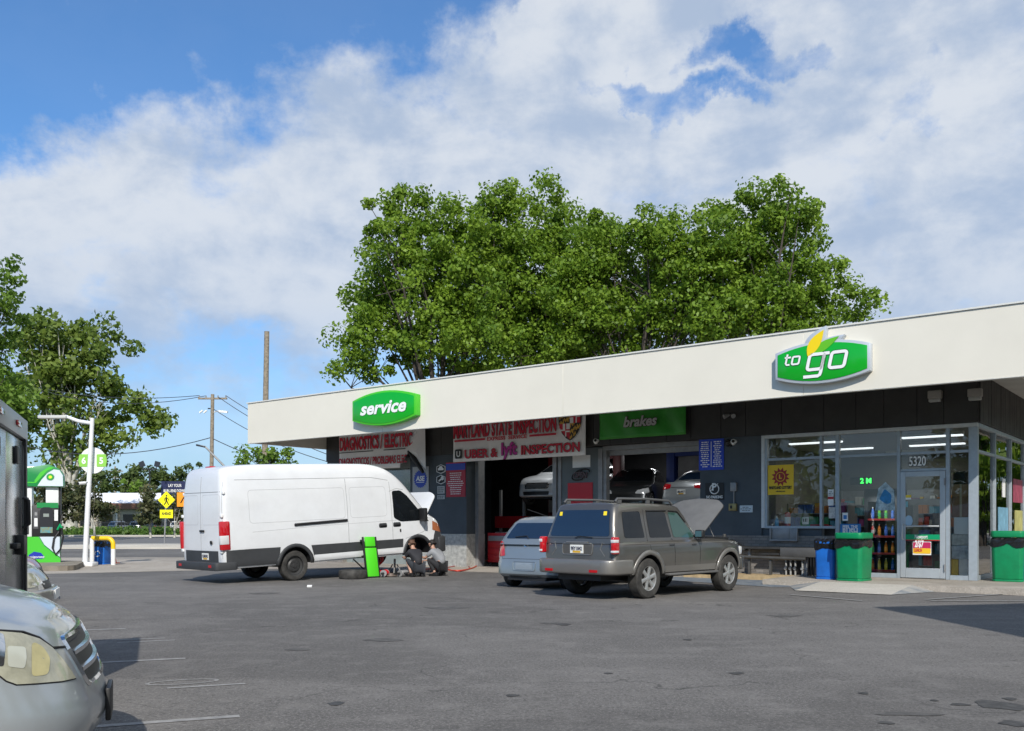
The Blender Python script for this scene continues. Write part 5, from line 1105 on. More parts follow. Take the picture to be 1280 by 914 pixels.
for a_ in 'RL':
    suv.patch('side_window', rounded([(-.62,1.10),(-.58,1.56),(-.06,1.58),(-.03,1.10)],.05), a_, M_TINT, off=.006)
    suv.patch('side_window', rounded([(.13,1.10),(.13,1.57),(.72,1.57),(.80,1.10)],.04), a_, M_TINT, off=.006)
    suv.patch('side_window', rounded([(.87,1.10),(.82,1.57),(1.12,1.56),(1.56,1.13),(1.50,1.09)],.04), a_, mat('greenish_window', (.03,.07,.06), .04, spec=.5), off=.006)
    suv.line('window_pillar', [(.33,1.57),(.38,1.11)], a_, M_TRIM, .018)
    suv.line('rain_guard', [(.14,1.585),(.76,1.595)], a_, M_BLACK, .03, off=.02); suv.line('rain_guard', [(.84,1.595),(1.13,1.58),(1.34,1.38)], a_, M_BLACK, .02, off=.02)
    for pts in ([(.05,1.62),(.04,1.05),(.10,.80),(.42,.60),(.47,.46)], [(.80,1.08),(.84,.46)], [(1.58,1.10),(1.66,.90),(1.66,.55)]): suv.line('door_seam', pts, a_, M_BLACK, .009)
    suv.line('body_crease', [(-.93,1.0),(3.2,1.0)], a_, mat('crease_taupe', (.25,.24,.22), .4, .5), .012, off=.002)
    suv.patch('lower_cladding', [(.50,.46),(.50,.58),(2.22,.58),(2.22,.46)], a_, P_SUVL, off=.012, cuts=3)
    sg = -1 if a_ == 'R' else 1
    for x in (0, 2.7):
        suv.patch('fender_flare', arcp(x,.38,.50,195 if x else 180,0)+arcp(x,.38,.415,0,195 if x else 180), a_, P_SUVL, off=.025, cuts=1, thick=.03)
    rb = MB(); rb.box(.52,sg*.86,.40,2.18,sg*.98,.44); rb.build('side_step', mat('step_bar', (.16,.155,.15), .5, .4), suv.root, bevel=.015)
    rl = MB(); rl.tube([(-.62,sg*.60,1.745),(-.56,sg*.60,1.80),(.3,sg*.60,1.81),(1.02,sg*.60,1.79),(1.12,sg*.60,1.72)], .022, 8); [rl.box(x-.05,sg*.585,1.72,x+.05,sg*.615,1.80) for x in (-.5,.35)]; rl.build('roof_rail', mat('rail_dark', (.12,.12,.12), .45, .4), suv.root, smooth=50)
    for x in (.72, 1.45): p = suv.cast(x, .98, a_, 0); hb = MB(); hb.obox((x, p.y+sg*.012, .96), .13, .025, .03); hb.build('door_handle', M_TRIM, suv.root, bevel=.008)
    p = suv.cast(1.52, 1.10, a_, 0); mi = MB(); mi.obox((1.55, p.y+sg*.14, 1.16), .10, .18, .15); mi.obox((1.56, p.y+sg*.03, 1.12), .05, .10, .05); o = mi.build('wing_mirror', M_BLACK, suv.root, bevel=.03, seg=3); MB().obox((1.498, p.y+sg*.14, 1.16), .004, .14, .11).build('mirror_glass', M_CHROME, o)
    tl = MB(); tl.box(-1.005,sg*.80,.82,-.84,sg*.885,1.12); o = tl.build('tail_lamp', M_LENSR, suv.root, bevel=.025, seg=3)
    for z0_, z1_ in ((.845,.885),(1.02,1.075)): MB().box(-1.012,sg*.81,z0_,-.87,sg*.889,z1_).build('clear_lens', M_LENSW, o, bevel=.008)
suv.patch('rear_window', rounded([(-.70,1.13),(-.60,1.60),(.60,1.60),(.70,1.13)],.06), 'B', M_TINTB, off=.006, cuts=3)
suv.patch('windscreen', rounded([(-.72,1.13),(-.60,1.56),(.60,1.56),(.72,1.13)],.06), 'F', M_TINT, off=.006, cuts=3)
for y_ in (-.52, .52): suv.patch('yellow_sticker', [(y_-.04,1.50),(y_-.03,1.57),(y_+.04,1.57),(y_+.03,1.50)], 'B', mat('sticker_yellow', (.85,.65,.02), .5), off=.009)
bp = MB(); bp.prism(rounded([(-1.13,-.74),(-1.13,.74),(-.98,.91),(-.52,.92),(-.46,.90),(-.46,-.90),(-.52,-.92),(-.98,-.91)],.10), .46, .72, 'z'); bool_cut(bp.build('rear_bumper', P_SUVL, suv.root, bevel=.04, seg=3), arch_cut((0,), .89, .43, .38, .5))
for y_ in (-.52,.52): MB().box(-1.140,y_-.09,.50,-1.125,y_+.09,.545).build('reflector', M_LENSR, suv.root)
rp_ = rounded([(-.34,.80),(-.36,1.0),(.36,1.0),(.34,.80)],.05); suv.line('plate_recess_rim', rp_+[rp_[0]], 'B', P_SUVL, .02, off=.012); suv.patch('plate_recess', rp_, 'B', mat('recess_dark', (.07,.066,.06), .5), off=.003)
suv.plate(0, .90, 'B', '9EY1842'); suv.line('tailgate_handle', [(-.25,1.02),(.25,1.02)], 'B', P_SUVL, .035, off=.02)
suv.line('tailgate_seam', [(-.76,.74),(-.79,1.0),(-.70,1.62)], 'B', M_BLACK, .008); suv.line('tailgate_seam', [(.76,.74),(.79,1.0),(.70,1.62)], 'B', M_BLACK, .008); suv.line('window_seam', [(-.74,1.095),(.74,1.095)], 'B', M_BLACK, .010)
suv.line('pressed_line', [(-.56,1.02),(-.52,.9),(-.62,.78)], 'B', P_SUVL, .02); suv.line('pressed_line', [(.56,1.02),(.52,.9),(.62,.78)], 'B', P_SUVL, .02)
suv.line('wiper', [(-.35,1.10),(-.05,1.125),(.05,1.09)], 'B', M_BLACK, .016, off=.03)
for x, y in ((0,-.78),(0,.78),(2.7,-.78),(2.7,.78)): suv.wheel(x, y, .365, .235, rimr=.60)
ub = MB(); ub.box(-.9,-.5,.34,3.2,.5,.46); ub.cyl((0,-.7,.36),(0,.7,.36),.06); ub.cyl((2.7,-.7,.36),(2.7,.7,.36),.05); ub.build('underbody', M_BLACK, suv.root)
bo = MB(); Mh = Matrix.Translation((1.98,0,1.09)) @ Matrix.Rotation(R(-34),4,'Y')
bl_ = rounded([(0,-.70),(1.10,-.66),(1.28,-.45),(1.32,0),(1.28,.45),(1.10,.66),(0,.70)],.08); n = len(bl_)
for zz in (0,.03): bo.v += [tuple(Mh @ Vector((a, b, zz+.04*(1-(b/.7)**2)))) for a, b in bl_]
bo.f = [tuple(range(n)), tuple(reversed(range(n,2*n)))]+[(i,n+i,n+(i+1)%n,(i+1)%n) for i in range(n)]; bo.mi = [0]*len(bo.f); BN = bo.build('bonnet', mat('bonnet_underside', (.12,.12,.118), .6, var=.15, vs=3.), suv.root, bevel=.006)
for s_ in (-1,1): rb = MB(); rb.tube([Mh @ Vector((.1,s_*.5,-.02)), Mh @ Vector((1.1,s_*.30,-.02))], .022, 6); rb.build('bonnet_rib', MATS['bonnet_underside'], BN, smooth=60)
MB().tube([Mh @ Vector((a, b, .01)) for a, b in bl_[3:-3]], .012, 5).build('rubber_seal', M_BLACK, BN)
MB().box(2.0,-.62,.98,3.15,.62,1.085).build('engine_bay', M_BLACK, suv.root, bevel=.04)
MB().tube([(2.9,-.45,1.0),(2.62,-.38,1.48)], .008, 6).build('prop_rod', M_GREY, suv.root)
hl = MB(); [hl.box(3.16,s_*.62-.16,.72,3.40,s_*.62+.16,.90) for s_ in (-1,)]; hl.build('headlamp', M_LENSW, suv.root, bevel=.04); hl = MB(); hl.box(3.16,.46,.72,3.40,.78,.90); hl.build('headlamp', M_LENSW, suv.root, bevel=.04)
MB().prism(rounded([(3.20,-.88),(3.46,-.80),(3.56,-.4),(3.56,.4),(3.46,.80),(3.20,.88)],.08), .42, .68, 'z').build('front_bumper', P_SUV, suv.root, bevel=.04, seg=3)
# ---- generic small cars
def hatch(name, label, loc, ang, P, z=0., L0=-.62, L1=3.05, W0=.84, H=1.50, belt=.98, wb=2.45, wr=.29, rear=True, plate=None, sedan=False, group=None, detail=True, rake=.30, frake=1.15, grill=True):
    c = Car(name, label, 'car', loc, ang, group, z)
    zt = curve([(L0,belt-.10 if sedan else belt-.03),(L0+.35,belt+.0),(wb*.45,belt-.01),(wb*.75,belt-.02),(wb+.05,belt-.13),(L1-.15,belt-.28),(L1,belt-.36)]); zb = curve([(L0,.25),(0,.20),(L1,.22)])
    LB = [(0,.07,.06,.06),(.08,.01,.0,.0),(.38,.0,.0,.0),(.46,.0,.03,.03),(.78,.0,.06,.07),(.92,.02,.10,.12),(1,.06,.16,.18)]
    c.solid('body', hull(LB, zb, zt, L0, L1, curve([(L0,W0-.06),(0,W0),(wb,W0),(L1,W0-.10)]), .20, .28, .06, .16, .03, ns=50), P, arch_cut((0, wb), W0, wr+.05, wr+.01, .28))
    x0c, x1c = (L0+(.52 if sedan else .05)), wb*.83
    LG = [(0,.05,.0,-.05),(.12,.06,rake*.1,frake*.10),(.5,.12,rake*.45,frake*.45),(.8,.18,rake*.8,frake*.78),(.93,.23,rake*1.05,frake*.93),(1,.30,rake*1.35,frake*1.03)]
    c.solid('cabin', hull(LG, curve([(L0,belt-.06),(L1,belt-.06)]), curve([(L0,H-.05),(wb*.35,H),(wb*.7,H-.03),(L1,H-.1)]), x0c, x1c+.10, lambda x: W0-.02, .14, .16, .06, .08, .02, ns=30), P)
    hh = H-belt
    for a_ in 'RL':
        c.patch('side_window', rounded([(x0c+rake*.9+.10,belt+.06),(x0c+rake+.25,belt+hh*.78),(wb*.40,belt+hh*.80),(wb*.40,belt+.04)],.04), a_, M_TINT)
        c.patch('side_window', rounded([(wb*.43,belt+.04),(wb*.43,belt+hh*.80),(x1c-frake*.78,belt+hh*.76),(x1c-.28,belt+.08),(x1c-.32,belt+.03)],.04), a_, M_TINT)
        if detail:
            c.line('door_seam', [(wb*.415,belt),(wb*.42,.30)], a_); sg = -1 if a_ == 'R' else 1
            p = c.cast(x1c-.35, belt+.02, a_, 0); mi = MB(); mi.obox((x1c-.35, p.y+sg*.10, belt+.06), .09, .16, .12); mi.build('wing_mirror', P, c.root, bevel=.03)
    c.patch('rear_window', rounded([(-W0*.70,belt+.06),(-W0*.58,belt+hh*.72),(W0*.58,belt+hh*.72),(W0*.70,belt+.06)],.05), 'B', M_TINTB, cuts=3)
    c.patch('windscreen', rounded([(-W0*.80,belt+.04),(-W0*.64,belt+hh*.84),(W0*.64,belt+hh*.84),(W0*.80,belt+.04)],.05), 'F', M_TINT, cuts=3)
    for sg in (-1, 1):
        d1 = ((-1, sg*.8, 0), (sg*.8, 1, 0) if False else (0,1,0), (0,0,0))
        t_ = c.patch('tail_lamp', rounded([(sg*(W0-.30),belt-.30),(sg*(W0-.24),belt-.02),(sg*(W0-.05),belt+.03),(sg*(W0-.0),belt-.20),(sg*(W0-.03),belt-.34)] if not sedan else [(sg*(W0-.42),belt-.22),(sg*(W0-.42),belt-.10),(sg*(W0-.02),belt-.06),(sg*(W0-.0),belt-.20),(sg*(W0-.12),belt-.26)],.03), 'B', M_LENSR, off=.010)
        c.patch('headlamp', rounded([(sg*(W0-.48),belt-.40),(sg*(W0-.42),belt-.30),(sg*(W0-.10),belt-.22),(sg*(W0-.06),belt-.36),(sg*(W0-.2),belt-.42)],.03), 'F', M_LENSW, off=.010)
    c.patch('grille', rounded([(-.38,.50),(-.44,.60),(.44,.60),(.38,.50)],.03), 'F', M_BLACK); c.patch('lower_grille', rounded([(-.5,.28),(-.52,.40),(.52,.40),(.5,.28)],.03), 'F', M_BLACK)
    for x in (0, wb):
        for sg in (-1, 1): c.wheel(x, sg*(W0-.11), wr, .19, parts=detail)
    ub = MB(); ub.box(L0+.1,-.5,.17,L1-.2,.5,.26); ub.cyl((0,-.6,wr),(0,.6,wr),.05); ub.cyl((wb,-.6,wr),(wb,.6,wr),.05); ub.build('underbody', M_BLACK, c.root)
    return c
P_YAR = paint('hatch_silver_blue', (.26,.30,.32), .35, .55, dirt=.15)
ya = hatch('hatchback', 'small silver-blue hatchback nosed into the garage bay left of the taupe four-wheel-drive', (.62,19.72), HD+R(7), P_YAR, H=1.52, rake=.44)
ya.line('tailgate_seam', [(-.62,.62),(-.66,.98),(-.55,1.42)], 'B', M_BLACK, .008); ya.line('tailgate_seam', [(.62,.62),(.66,.98),(.55,1.42)], 'B', M_BLACK, .008); ya.line('tailgate_seam', [(-.62,.62),(.62,.62)], 'B', M_BLACK, .008)
rp_ = rounded([(-.28,.38),(-.30,.56),(.30,.56),(.28,.38)],.04); ya.line('plate_recess_rim', rp_+[rp_[0]], 'B', P_YAR, .02, off=.01); ya.patch('plate_recess', rounded([(-.22,.40),(-.22,.54),(.22,.54),(.22,.40)],.02), 'B', mat('recess_bluegrey', (.20,.24,.28), .5), off=.006)
ya.line('wiper', [(.32,1.06),(.02,1.085),(-.04,1.03)], 'B', M_BLACK, .02, off=.03); q = ya.cast(0, .90, 'B', .012)
em = MB(); em.tube([(q.x, .055*math.cos(a), q.z+.035*math.sin(a)) for a in [2*math.pi*i/16 for i in range(17)]], .007, 5); em.tube([(q.x, .03*math.cos(a), q.z+.034*math.sin(a)) for a in [2*math.pi*i/16 for i in range(17)]], .005, 5); em.build('emblem', M_CHROME, ya.root)
em = MB(); em.cyl((q.x+.02,0,.72),(q.x-.012,0,.72),.035); em.build('lock', M_BLACK, ya.root); MB().tube([(.35,.0,1.49),(-.15,.25,1.66)], .008, 5).build('aerial', M_BLACK, ya.root)
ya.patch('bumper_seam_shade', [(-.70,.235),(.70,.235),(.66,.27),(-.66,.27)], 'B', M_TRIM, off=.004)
# garage cars on their lifts
def lift(lab, x, y, h, col, w=2.7):
    t = bthing('car_lift', lab, 'lift', x, y, .012)
    for s_ in (-1,1):
        p = MB().box(s_*w/2-.14,-.15,0,s_*w/2+.14,.15,3.7).build('post', col, t, bevel=.01)
        MB().box(s_*(w/2-.02)-.10,-.2,h-.35,s_*(w/2-.02)+.10,-.15,h+.1).build('carriage', M_GREY, p); a = MB(); a.box(s_*(w/2-.14),-.05,h-.10,s_*.55,.05,h-.02); a.build('arm', M_GREY, p)
    MB().box(-w/2,-.1,3.55,w/2,.1,3.7).build('cross_beam', col, t); return t
M_LIFTB = mat('lift_blue', (.01,.03,.16), .5, var=.2)
P_WHT = paint('suv_white', (.55,.56,.57), .4, dirt=.15)
lx = bw(-13.42, 5.4); c = hatch('lifted_car', 'white car facing out, raised on a lift in the left open bay', (lx.x, lx.y), BRZ-R(90), P_WHT, z=2.0, L1=3.35, wb=2.6, H=1.6, belt=1.05, W0=.90, detail=False, group='cars raised inside the garage')
c.patch('grille_bar', rounded([(-.46,.48),(-.50,.68),(.50,.68),(.46,.48)],.03), 'F', M_CHROME, off=.007); c.patch('grille_dark', rounded([(-.40,.51),(-.44,.65),(.44,.65),(.40,.51)],.03), 'F', mat('grille_grey', (.12,.12,.12), .5), off=.011)
lift('dark red two-post lift carrying the white car in the left open bay', -13.42, 5.0, 2.1, mat('lift_red', (.12,.01,.012), .5))
P_DRK = paint('car_dark', (.03,.033,.036), .3, .3, dirt=.05); P_SIL = paint('car_silver', (.32,.34,.35), .35, .5, dirt=.1)
lx = bw(-11.7, 6.1); c = hatch('lifted_car', 'dark car raised on the left side of the brakes bay', (lx.x, lx.y), BRZ+R(-72), P_DRK, z=1.75, L1=3.3, wb=2.7, H=1.45, belt=.95, detail=False, sedan=True, group='cars raised inside the garage')
for pts in ([(.2,1.0),(.75,1.33),(1.3,1.37),(1.9,1.2),(2.2,.98)],): c.line('window_trim', pts, 'R', M_CHROME, .025, off=.01)
lx = bw(-8.75, 4.3); c = hatch('lifted_car', 'silver saloon seen from behind, raised on the right side of the brakes bay', (lx.x, lx.y), BRZ+R(84), P_SIL, z=1.66, L0=-1.0, L1=3.5, wb=2.7, H=1.42, belt=1.0, detail=False, sedan=True, group='cars raised inside the garage', rake=.75)
c.plate(0,.66,'B','3BL4417'); c.line('trim', [(-.4,.80),(.4,.80)], 'B', M_BLACK, .02)
lift('blue two-post lift holding the dark car and the silver saloon in the right bay', -8.95, 5.3, 1.7, M_LIFTB, 2.5)
for i_, (x_, y_, lab_) in enumerate(((-13.2,2.6,'strip light under the garage ceiling in the left open bay'),(-8.9,2.4,'strip light under the garage ceiling in the brakes bay'),(-11.5,7.5,'strip light deep in the garage between the bays'))):
    t = bthing('ceiling_light', lab_, 'ceiling light', x_, y_, 4.25, 'garage strip lights'); MB().box(-.75,-.10,.0,.75,.10,.08).build('housing', M_GREY, t); q_ = MB(); q_.cyl((-.7,0,-.02),(.7,0,-.02),.022); q_.build('tube', emis('fluorescent_tube', (.9,.95,1.0), 2.2), t)
    al = bpy.data.lights.new('strip_lamp', 'AREA'); al.shape = 'RECTANGLE'; al.size = 1.4; al.size_y = .15; al.energy = 26; al.color = (.95,.98,1); ao = bpy.data.objects.new('strip_lamp', al); COL.objects.link(ao); ao.parent = t; ao.location = (0,0,-.05)
# garage clutter: tool chest, shelves, lights
t = bthing('tool_chest', 'red wheeled tool chest with grey drawers just inside the left open bay', 'tool chest', -13.95, 1.15, .012)
MB().box(-.45,-.3,.12,.45,.3,1.05).build('cabinet', M_RED, t, bevel=.01); [MB().box(-.41,-.32,.2+.2*i,.41,-.30,.36+.2*i).build('drawer', M_RED if i < 3 else M_GREY, t, bevel=.004) for i in range(4)]; [MB().cyl((x_,y_,.0),(x_,y_,.11),.04).build('castor', M_BLACK, t) for x_ in (-.38,.38) for y_ in (-.22,.22)]
t = bthing('parts_rack', 'dark rack with white strips and small lights deep in the left open bay', 'rack', -15.0, 2.9, .012)
for x_ in (-.5,.5): MB().box(x_-.04,-.04,0,x_+.04,.04,2.5).build('upright', mat('worn_white', (.3,.3,.29), .6), t)
MB().box(-.6,-.2,1.2,.6,.2,1.6).build('red_box', M_RED, t); MB().box(-.6,-.2,.5,.6,.2,.55).build('shelf', M_GREY, t); MB().box(-.55,-.25,1.0,-.1,.1,1.06).build('shelf', M_WHITE, t)
for i, x_ in enumerate((.05,.30)): MB().box(x_,-.215,1.05,x_+.06,-.205,1.11).build('indicator_lamp', emis('small_lamp', (1,1,.95), 6.), t)
t = bthing('storage_shelf', 'shelving with boxes and plates along the garage rear wall behind the silver saloon', 'shelf', -8.6, 8.4, .012)
MB().box(0,0,0,2.1,.5,.03).build('shelf', M_GREY, t); [MB().box(0,0,z_,2.1,.5,z_+.04).build('shelf', M_GREY, t) for z_ in (2.2,2.8,3.35)]; [MB().box(.1+.42*i,.05,z_+.045,.42+.42*i,.4,z_+.1+.12*((i*7)%3+1)).build('stored_box', PROD[(i+int(z_))%8] if i%2 else M_GREY, t) for i in range(5) for z_ in (2.2,2.8,3.35)]; MB().box(-.04,0,0,0,.5,3.6).build('upright', M_GREY, t); MB().box(2.1,0,0,2.14,.5,3.6).build('upright', M_GREY, t)

# ---- silver minivan in the foreground, nose into the picture
P_MV = paint('minivan_silver', (.42,.45,.465), .30, .45, dirt=.22)
AN = math.atan2(LD.y, LD.x)
nose = Vector((-2.16, 4.93, 0)) + LD*0.005
mvo = nose - LD*3.95                              # rear axle
mv = Car('minivan', 'silver minivan in the near left corner, its clouded headlamp and chrome grille facing right', 'car', (mvo.x, mvo.y), AN)
zt = curve([(-.9,1.05),(2.2,1.10),(2.75,1.12),(3.1,1.055),(3.45,.965),(3.72,.875),(3.86,.80),(3.95,.72)]); zb = curve([(-.9,.24),(3.3,.22),(3.95,.26)])
LM = [(0,.08,.04,.12),(.05,.03,.0,.07),(.15,.0,.0,.02),(.32,-.01,.0,.0),(.42,-.01,.0,.0),(.52,.0,.02,.015),(.66,.005,.04,.05),(.78,.012,.05,.085),(.88,.03,.06,.12),(.94,.055,.07,.15),(.98,.09,.08,.18),(1,.14,.10,.22)]
mv.solid('body', hull(LM, zb, zt, -.95, 3.95, curve([(-.9,.94),(0,.98),(2.9,.98),(3.4,.95),(3.95,.86)]), .25, .52, .05, .20, .05, ns=60, nc=14, nf=8, J=12), P_MV, arch_cut((0, 3.0), .98, .38, .34, .3))
zc_ = curve([(-.9,1.74),(1.0,1.77),(2.2,1.70),(3,1.6)])
mv.solid('cabin', hull([(0,.05,0,-.1),(.4,.10,.08,.45),(.8,.17,.18,.9),(.94,.22,.24,1.05),(1,.3,.32,1.15)], curve([(-1,1.02),(3.2,1.02)]), zc_, -.93, 2.86, lambda x: .96, .12, .16, .05, .1, .03, ns=30), P_MV)
for a_ in 'RL': mv.patch('side_window', rounded([(-.6,1.16),(-.5,1.60),(1.4,1.60),(2.2,1.20),(2.15,1.15)],.05), a_, M_TINT)
mv.patch('windscreen', rounded([(-.8,1.16),(-.65,1.66),(.65,1.66),(.8,1.16)],.05), 'F', M_TINT)
for x in (0, 3.0):
    for sg in (-1, 1): mv.wheel(x, sg*.85, .33, .22)
MVI = (Matrix.Translation((mvo.x, mvo.y, 0)) @ Matrix.Rotation(AN, 4, 'Z')).inverted()
def mvcast(px, py, off):
    d = Vector(((px-640)/FPX, 1, (HZ-py)/FPX)); o = MVI @ Vector((0,0,EYE)); dd = (MVI.to_3x3() @ d).normalized()
    h = mv.tree().ray_cast(o, dd)
    if h[0] is None: h = mv.tree().find_nearest(o+dd*4.7)
    nrm = h[1] if h[1].dot(dd) < 0 else -h[1]; return h[0]+nrm*off
def mvpatch(name, poly, m, off=.004, cuts=3, r=0., parent=None, thick=0.):
    if r: poly = rounded(poly, r)
    bm = bmesh.new(); vs = [bm.verts.new((p[0], p[1], 0)) for p in poly]; bm.faces.new(vs); bmesh.ops.triangulate(bm, faces=bm.faces)
    for _ in range(cuts):
        L_ = [e for e in bm.edges if e.calc_length() > 9]
        if L_: bmesh.ops.subdivide_edges(bm, edges=L_, cuts=1); bmesh.ops.triangulate(bm, faces=[f for f in bm.faces if len(f.verts) > 3])
    for v in bm.verts: v.co = mvcast(v.co.x, v.co.y, off)
    me = bpy.data.meshes.new(name); bm.to_mesh(me); bm.free()
    for p in me.polygons: p.use_smooth = True
    o = linkmesh(name, me, m, parent or mv.root)
    if thick: q = o.modifiers.new('t','SOLIDIFY'); q.thickness = thick; q.offset = 0
    return o
def mvline(name, pts, m=None, w=.010, off=.002, parent=None, cap=None):
    P = []
    for a, b in zip(pts[:-1], pts[1:]):
        n = max(1, int(math.dist(a, b)/6)); P += [tuple(a[k]+(b[k]-a[k])*i/n for k in (0,1)) for i in range(n)]
    P.append(pts[-1]); mb = MB(); mb.tube([mvcast(p[0], p[1], off) for p in P], w/2, 6); return mb.build(name, m or M_BLACK, parent or mv.root, fix=False, smooth=60)
# minivan front details (positions measured on the photo, laid on the body surface)
cc = lambda x, y: (x/3.906, 680+y/3.906)
M_HAZELENS = mat('clouded_lens', (.33,.33,.25), .18, coat=1., var=.35, vs=4., var2=(.52,.50,.38))
HLP = [cc(*p) for p in ((-60,424),(0,430),(100,438),(190,466),(250,507),(300,560),(345,622),(366,657),(300,671),(180,681),(80,686),(30,668),(0,645),(-60,600))]
mvline('lamp_gap', HLP+[HLP[0]], M_BLACK, .012, .0)
hl = mvpatch('headlamp', HLP, M_HAZELENS, .006, 4)
mvpatch('inner_reflector', rounded([cc(*p) for p in ((30,500),(120,505),(125,560),(115,610),(35,600))], 4), mat('reflector_patch', (.55,.56,.48), .15, .2), .008, 1, parent=hl)
mvpatch('turn_reflector', rounded([cc(*p) for p in ((150,480),(200,500),(240,560),(230,640),(150,650))], 6), mat('lens_warm', (.45,.40,.20), .25, var=.3), .008, 1, parent=hl)
mvpatch('chrome_bezel', rounded([cc(*p) for p in ((-60,440),(12,440),(22,500),(15,600),(-60,590))], 4), M_CHROME, .008, 1, parent=hl)
mvline('bonnet_gap', [cc(*p) for p in ((-60,418),(0,424),(110,430),(190,458),(255,507),(335,502))], M_BLACK, .014, .0)
mvline('bonnet_gap', [cc(*p) for p in ((335,480),(362,462),(386,432))], M_BLACK, .012, .0)
gp = rounded([(-.44,.57),(-.50,.80),(.50,.80),(.44,.57)],.05)
GR = mv.patch('grille', gp, 'F', M_BLACK, off=.004, cuts=3)
mv.line('chrome_surround', gp+[gp[0]], 'F', M_CHROME, .030, off=.012, parent=GR)
for z_ in (.725,.645): mv.line('chrome_bar', [(-.45,z_),(.45,z_)], 'F', M_CHROME, .034, off=.014, parent=GR)
pb = MB(); pb.box(3.945,-.15,.33,3.972,.15,.50); pb.build('plate_holder', M_BLACK, mv.root, bevel=.008)
mvline('fender_gap', [cc(*p) for p in ((-20,640),(-14,800))], M_BLACK, .008, .0)

# ---- box trailer at the left edge
M_POL = mat('polished_steel', (.62,.64,.66), .24, 1., var=.3, vs=1.5, bump=.35, bs=1.6)
tp = Vector((-3.84, 7.02, 0))
t = thing('box_truck', 'box truck with mirror-polished rear doors and black latch bars at the left edge', 'truck', tp, AN); t.scale = (1, 1, .90)
MB().box(-4.6,-1.05,.55,-.06,1.05,2.46).build('cargo_box', mat('truck_side', (.55,.56,.57), .4, .2, var=.1), t, bevel=.02)
hd_ = MB(); hd_.box(-.06,-1.07,2.30,.03,1.07,2.49); hd_.box(-.06,-1.07,.50,.02,-1.0,2.30); hd_.box(-.06,1.0,.50,.02,1.07,2.30); hd_.build('rear_frame', mat('brushed_frame', (.45,.46,.46), .4, .6), t, bevel=.01)
for s_ in (-1,1):
    d_ = MB().box(-.058,min(s_*.995,s_*.01),.52,.0,max(s_*.995,s_*.01),2.29).build('rear_door', M_POL, t, bevel=.008)
    MB().box(.002,s_*.50-.08,2.04,.025,s_*.50+.08,2.20).build('hinge_cap', M_BLACK, d_, bevel=.02)
pb = MB(); pb.box(.021,.90,.55,.035,.995,2.30); pb.build('edge_seal', M_BLACK, t)
pb = MB(); pb.tube([(.02,.84,1.75),(.06,.84,1.72),(.065,.84,1.50),(.02,.84,1.46)], .016, 8); pb.box(.022,.86,1.4,.05,.97,1.75); pb.build('door_handle', M_BLACK, t, smooth=40)
pb = MB(); pb.box(.002,.30,1.28,.04,.85,1.33); pb.box(.002,.55,1.22,.06,.68,1.40); pb.build('cross_latch', M_BLACK, t, bevel=.008)
for y_ in (-.5,.45): MB().box(.03,y_-.13,2.37,.045,y_+.13,2.42).build('marker_lamp', M_LENSR, t, bevel=.01)
for y_ in (-.85,.85): MB().box(.0,y_-.12,.62,.035,y_+.12,.72).build('tail_lamp', M_LENSR, t, bevel=.01)
MB().box(-4.5,-.5,.38,0,.5,.54).build('chassis', M_BLACK, t); MB().box(-.1,-1.0,.36,.12,1.0,.50).build('rear_bumper', M_BLACK, t, bevel=.02)
for x_ in (-1.2,-5.4):
    for s_ in (-1,1):
        M_ = Matrix.Translation((x_, s_*.88, .42)) @ Matrix.Rotation(R(-90*s_),4,'X'); w_ = MB(); w_.lathe([(.25,-.12),(.40,-.12),(.42,-.06),(.42,.06),(.40,.12),(.25,.12)],30,M_); o = w_.build('wheel', M_TYRE, t, smooth=30); MB().lathe([(.26,.08),(.2,.03),(0,.05)],20,M_).build('rim', M_ALLOY, o, smooth=40)
cb = MB(); cb.prism(rounded([(-6.6,.5),(-6.6,1.2),(-6.2,1.4),(-5.9,2.1),(-4.75,2.15),(-4.75,.5)],.1), -.95, .95); cb.build('cab', P_WHT, t, bevel=.04); MB().prism([(-6.22,1.42),(-5.93,2.03),(-5.2,2.0),(-5.2,1.35)], -.96, .96).build('cab_window', M_TINT, t)
# ---- beige saloon beyond it
P_BEI = paint('saloon_champagne', (.38,.36,.33), .35, .5, dirt=.2)
nb = Vector((-6.15,12.45,0)) - LD*3.3
sb = hatch('parked_saloon', 'champagne saloon whose clouded amber-cornered headlamp shows past the box truck', (nb.x, nb.y), AN, P_BEI, L0=-1.0, L1=3.3, wb=2.65, W0=.88, H=1.42, belt=.98, sedan=True, rake=.6)
C8 = ((.75,-1,0),(1,.75,0),(3.0,-.86,0))
hl = sb.patch('corner_headlamp', rounded([(-.30,.56),(-.34,.76),(.30,.70),(.34,.60),(.1,.54)],.05), ((.75/1.25,-1/1.25,0),(1/1.25,.75/1.25,0),(3.02,-.80,0)), M_HAZELENS, off=.012)
sb.patch('amber_corner', rounded([(-.30,.58),(-.32,.74),(-.16,.73),(-.10,.58)],.03), ((.75/1.25,-1/1.25,0),(1/1.25,.75/1.25,0),(3.02,-.80,0)), M_LENSA, parent=hl, off=.017)
fb = MB(); fb.prism(rounded([(3.0,-.88),(3.20,-.80),(3.32,-.4),(3.32,.4),(3.20,.80),(3.0,.88)],.12), .28, .50, 'z'); fb.build('front_bumper', P_BEI, sb.root, bevel=.05, seg=3); MB().box(3.30,-.3,.36,3.335,.3,.48).build('licence_plate', M_WHITE, sb.root)
pr_ = paint('red_car', (.28,.015,.02), .35, .2); nb = Vector((-8.05,16.0,0)) - LD*3.05
hatch('parked_hatchback', 'dark red car glimpsed beyond the champagne saloon at the left edge', (nb.x, nb.y), AN, pr_)

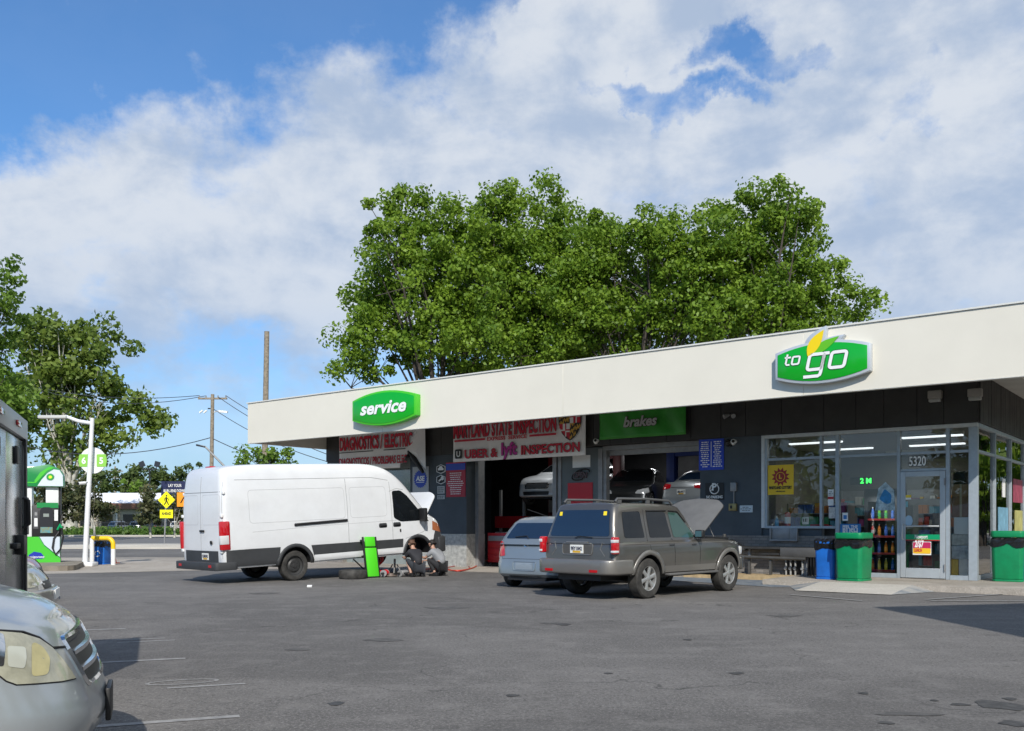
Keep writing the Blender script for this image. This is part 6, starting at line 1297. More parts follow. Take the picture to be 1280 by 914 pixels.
# ---- pump island
t = thing('fuel_pump', 'green and white fuel pump with a curved green topper on the island at left', 'fuel pump', (-14.75,29.1,.15), R(22))
M_PG = mat('pump_green', (.005,.22,.05), .4, coat=.3); M_PG2 = mat('pump_bright_green', (.06,.50,.03), .4, coat=.3); M_PW = mat('pump_white', (.75,.76,.75), .4, coat=.3)
MB().box(-.56,-.30,0,.50,.30,.80).build('base_cabinet', M_PG, t, bevel=.01)
MB().prism([(-.50,.80),(-.10,.80),(.06,.52),(.30,.30),(.52,.12),(.52,.0),(-.50,.0)], -.315, -.302).build('swoosh_panel', M_PG2, t)
MB().prism([(-.06,.80),(.07,.55),(.31,.33),(.50,.17),(.50,.80)], -.312, -.303).build('white_panel', mat('pump_paleblue', (.55,.62,.70), .4), t)
MB().prism([(-.42,.10),(-.36,.24),(-.22,.34),(-.02,.30),(.08,.16),(.0,.12)], -.325, -.317).build('blue_patch', mat('deep_blue', (.01,.03,.35), .4), t); text_mb('invigorate', .11, .2, .001, y=-.327, x0=-.16, z0=.14, fit=.46).build('lettering', M_LW, t)
MB().box(-.56,-.28,.80,-.28,.28,2.36).build('side_column', M_PW, t, bevel=.02); MB().box(.10,-.22,1.78,.46,.22,2.36).build('upper_column', M_PW, t, bevel=.01); MB().box(.46,-.2,.8,.52,.2,2.36).build('edge_trim', M_BLACK, t)
b_ = MB(); b_.box(-.28,-.30,.80,.48,.28,1.78); b_.build('dispenser_body', M_BLACK, t, bevel=.02); MB().box(-.14,-.315,1.70,.46,-.301,1.86).build('green_strip', M_PG, t)
MB().box(-.24,-.315,1.05,-.10,-.301,1.62).build('card_reader', mat('dkgrey', (.08,.08,.085), .4), t); MB().box(-.21,-.322,1.12,-.12,-.316,1.38).build('paper_label', M_PW, t); MB().box(-.20,-.322,1.46,-.13,-.316,1.56).build('keypad', M_GREY, t)
MB().prism(rounded([(-.06,.90),(-.06,1.62),(.02,1.72),(.24,1.72),(.32,1.62),(.32,.90)],.05), -.322, -.301).build('display_panel', mat('dkgrey2', (.03,.03,.035), .25), t); b_ = MB(); b_.box(.04,-.328,1.42,.20,-.323,1.52); b_.build('screen', mat('lcd', (.25,.28,.26), .3), t)
MB().box(-.04,-.329,.92,.30,-.323,1.10).build('grade_buttons', mat('grades', (.65,.5,.08), .4, var=.6, vs=12., var2=(.05,.3,.4)), t); MB().box(.35,-.325,1.30,.45,-.301,1.64).build('notice', M_PW, t)
nz = MB(); nz.tube([(.44,-.32,1.02),(.52,-.38,1.18),(.56,-.38,1.08)], .035, 8); nz.build('nozzle', mat('nozzle_green', (.0,.35,.12), .4), t, smooth=50)
hs = MB(); hs.tube([(.54,-.36,1.08),(.60,-.32,.80),(.52,-.34,.40),(.38,-.36,.25),(.30,-.36,.45),(.34,-.34,.75),(.46,-.30,.92),(.56,-.1,1.5)], .028, 8); hs.build('hose', M_BLACK, t, smooth=60)
tp_ = [(-.56,2.36),(.62,2.36),(.60,2.75),(.50,2.92),(.20,3.06),(-.10,3.0),(-.56,2.90)]
MB().prism(rounded(tp_,.06), -.36, .36).build('topper', M_PG, t, bevel=.01); MB().prism([(-.54,2.37),(-.54,2.46),(-.16,2.47),(-.04,2.62),(.16,2.86),(.36,2.96),(.20,2.98),(-.04,2.80),(-.20,2.55),(-.2,2.50),(-.54,2.50)],-.367,-.362).build('light_green_stripe', M_PG2, t)
MB().prism([(-.12,2.38),(.0,2.58),(.16,2.78),(.34,2.90),(.50,2.88),(.59,2.72),(.60,2.38)],-.372,-.362).build('white_field', mat('topper_white', (.60,.66,.72), .35), t)
fl = MB()
for k_, (rad, n_) in enumerate(((.125,18),(.085,14),(.05,10))):
    fl.cur = k_; fl.prism([((rad if i%2 else rad*.72)*math.cos(math.pi*i/n_)+.24, (rad if i%2 else rad*.72)*math.sin(math.pi*i/n_)+2.66) for i in range(2*n_)], -.380-.004*k_, -.373-.004*k_)
fl.build('flower_emblem', [M_PG, M_PG2, mat('petal_yellow', (.85,.75,.05), .4)], t)
MB().box(-.5,-.25,2.9,.3,.25,2.99).build('topper_lid', M_PW, t, bevel=.02)
# light pole with round price disc
b0 = G(106, 708); t = thing('light_pole', 'leaning white light pole with a short arm, standing beside the blue recycling bin', 'pole', (b0.x, b0.y, 0), 0)
M_PW2 = mat('pole_white', (.72,.73,.74), .4, var=.08)
b_ = MB(); b_.tube([(0,0,0),(.12,0,2.4),(.24,0,4.72)], [.085,.08,.065], 10); b_.build('pole', M_PW2, t, smooth=50); MB().box(-.32,-.22,0,.34,.22,.14).build('base_plate', M_PW2, t, bevel=.03)
b_ = MB(); b_.tube([(.24,0,4.55),(-.2,0,4.62),(-.62,0,4.78)], [.06,.06,.05], 8); b_.build('arm', M_PW2, t, smooth=50); MB().box(-1.45,-.12,4.70,-.55,.12,4.80).build('lamp_head', mat('lamp_pale', (.5,.5,.48), .4), t, bevel=.02)
d0 = G(110, 708); t = thing('round_sign', 'white disc with pale green 6 and 5 panels behind the white light pole', 'sign', (b0.x+.18, b0.y+.16, 3.38), 0)
MB().cyl((0,.0,0),(0,.04,0),.42,n=30).build('disc', M_PW, t); 
for s_, ch in ((-1,'6'),(1,'5')): MB().prism(rounded([(s_*.13,-.20),(s_*.13,.20),(s_*.42,.20),(s_*.46,0),(s_*.42,-.20)],.03), -.012,-.002).build('green_panel', mat('lime', (.25,.55,.08), .4), t); text_mb(ch,.28,0,.008,y=-.016,x0=s_*.28,z0=-.10).build('lettering', M_LW, t)
t = thing('security_camera', 'small white camera on the side of the white light pole', 'camera', (b0.x+.13, b0.y-.14, 2.65), 0); b_ = MB(); b_.cyl((-.06,0,0),(-.18,-.18,-.03),.05,n=12); b_.build('camera_body', M_PW, t, smooth=50); MB().cyl((-.18,-.18,-.03),(-.187,-.19,-.032),.04,n=12).build('lens', M_BLACK, t); MB().cyl((0,.05,.05),(-.09,-.03,0),.015).build('bracket', M_PW, t)
def bin_(name, lab, cat, loc, rz, w, d, h, col, bag=True, lid=True, grp=None, scale=1., mark=False):
    t = thing(name, lab, cat, loc, rz, grp)
    c_ = .10*w; pl_ = lambda k: [(-w/2*k+c_,-d/2*k),(w/2*k-c_,-d/2*k),(w/2*k,-d/2*k+c_),(w/2*k,d/2*k),(-w/2*k,d/2*k),(-w/2*k,-d/2*k+c_)]
    b = MB(); bh = h*(.80 if lid else 1.0); lo, hi = pl_(.93), pl_(1.0); n = 6
    b.v = [(x,y,.05) for x,y in lo]+[(x,y,bh) for x,y in hi]; b.f = [tuple(reversed(range(n))), tuple(range(n,2*n))]+[(i,(i+1)%n,n+(i+1)%n,n+i) for i in range(n)]; b.mi = [0]*len(b.f)
    b.build('bin_body', col, t, bevel=.018, seg=3); MB().prism(pl_(.96), 0, .048, 'z').build('base', col, t, bevel=.01)
    if lid:
        l = MB(); l.prism(pl_(1.04), h*.87, h, 'z'); l.build('lid', col, t, bevel=.03, seg=3)
        for sx in (-1,1): MB().box(sx*w*.40-.03,-d*.3,h*.80,sx*w*.40+.03,d*.42,h*.88).build('lid_post', col, t)
        MB().box(-w*.30,-d*.38,h*.80,w*.30,d*.4,h*.86).build('opening', M_BLACK, t)
    else:
        l = MB(); l.prism(pl_(1.04), h*.96, h*1.03, 'z'); l.build('rim', col, t, bevel=.01)
    if bag:
        rng = random.Random(int(w*1000+h*77)); bg = MB(); N_ = 36; z0_, z1_ = (h*.74, h*.87) if lid else (h*.86, h*1.10); rr_ = []
        for lev in range(5):
            for i in range(N_):
                a = 2*math.pi*i/N_; q = max(abs(math.cos(a))/(w/2), abs(math.sin(a))/(d/2)); k = 1/q*(1.03+.03*rng.random() if lev < 4 else .9); x, y = k*math.cos(a), k*math.sin(a)
                bg.v.append((x, y, z0_+(z1_-z0_)*lev/4+rng.uniform(-.02,.02)*h-(.03*h*(1+math.sin(a*5)) if lev == 0 else 0)))
        bg.f = [(l_*N_+i, l_*N_+(i+1)%N_, (l_+1)*N_+(i+1)%N_, (l_+1)*N_+i) for l_ in range(4) for i in range(N_)]; bg.mi = [0]*len(bg.f)
        if not lid: bg.f.append(tuple(4*N_+i for i in range(N_))); bg.mi.append(0)
        o = bg.build('bin_bag', mat('bin_bag_black', (.012,.012,.013), .22), t, fix=False)
    if mark:
        m_ = MB(); 
        for k in range(3): a0_ = 2*math.pi*k/3; m_.tube([(.09*math.cos(a0_+j*.25), -d/2-.005, h*.5+.09*math.sin(a0_+j*.25)) for j in range(7)], .016, 5)
        m_.build('recycling_mark', M_LW, t)
    return t
M_BG = mat('bin_green', (.0,.21,.075), .42, var=.16, vs=5.); M_BB = mat('bin_blue', (.01,.13,.50), .45, var=.2, vs=3.)
bin_('litter_bin', 'green square litter bin with a hooded lid left of the shop door', 'bin', bw(-2.15,-1.55,.12), BRZ+R(-6), .60,.60,1.04, M_BG, grp='green litter bins outside the shop')
bin_('litter_bin', 'green square litter bin by the glass corner at the right edge', 'bin', bw(.55,.30,.12), BRZ+R(4), .62,.60,1.08, M_BG, grp='green litter bins outside the shop')
bin_('recycling_bin', 'blue bin with a black bag beside the left green litter bin', 'bin', bw(-2.78,-1.30,.12), BRZ-R(4), .46,.46,.82, M_BB, lid=False)
bin_('recycling_bin', 'blue bin half hidden behind the rightmost green litter bin', 'bin', bw(.98,.95,.12), BRZ, .55,.5,.85, M_BB, lid=False)
g0 = G(122.5, 706); bin_('recycling_bin', 'blue recycling bin with a white arrow mark under the yellow bollard hoop', 'bin', (g0.x, g0.y+.25, 0), R(-10), .46,.44,.72, M_BB, lid=False, mark=True)
b1 = G(141.5, 706.5); t = thing('hoop_bollard', 'hooped steel bollard, yellow above and white below, beside the blue recycling bin', 'bollard', (b1.x, b1.y, 0), R(-4)); L_ = .72
pts = [(0,0,.52),(0,0,.66)]+[(-.2+.2*math.cos(a), 0, .68+.2*math.sin(a)) for a in [i*math.pi/10 for i in range(6)]]+[(-L_,0,.88)]
MB().cyl((0,0,0),(0,0,.53),.072,n=16).build('white_leg', M_PW, t, smooth=50); MB().tube(pts, .072, 12).build('yellow_hoop', mat('bollard_yellow', (.80,.52,.01), .45, var=.1), t, smooth=60); MB().cyl((-L_,0,0),(-L_,0,.88),.072,n=16).build('white_leg', M_PW, t, smooth=50)
c1 = G(131, 705); t = thing('traffic_cone', 'orange traffic cone standing behind the yellow hoop bollard', 'cone', (c1.x+.12, c1.y+.25, 0), 0); MB().lathe([(.17,.03),(.03,.62),(0,.62)],16).build('cone', mat('cone_orange', (.75,.12,.02), .5), t, smooth=60); MB().box(-.2,-.2,0,.2,.2,.035).build('foot', mat('cone_orange', (.75,.12,.02), .5), t, bevel=.01); MB().lathe([(.115,.26),(.078,.42)],16).build('white_band', M_PW, t)

# ---- across the street
M_SY = mat('sign_yellow', (.85,.78,.0), .45); M_SO = mat('sign_orange', (.85,.30,.01), .45)
q = at(208.5, 625, 60); t = thing('pedestrian_sign', 'yellow diamond pedestrian crossing sign with an AHEAD plate, left of the white van', 'sign', (q.x-.15, 60, .1), 0)
b_ = MB(); b_.cyl((0,0,0),(.12,0,3.4),.045); b_.build('post', M_GREY, t); zc_ = q.z-.1; D = .56
MB().prism(rounded([(.15-D,zc_),(.15,zc_+D),(.15+D,zc_),(.15,zc_-D)],.05), -.08,-.06).build('diamond_plate', M_SY, t)
MB().prism([(.15-.42,zc_-D-.62),(.15+.42,zc_-D-.62),(.15+.42,zc_-D-.08),(.15-.42,zc_-D-.08)], -.08,-.06).build('lower_plate', M_SY, t); text_mb('AHEAD',.26,0,.010,y=-.082,x0=.15,z0=zc_-D-.42,fit=.62).build('lettering', M_LB, t)
b_ = MB(); K = lambda pts, r: b_.tube([(.15+x, -.085, zc_+z) for x, z in pts], r, 6); b_.prism([(.15+.055*math.cos(a)+.01, zc_+.27+.055*math.sin(a)) for a in [i*math.pi/5 for i in range(10)]], -.092,-.082); K([(0,.18),(0,-.02)],.055); K([(0,-.02),(.08,-.16),(.14,-.32)],.035); K([(0,-.02),(-.04,-.18),(-.14,-.30)],.035); K([(0,.16),(.12,.08),(.15,-.04)],.022); K([(0,.16),(-.12,.06),(-.10,-.06)],.022); b_.build('walking_figure', M_LB, t)
q = at(230, 626, 62); t = thing('street_sign', 'orange square sign half hidden behind the rear of the white van', 'sign', (q.x, 62, .1), 0); MB().cyl((0,0,0),(0,0,3.2),.04).build('post', M_GREY, t); MB().box(-.45,-.06,q.z-.5,.45,-.045,q.z+.45).build('plate', M_SO, t); b_ = MB(); b_.tube([(-.2,-.065,q.z-.25),(0,-.065,q.z+.1),(.15,-.065,q.z+.2)],.04,5); b_.build('symbol', M_LB, t)
q = at(219, 610, 140); t = thing('billboard', 'dark navy billboard reading Lay your burdens down, above the orange sign', 'billboard', (q.x, 140, 0), 0); MB().box(-2.1,-.1,5.6,2.4,.1,7.8).build('panel', mat('navy', (.012,.018,.075), .5), t)
for x_ in (-1.5,1.6): MB().cyl((x_,0,0),(x_,0,5.6),.12).build('post', M_GREY, t)
text_mb('LAY YOUR',.62,0,.01,y=-.12,z0=6.95,fit=2.0).build('lettering', M_LW, t); text_mb('BURDENS DOWN',.62,0,.01,y=-.12,z0=6.15,fit=3.4).build('lettering', M_LW, t); text_mb('JESUS',.3,0,.005,y=-.12,z0=5.7,fit=.8).build('lettering', M_LW, t) if False else None
q = at(187, 576, 100); t = thing('floodlight_pole', 'dark pole carrying two square floodlights beyond the street', 'lamp', (q.x, 100, 0), 0); MB().cyl((0,0,0),(0,0,7.3),.10,.08).build('pole', M_BLACK, t); MB().box(-.75,-.05,7.2,.8,.05,7.34).build('cross_bar', M_BLACK, t)
for s_ in (-1,1): b_ = MB(); b_.obox((s_*.72+(-.1 if s_<0 else .1),0,7.8),.55,.16,.6,Matrix.Rotation(R(14*s_ if s_>0 else -24),3,'Y')); b_.cyl((s_*.72,0,7.3),(s_*.72,0,7.6),.05); b_.build('floodlight', mat('dark_lamp', (.02,.022,.03), .4), t)
# far building
t = thing('far_building', 'long low beige building with a white roof across the street', 'building', (-60,150,0), 0)
MB().box(-13,0,0,14,16,4.0).build('wall', mat('beige_wall', (.42,.36,.27), .8, var=.12), t); MB().prism([(-.6,4.02),(-.6,4.55),(5.2,6.55),(16.4,6.55),(16.4,4.02)], -13.3, 14.3, 'x').build('roof', mat('white_roof', (.78,.78,.79), .5), t); MB().box(-12,-.75,3.75,2.5,-.62,4.7).build('brown_fascia', mat('brown_f', (.22,.10,.06), .7), t); MB().box(2.5,-.9,3.3,13,-.62,4.3).build('awning', mat('grey_awning', (.25,.24,.24), .7), t)
for x_ in (-10,-6.5,-3,.5,4,7.5,11): f_ = MB().box(x_,-.04,1.0,x_+1.8,.02,2.9).build('window', M_BLACK, t); MB().box(x_+.1,-.06,1.1,x_+1.7,-.045,2.8).build('pane', M_TINT, f_)
for x_ in (-12.5,-8,-4,0,4,8,12.5): MB().box(x_,-.5,0,x_+.25,-.3,3.9).build('column', M_OFFW, t)
t = thing('far_building', 'dark red brick building far behind the billboard', 'building', (-38,165,0), 0); MB().box(-9,0,0,14,12,5.5).build('wall', mat('dkbrick', (.16,.08,.06), .8, var=.2), t); MB().box(-9.3,-.3,5.5,14.3,12.3,5.9).build('roof', M_GREY, t); [MB().box(-7+4*i,-.05,1.2,-5+4*i,-.01,3.4).build('window', M_TINT, t) for i in range(5)]
t = thing('fence', 'black metal picket fence running along the far sidewalk', 'fence', (-62,118.5,0), 0)
pk = MB(); [pk.box(.2*i,-.015,.1,.2*i+.03,.015,1.7) for i in range(230)]; pk.box(0,-.03,.25,46,.03,.3); pk.box(0,-.03,1.5,46,.03,1.56); o = pk.build('picket_panel', M_BLACK, t); 
for i in range(16): MB().box(3*i-.06,-.06,0,3*i+.06,.06,1.85).build('post', M_BLACK, t)
for i, (px, d, a, P, lab) in enumerate(((143,134,R(60),P_WHT,'white parked car behind the fence, under the pale roof'),(190,137,R(75),P_DRK,'dark parked car behind the crape myrtle left of the yellow sign'),(170,136,R(100),P_SIL,'silver parked car between the white car and the yellow sign'),(221,130,R(80),P_WHT,'white parked car just left of the van, right of the yellow sign'),(247,132,R(95),P_DRK,'dark parked car behind the white van'))):
    q = at(px, 655, d); hatch('distant_car', lab, (q.x, d), a, P, detail=False, H=1.75, belt=1.1, L1=3.4, wb=2.7, W0=.95, group='parked cars across the street', wr=.34)
# utility poles and wires
M_POLE = mat('weathered_pole', (.24,.20,.15), .9, var=.45, vs=6., bump=.4); M_WIRE = mat('wire_dark', (.05,.05,.06), .6)
q = at(265, 493, 77); t = thing('utility_pole', 'wooden utility pole with a crossarm, rising behind the white van', 'pole', (q.x, 77, 0), 0); H_ = q.z
b_ = MB(); b_.tube([(-.12,0,0),(.05,0,H_)], [.19,.14], 10); b_.build('pole', M_POLE, t, smooth=50); MB().box(-1.15,-.08,H_-.42,1.25,.08,H_-.28).build('crossarm', M_POLE, t)
[MB().cyl((x_,0,H_-.28),(x_,0,H_-.10),.05).build('insulator', M_GREY, t) for x_ in (-1.05,-.5,.5,1.15)]; [MB().cyl((x_,-.1,H_-1.55),(x_+.25,-.1,H_-1.35),.07).build('cutout', M_WHITE, t) for x_ in (-1.0,-.65)]
b_ = MB(); b_.cyl((0,0,H_-1.55),(.6,0,H_-1.35),.035); b_.obox((.95,0,H_-1.45),.7,.22,.16,Matrix.Rotation(R(5),3,'Y')); b_.build('street_lamp_arm', M_WHITE, t); MB().cyl((-.3,-.12,H_-1.2),(-.1,-.12,H_-1.2),.05).build('bracket', M_BLACK, t)
q2 = at(333, 415, 65); t = thing('utility_pole', 'tall bare wooden pole standing alone behind the left end of the building', 'pole', (q2.x-.15, 65, 0), 0); b_ = MB(); b_.tube([(0,0,0),(.0,0,4),(.18,0,q2.z)], [.24,.22,.17], 12); b_.build('pole', M_POLE, t, smooth=50); MB().cyl((.18,0,q2.z),(.18,0,q2.z+.03),.18).build('pole_cap', M_GREY, t)
q3 = at(144, 583, 260); t = thing('utility_pole', 'far utility pole over the trees beyond the pale roof', 'pole', (q3.x, 260, 0), 0); MB().cyl((0,0,0),(0,0,q3.z),.3,.2).build('pole', M_POLE, t); [MB().box(-2.2,-.1,q3.z-z_,2.2,.1,q3.z-z_+.25).build('crossarm', M_POLE, t) for z_ in (1.5,3.4)]
q4 = at(290, 585, 50); t = thing('street_lamp', 'street lamp whose slanted arm shows over the roof of the white van', 'lamp', (q4.x, 50, .1), 0); b_ = MB(); b_.tube([(0,0,0),(0,0,3.6),(-.35,0,4.3),(-1.45,0,5.42)], [.09,.08,.06,.045], 8); b_.build('pole', M_GREY, t, smooth=50); b_ = MB(); b_.obox((-1.68,0,5.46),.5,.2,.1,Matrix.Rotation(R(12),3,'Y')); b_.build('lamp_head', mat('dark_lamp', (.02,.022,.03), .4), t, bevel=.03)
def wire(lab, a, b, sag=.4, r=.028):
    a, b = Vector(a), Vector(b); P = [a.lerp(b, i/14)+Vector((0,0,-sag*4*(i/14)*(1-i/14))) for i in range(15)]; o = thing('overhead_wire', lab, 'wire', a, 0); MB().tube([p-a for p in P], r, 5).build('cable', M_WIRE, o)
c_ = Vector((q.x, 77, H_))
wire('upper overhead wire running left from the crossarm to the sycamore', c_+Vector((-1.05,0,-.1)), at(60,487,95), .5); wire('second overhead wire just below the upper one, left of the crossarm', c_+Vector((-.5,0,-.12)), at(60,490,95), .9)
wire('overhead wire from the right tip of the crossarm to the building', c_+Vector((1.15,0,-.1)), at(420,560,66), .4); wire('overhead wire just under the one at the crossarm tip', c_+Vector((.5,0,-.2)), at(420,572,66), .4); wire('third overhead wire sloping down right from the pole', c_+Vector((.1,0,-1.2)), at(420,580,66), .5)
wire('low overhead wire sagging left from the pole past the white light pole', c_+Vector((-.1,0,-3.6)), at(20,555,90), 1.2, .035); wire('low overhead wire sloping right from the pole behind the van', c_+Vector((.1,0,-3.7)), at(420,602,66), .3, .035)

# ---- at the left bay: tyre, creeper, struts, jack, trestle, hoses
VX = Matrix.Translation((-5.83,22.67,0)) @ Matrix.Rotation(HD, 4, 'Z')
def vthing(name, lab, cat, x, y, z=0., rz=0., group=None): p = VX @ Vector((x, y, z)); return thing(name, lab, cat, p, HD+rz, group)
t = vthing('creeper_board', 'bright green mechanic creeper board stood on end against the side of the white van', 'creeper', 2.02, -1.32, 0, 0)
Mc = Matrix.Rotation(R(-10), 4, 'X'); M_CG = mat('creeper_green', (.08,.62,.02), .4, coat=.2)
def ob(name, m, boxes, bev=.01, M=Mc, par=None):
    b = MB()
    for a in boxes: b.box(*a)
    b.v = [tuple(M @ Vector(p)) for p in b.v]; return b.build(name, m, par or t, bevel=bev)
ob('pad', M_CG, [(-.17,-.03,.03,.17,.02,.76)], .015); ob('head_pad', M_CG, [(-.15,-.035,.79,.15,.015,1.04)], .015); ob('side_rail', M_BLACK, [(-.215,-.02,.0,-.175,.03,1.04)]); ob('side_rail', M_BLACK, [(.175,-.02,.0,.215,.03,1.04)])
for x_ in (-.2,.2):
    for z_ in (.12,.55,.95): ob('castor', M_BLACK, [(x_-.03,.03,z_-.03,x_+.03,.10,z_+.03)], .012)
l_ = text_mb('CREEPER', .07, 0, .001, fit=.30); k_ = MB(); k_.add([(v[2]-.02, -.036, .35-v[0]) for v in l_.v], l_.f); k_.v = [tuple(Mc @ Vector(p)) for p in k_.v]; k_.build('lettering', M_LB, t) if False else None
def tyre_flat(lab, x, y, z=0, r=.35): 
    t = vthing('loose_tyre', lab, 'tyre', x, y, z); MB().lathe([(.22,.02),(.28,.0),(r*.94,.01),(r,.05),(r,.17),(r*.94,.21),(.28,.22),(.22,.20),(.22,.02)],32).build('tyre', M_TYRE, t, smooth=35); MB().lathe([(.215,.03),(.19,.08),(.19,.15),(.215,.2)],24).build('rim', M_STEELR, t, smooth=40); MB().lathe([(.19,.1),(0,.1)],20).build('wheel_centre', M_STEELR, t)
tyre_flat('wheel lying flat on the ground left of the green creeper board', 1.45, -1.25)
def strut(lab, x, y, rz, m, z=.09):
    t = vthing('coil_strut', lab, 'suspension strut', x, y, z, rz, 'coil struts laid out beside the van')
    MB().tube([(.02+.30*i/60, .075*math.cos(i*.63), .075*math.sin(i*.63)) for i in range(61)], .013, 6).build('coil_spring', m, t, smooth=60); MB().cyl((-.2,0,0),(.36,0,0),.028).build('damper', M_BLACK, t); MB().cyl((.33,0,0),(.36,0,0),.085,n=18).build('top_mount', M_GREY, t); MB().cyl((-.01,0,0),(.02,0,0),.085,n=18).build('spring_seat', M_GREY, t)
strut('chrome coil strut nearest the crouching man in the dark shirt', 2.98, -1.62, R(-25), mat('spring_metal', (.5,.5,.5), .3, .8)); strut('grey coil strut in the middle of the row beside the van', 2.72, -1.50, R(10), M_GREY); strut('red coil strut next to the green creeper board', 2.35, -1.30, R(40), M_RED, .10)
t = vthing('brake_disc', 'bare brake disc lying among the struts beside the van', 'brake disc', 2.62, -1.25, .02); MB().lathe([(.05,.0),(.16,.0),(.16,.03),(.08,.03),(.08,.07),(.04,.07),(.04,.0)],26).build('disc', mat('rust_steel', (.25,.2,.17), .5, .6, var=.3), t, smooth=35)
t = vthing('floor_jack', 'low red trolley jack under the side of the white van', 'jack', 2.6, -.62, .0); MB().box(-.3,-.12,.05,.3,.12,.14).build('frame', M_RED, t, bevel=.02); a_ = MB(); a_.tube([(-.1,0,.14),(.22,0,.36)],.035); a_.cyl((.22,0,.36),(.22,0,.50),.05); a_.build('lift_arm', M_RED, t, smooth=50); [MB().cyl((x_,y_-.02,.05),(x_,y_+.02,.05),.05,n=14).build('jack_wheel', M_GREY, t) for x_ in (-.25,.25) for y_ in (-.14,.14)]; MB().tube([(-.28,0,.12),(-.75,-.1,.45)],.018).build('handle', M_BLACK, t)
t = vthing('axle_stand', 'steel axle stand holding up the front of the van', 'stand', 3.3, -.55, 0); [MB().tube([(x_*.14,y_*.14,0),(x_*.04,y_*.04,.28)],.016).build('leg', M_GREY, t) for x_ in (-1,1) for y_ in (-1,1)]; MB().cyl((0,0,.25),(0,0,.42),.03).build('post', M_GREY, t)
g0 = G(557, 707); t = thing('trestle', 'white folding trestle frame leaning beside the tread-plate pier', 'trestle', (g0.x, g0.y, 0), BRZ+R(8))
b_ = MB(); b_.tube([(-.30,0,0),(-.05,.1,.80)],.020); b_.tube([(.28,0,0),(-.12,.1,.78)],.020); b_.tube([(-.12,.1,.78),(-.02,.1,.80)],.020); b_.build('front_frame', mat('trestle_white', (.7,.68,.62), .5), t, smooth=60); b_ = MB(); b_.tube([(-.34,.35,0),(-.28,.12,.60)],.016); b_.tube([(.05,.4,.0),(-.1,.12,.72)],.016); b_.tube([(-.22,.03,.25),(.12,.02,.3)],.012); b_.build('rear_frame', MATS['trestle_white'], t, smooth=60)
def hose(lab, pts, m, r=.018): 
    o = thing('air_hose', lab, 'hose', (0,0,0)); P = [G(*p) for p in pts]; Q = [tuple(p)[:2] for p in P]; Q = chaikin(Q, 3); MB().tube([(x, y, r+.006) for x, y in Q], r, 6).build('hose', m, o, smooth=60); o.location = (0,0,0)
hose('orange air hose trailing from the mechanics to the open bay', [(520,714),(548,711),(575,716),(600,708),(588,703),(612,702),(618,698)], mat('hose_orange', (.60,.06,.02), .5)); hose('thin dark red hose curling beside the orange one', [(540,714),(565,709),(582,706),(590,712),(571,716),(560,712)], mat('hose_red', (.35,.03,.03), .5), .014)
t = thing('litter', 'small scrap of white litter on the asphalt before the van', 'litter', G(387,734)); MB().obox((0,0,.02),.10,.07,.03,Matrix.Rotation(R(15),3,'X')).build('scrap', M_WHITE, t)

# ---- the two mechanics
def skin(name, J, E, m, parent, sub=2):
    keys = list(J); me = bpy.data.meshes.new(name); me.from_pydata([J[k][0] for k in keys], [(keys.index(a), keys.index(b)) for a, b in E], [])
    o = bpy.data.objects.new(name, me); COL.objects.link(o); o.modifiers.new('s', 'SKIN'); s_ = o.modifiers.new('u', 'SUBSURF'); s_.levels = s_.render_levels = sub
    if not me.skin_vertices: me.skin_vertices.new()
    for i, k in enumerate(keys):
        r = J[k][1]; me.skin_vertices[0].data[i].radius = (r, r) if not isinstance(r, tuple) else r; me.skin_vertices[0].data[i].use_root = (i == 0)
    dg = bpy.context.evaluated_depsgraph_get(); dg.update(); m2 = bpy.data.meshes.new_from_object(o.evaluated_get(dg), depsgraph=dg); o.modifiers.clear(); o.data = m2; bpy.data.meshes.remove(me)
    m2.materials.clear(); m2.materials.append(m)
    for p in m2.polygons: p.use_smooth = True
    o.parent = parent; return o
M_SKIN = mat('skin', (.42,.24,.17), .55); M_HAIR = mat('hair_dark', (.015,.012,.010), .7)
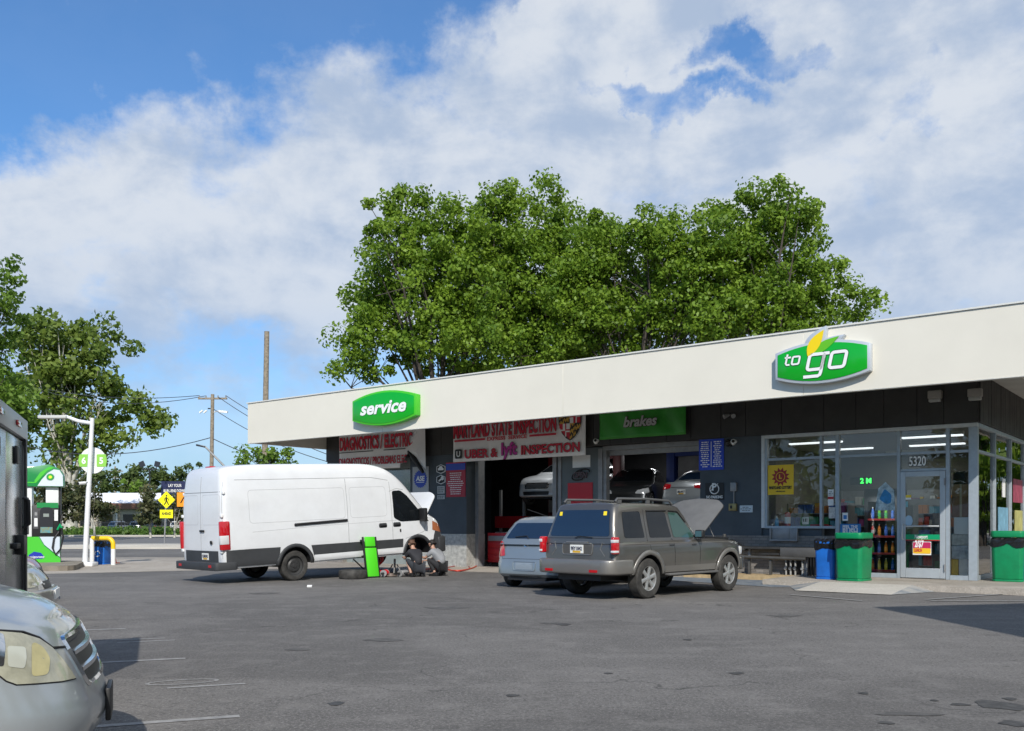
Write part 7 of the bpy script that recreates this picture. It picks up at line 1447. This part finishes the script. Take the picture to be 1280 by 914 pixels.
def mechanic(lab, x, y, rz, shirt, trousers, lean=0., headturn=0., shorts=False, hair=M_HAIR):
    t = vthing('person', lab, 'person', x, y, 0, rz); t.scale = (.88,.88,.88)
    S = {'pelvis': ((-.10,0,.31),(.12,.155)), 'spine': ((-.02,0,.50),(.11,.15)), 'chest': ((.13,0,.67),(.115,.165)), 'neck': ((.24,0,.80),.052), 'head0': ((.28,headturn*.3,.87),.075), 'head1': ((.335,headturn,.955),(.088,.078)), 'head2': ((.35,headturn,1.02),.062), 'nose': ((.425,headturn*1.2,.93),.014)}
    E = [('pelvis','spine'),('spine','chest'),('chest','neck'),('neck','head0'),('head0','head1'),('head1','head2'),('head1','nose')]
    for s_, k in ((1,'L'),(-1,'R')):
        kz = .50 if k == 'L' else .42; kx = .30 if k == 'L' else .33
        S.update({'hip'+k: ((-.06,s_*.10,.28),.10), 'knee'+k: ((kx,s_*(.17+.03*(k=='R')),kz),.062), 'ank'+k: ((.03,s_*.17,.10),.042), 'toe'+k: ((.20,s_*.19,.04),.036),
          'sh'+k: ((.16,s_*.17,.72),.062), 'el'+k: ((.38,s_*.21,.52),.042), 'wr'+k: ((.58,s_*.12,.50+.06*s_),.028), 'pa'+k: ((.655,s_*.10,.505+.06*s_),(.040,.018))})
        E += [('pelvis','hip'+k),('hip'+k,'knee'+k),('knee'+k,'ank'+k),('ank'+k,'toe'+k),('chest','sh'+k),('sh'+k,'el'+k),('el'+k,'wr'+k),('wr'+k,'pa'+k)]
        for i, (dy, ln) in enumerate(((-.030,.052),(-.010,.062),(.010,.060),(.030,.046))):
            a, b = f'f{i}a'+k, f'f{i}b'+k; px, py, pz = S['pa'+k][0]; S[a] = ((px+ln*.6, py+dy*.9, pz+.0),.010); S[b] = ((px+ln, py+dy, pz-.03),.008); E += [('pa'+k, a),(a, b)]
        S['thu'+k] = ((S['wr'+k][0][0]+.035, S['wr'+k][0][1]-s_*.045, S['wr'+k][0][2]),.011); S['thv'+k] = ((S['wr'+k][0][0]+.075, S['wr'+k][0][1]-s_*.05, S['wr'+k][0][2]-.015),.009); E += [('wr'+k,'thu'+k),('thu'+k,'thv'+k)]
    skin('body', S, E, M_SKIN, t)
    g = lambda k, d: (S[k][0], tuple(v+d for v in S[k][1]) if isinstance(S[k][1], tuple) else S[k][1]+d)
    mid = lambda a, b, f, r: (tuple(S[a][0][i]*(1-f)+S[b][0][i]*f for i in range(3)), r)
    C = {'pelvis': g('pelvis',.018), 'spine': g('spine',.022), 'chest': g('chest',.020), 'nk': mid('chest','neck',.75,.075)}; CE = [('pelvis','spine'),('spine','chest'),('chest','nk')]
    for k in 'LR': C['sh'+k] = g('sh'+k,.020); C['se'+k] = mid('sh'+k,'el'+k,.72,.064); CE += [('chest','sh'+k),('sh'+k,'se'+k)]
    skin('shirt', C, CE, shirt, t)
    C = {'pelvis': ((-.11,0,.29),(.135,.170))}; CE = []
    for k in 'LR':
        C['hip'+k] = g('hip'+k,.018); C['knee'+k] = g('knee'+k,.022); C['an'+k] = mid('knee'+k,'ank'+k,.25 if shorts else .9,.072 if shorts else .060); CE += [('pelvis','hip'+k),('hip'+k,'knee'+k),('knee'+k,'an'+k)]
    skin('trousers', C, CE, trousers, t)
    for k in 'LR': 
        p, q_ = Vector(S['ank'+k][0]), Vector(S['toe'+k][0]); sh = MB(); sh.prism(rounded([(-.10,0),(-.10,.10),(-.02,.13),(.10,.08),(.19,.06),(.20,0)],.03), -.045, .045); M_ = Matrix.Translation((p.x, p.y, 0)) @ Matrix.Rotation(math.atan2(q_.y-p.y, q_.x-p.x),4,'Z'); sh.v = [tuple(M_ @ Vector(v)) for v in sh.v]; sh.build('shoe', M_BLACK, t, bevel=.012)
    skin('hair', {'a': ((.300,headturn,.965),(.088,.084)), 'b': ((.325,headturn,1.02),(.080,.074)), 'c': ((.255,headturn*.8,.925),.060)}, [('a','b'),('a','c')], hair, t)
    for s_ in (-1,1): MB().lathe([(0,-.01),(.02,-.005),(.026,.004),(0,.012)],10, Matrix.Translation((.315,headturn+s_*.083,.945)) @ Matrix.Rotation(R(90),4,'X')).build('ear', M_SKIN, t, smooth=60); MB().lathe([(0,-.008),(.008,0),(0,.008)],8, Matrix.Translation((.412,headturn+s_*.03,.955))).build('eye', M_BLACK, t)
    return t
mechanic('mechanic in a black shirt crouching at the open wheel arch of the white van', 3.05, -1.78, R(78), mat('shirt_black', (.018,.018,.022), .8), mat('jeans_dark', (.025,.028,.035), .8), headturn=.02, shorts=True, hair=mat('hair_brown', (.09,.045,.025), .7))
mechanic('mechanic in a grey T-shirt crouching nearest the front of the white van', 3.72, -1.88, R(100), mat('shirt_grey', (.23,.235,.245), .85, var=.1, vs=6.), mat('trousers_black', (.014,.014,.016), .8), headturn=-.02)

# ---- out of frame: the fuel canopy whose edge shades the tarmac, and the trees the windows mirror
t = thing('fuel_canopy', 'flat fuel canopy on square columns over the pumps beside the shop', 'canopy', (6.45,7.0,0), 0)
cp = [(0,0),(9.8,2.4),(10.6,-11),(.75,-12.5)]
MB().prism(cp, 5.25, 6.0, 'z').build('canopy_roof', M_CREAM, t, bevel=.01); MB().prism([(a*.985+.07,b*.985-.05) for a,b in cp], 5.21, 5.245, 'z').build('canopy_soffit', M_SOFFIT, t)
for x_, y_ in ((7.0,-1.0),(7.4,-8.5)): MB().box(x_-.2,y_-.2,0,x_+.2,y_+.2,5.21).build('column', M_WHITE, t)
for i, (x, y) in enumerate([(-46,-30),(-30,-36),(-16,-33),(-2,-38),(12,-36),(26,-34),(38,-26),(46,-12),(50,4),(52,20),(-58,-14),(42,48),(54,50),(50,64),(64,60),(70,44)]):
    tree('roadside_tree', ['broad green roadside tree behind the camera','tall green tree across the road behind','dense green tree on the far side of the forecourt'][i%3], 'tree', (x,y,0), [(0,0,7.5,6.5,6.5,4.6),(2,1,4.0,5.5,5.5,2.8),(-2,-1,11,4,4,2.6)], LM_OAK, trunk_r=.35, per=34, size=.75, rc=1.7, seed=70+i, limbs=8, dens=.9, group='roadside trees out of frame')
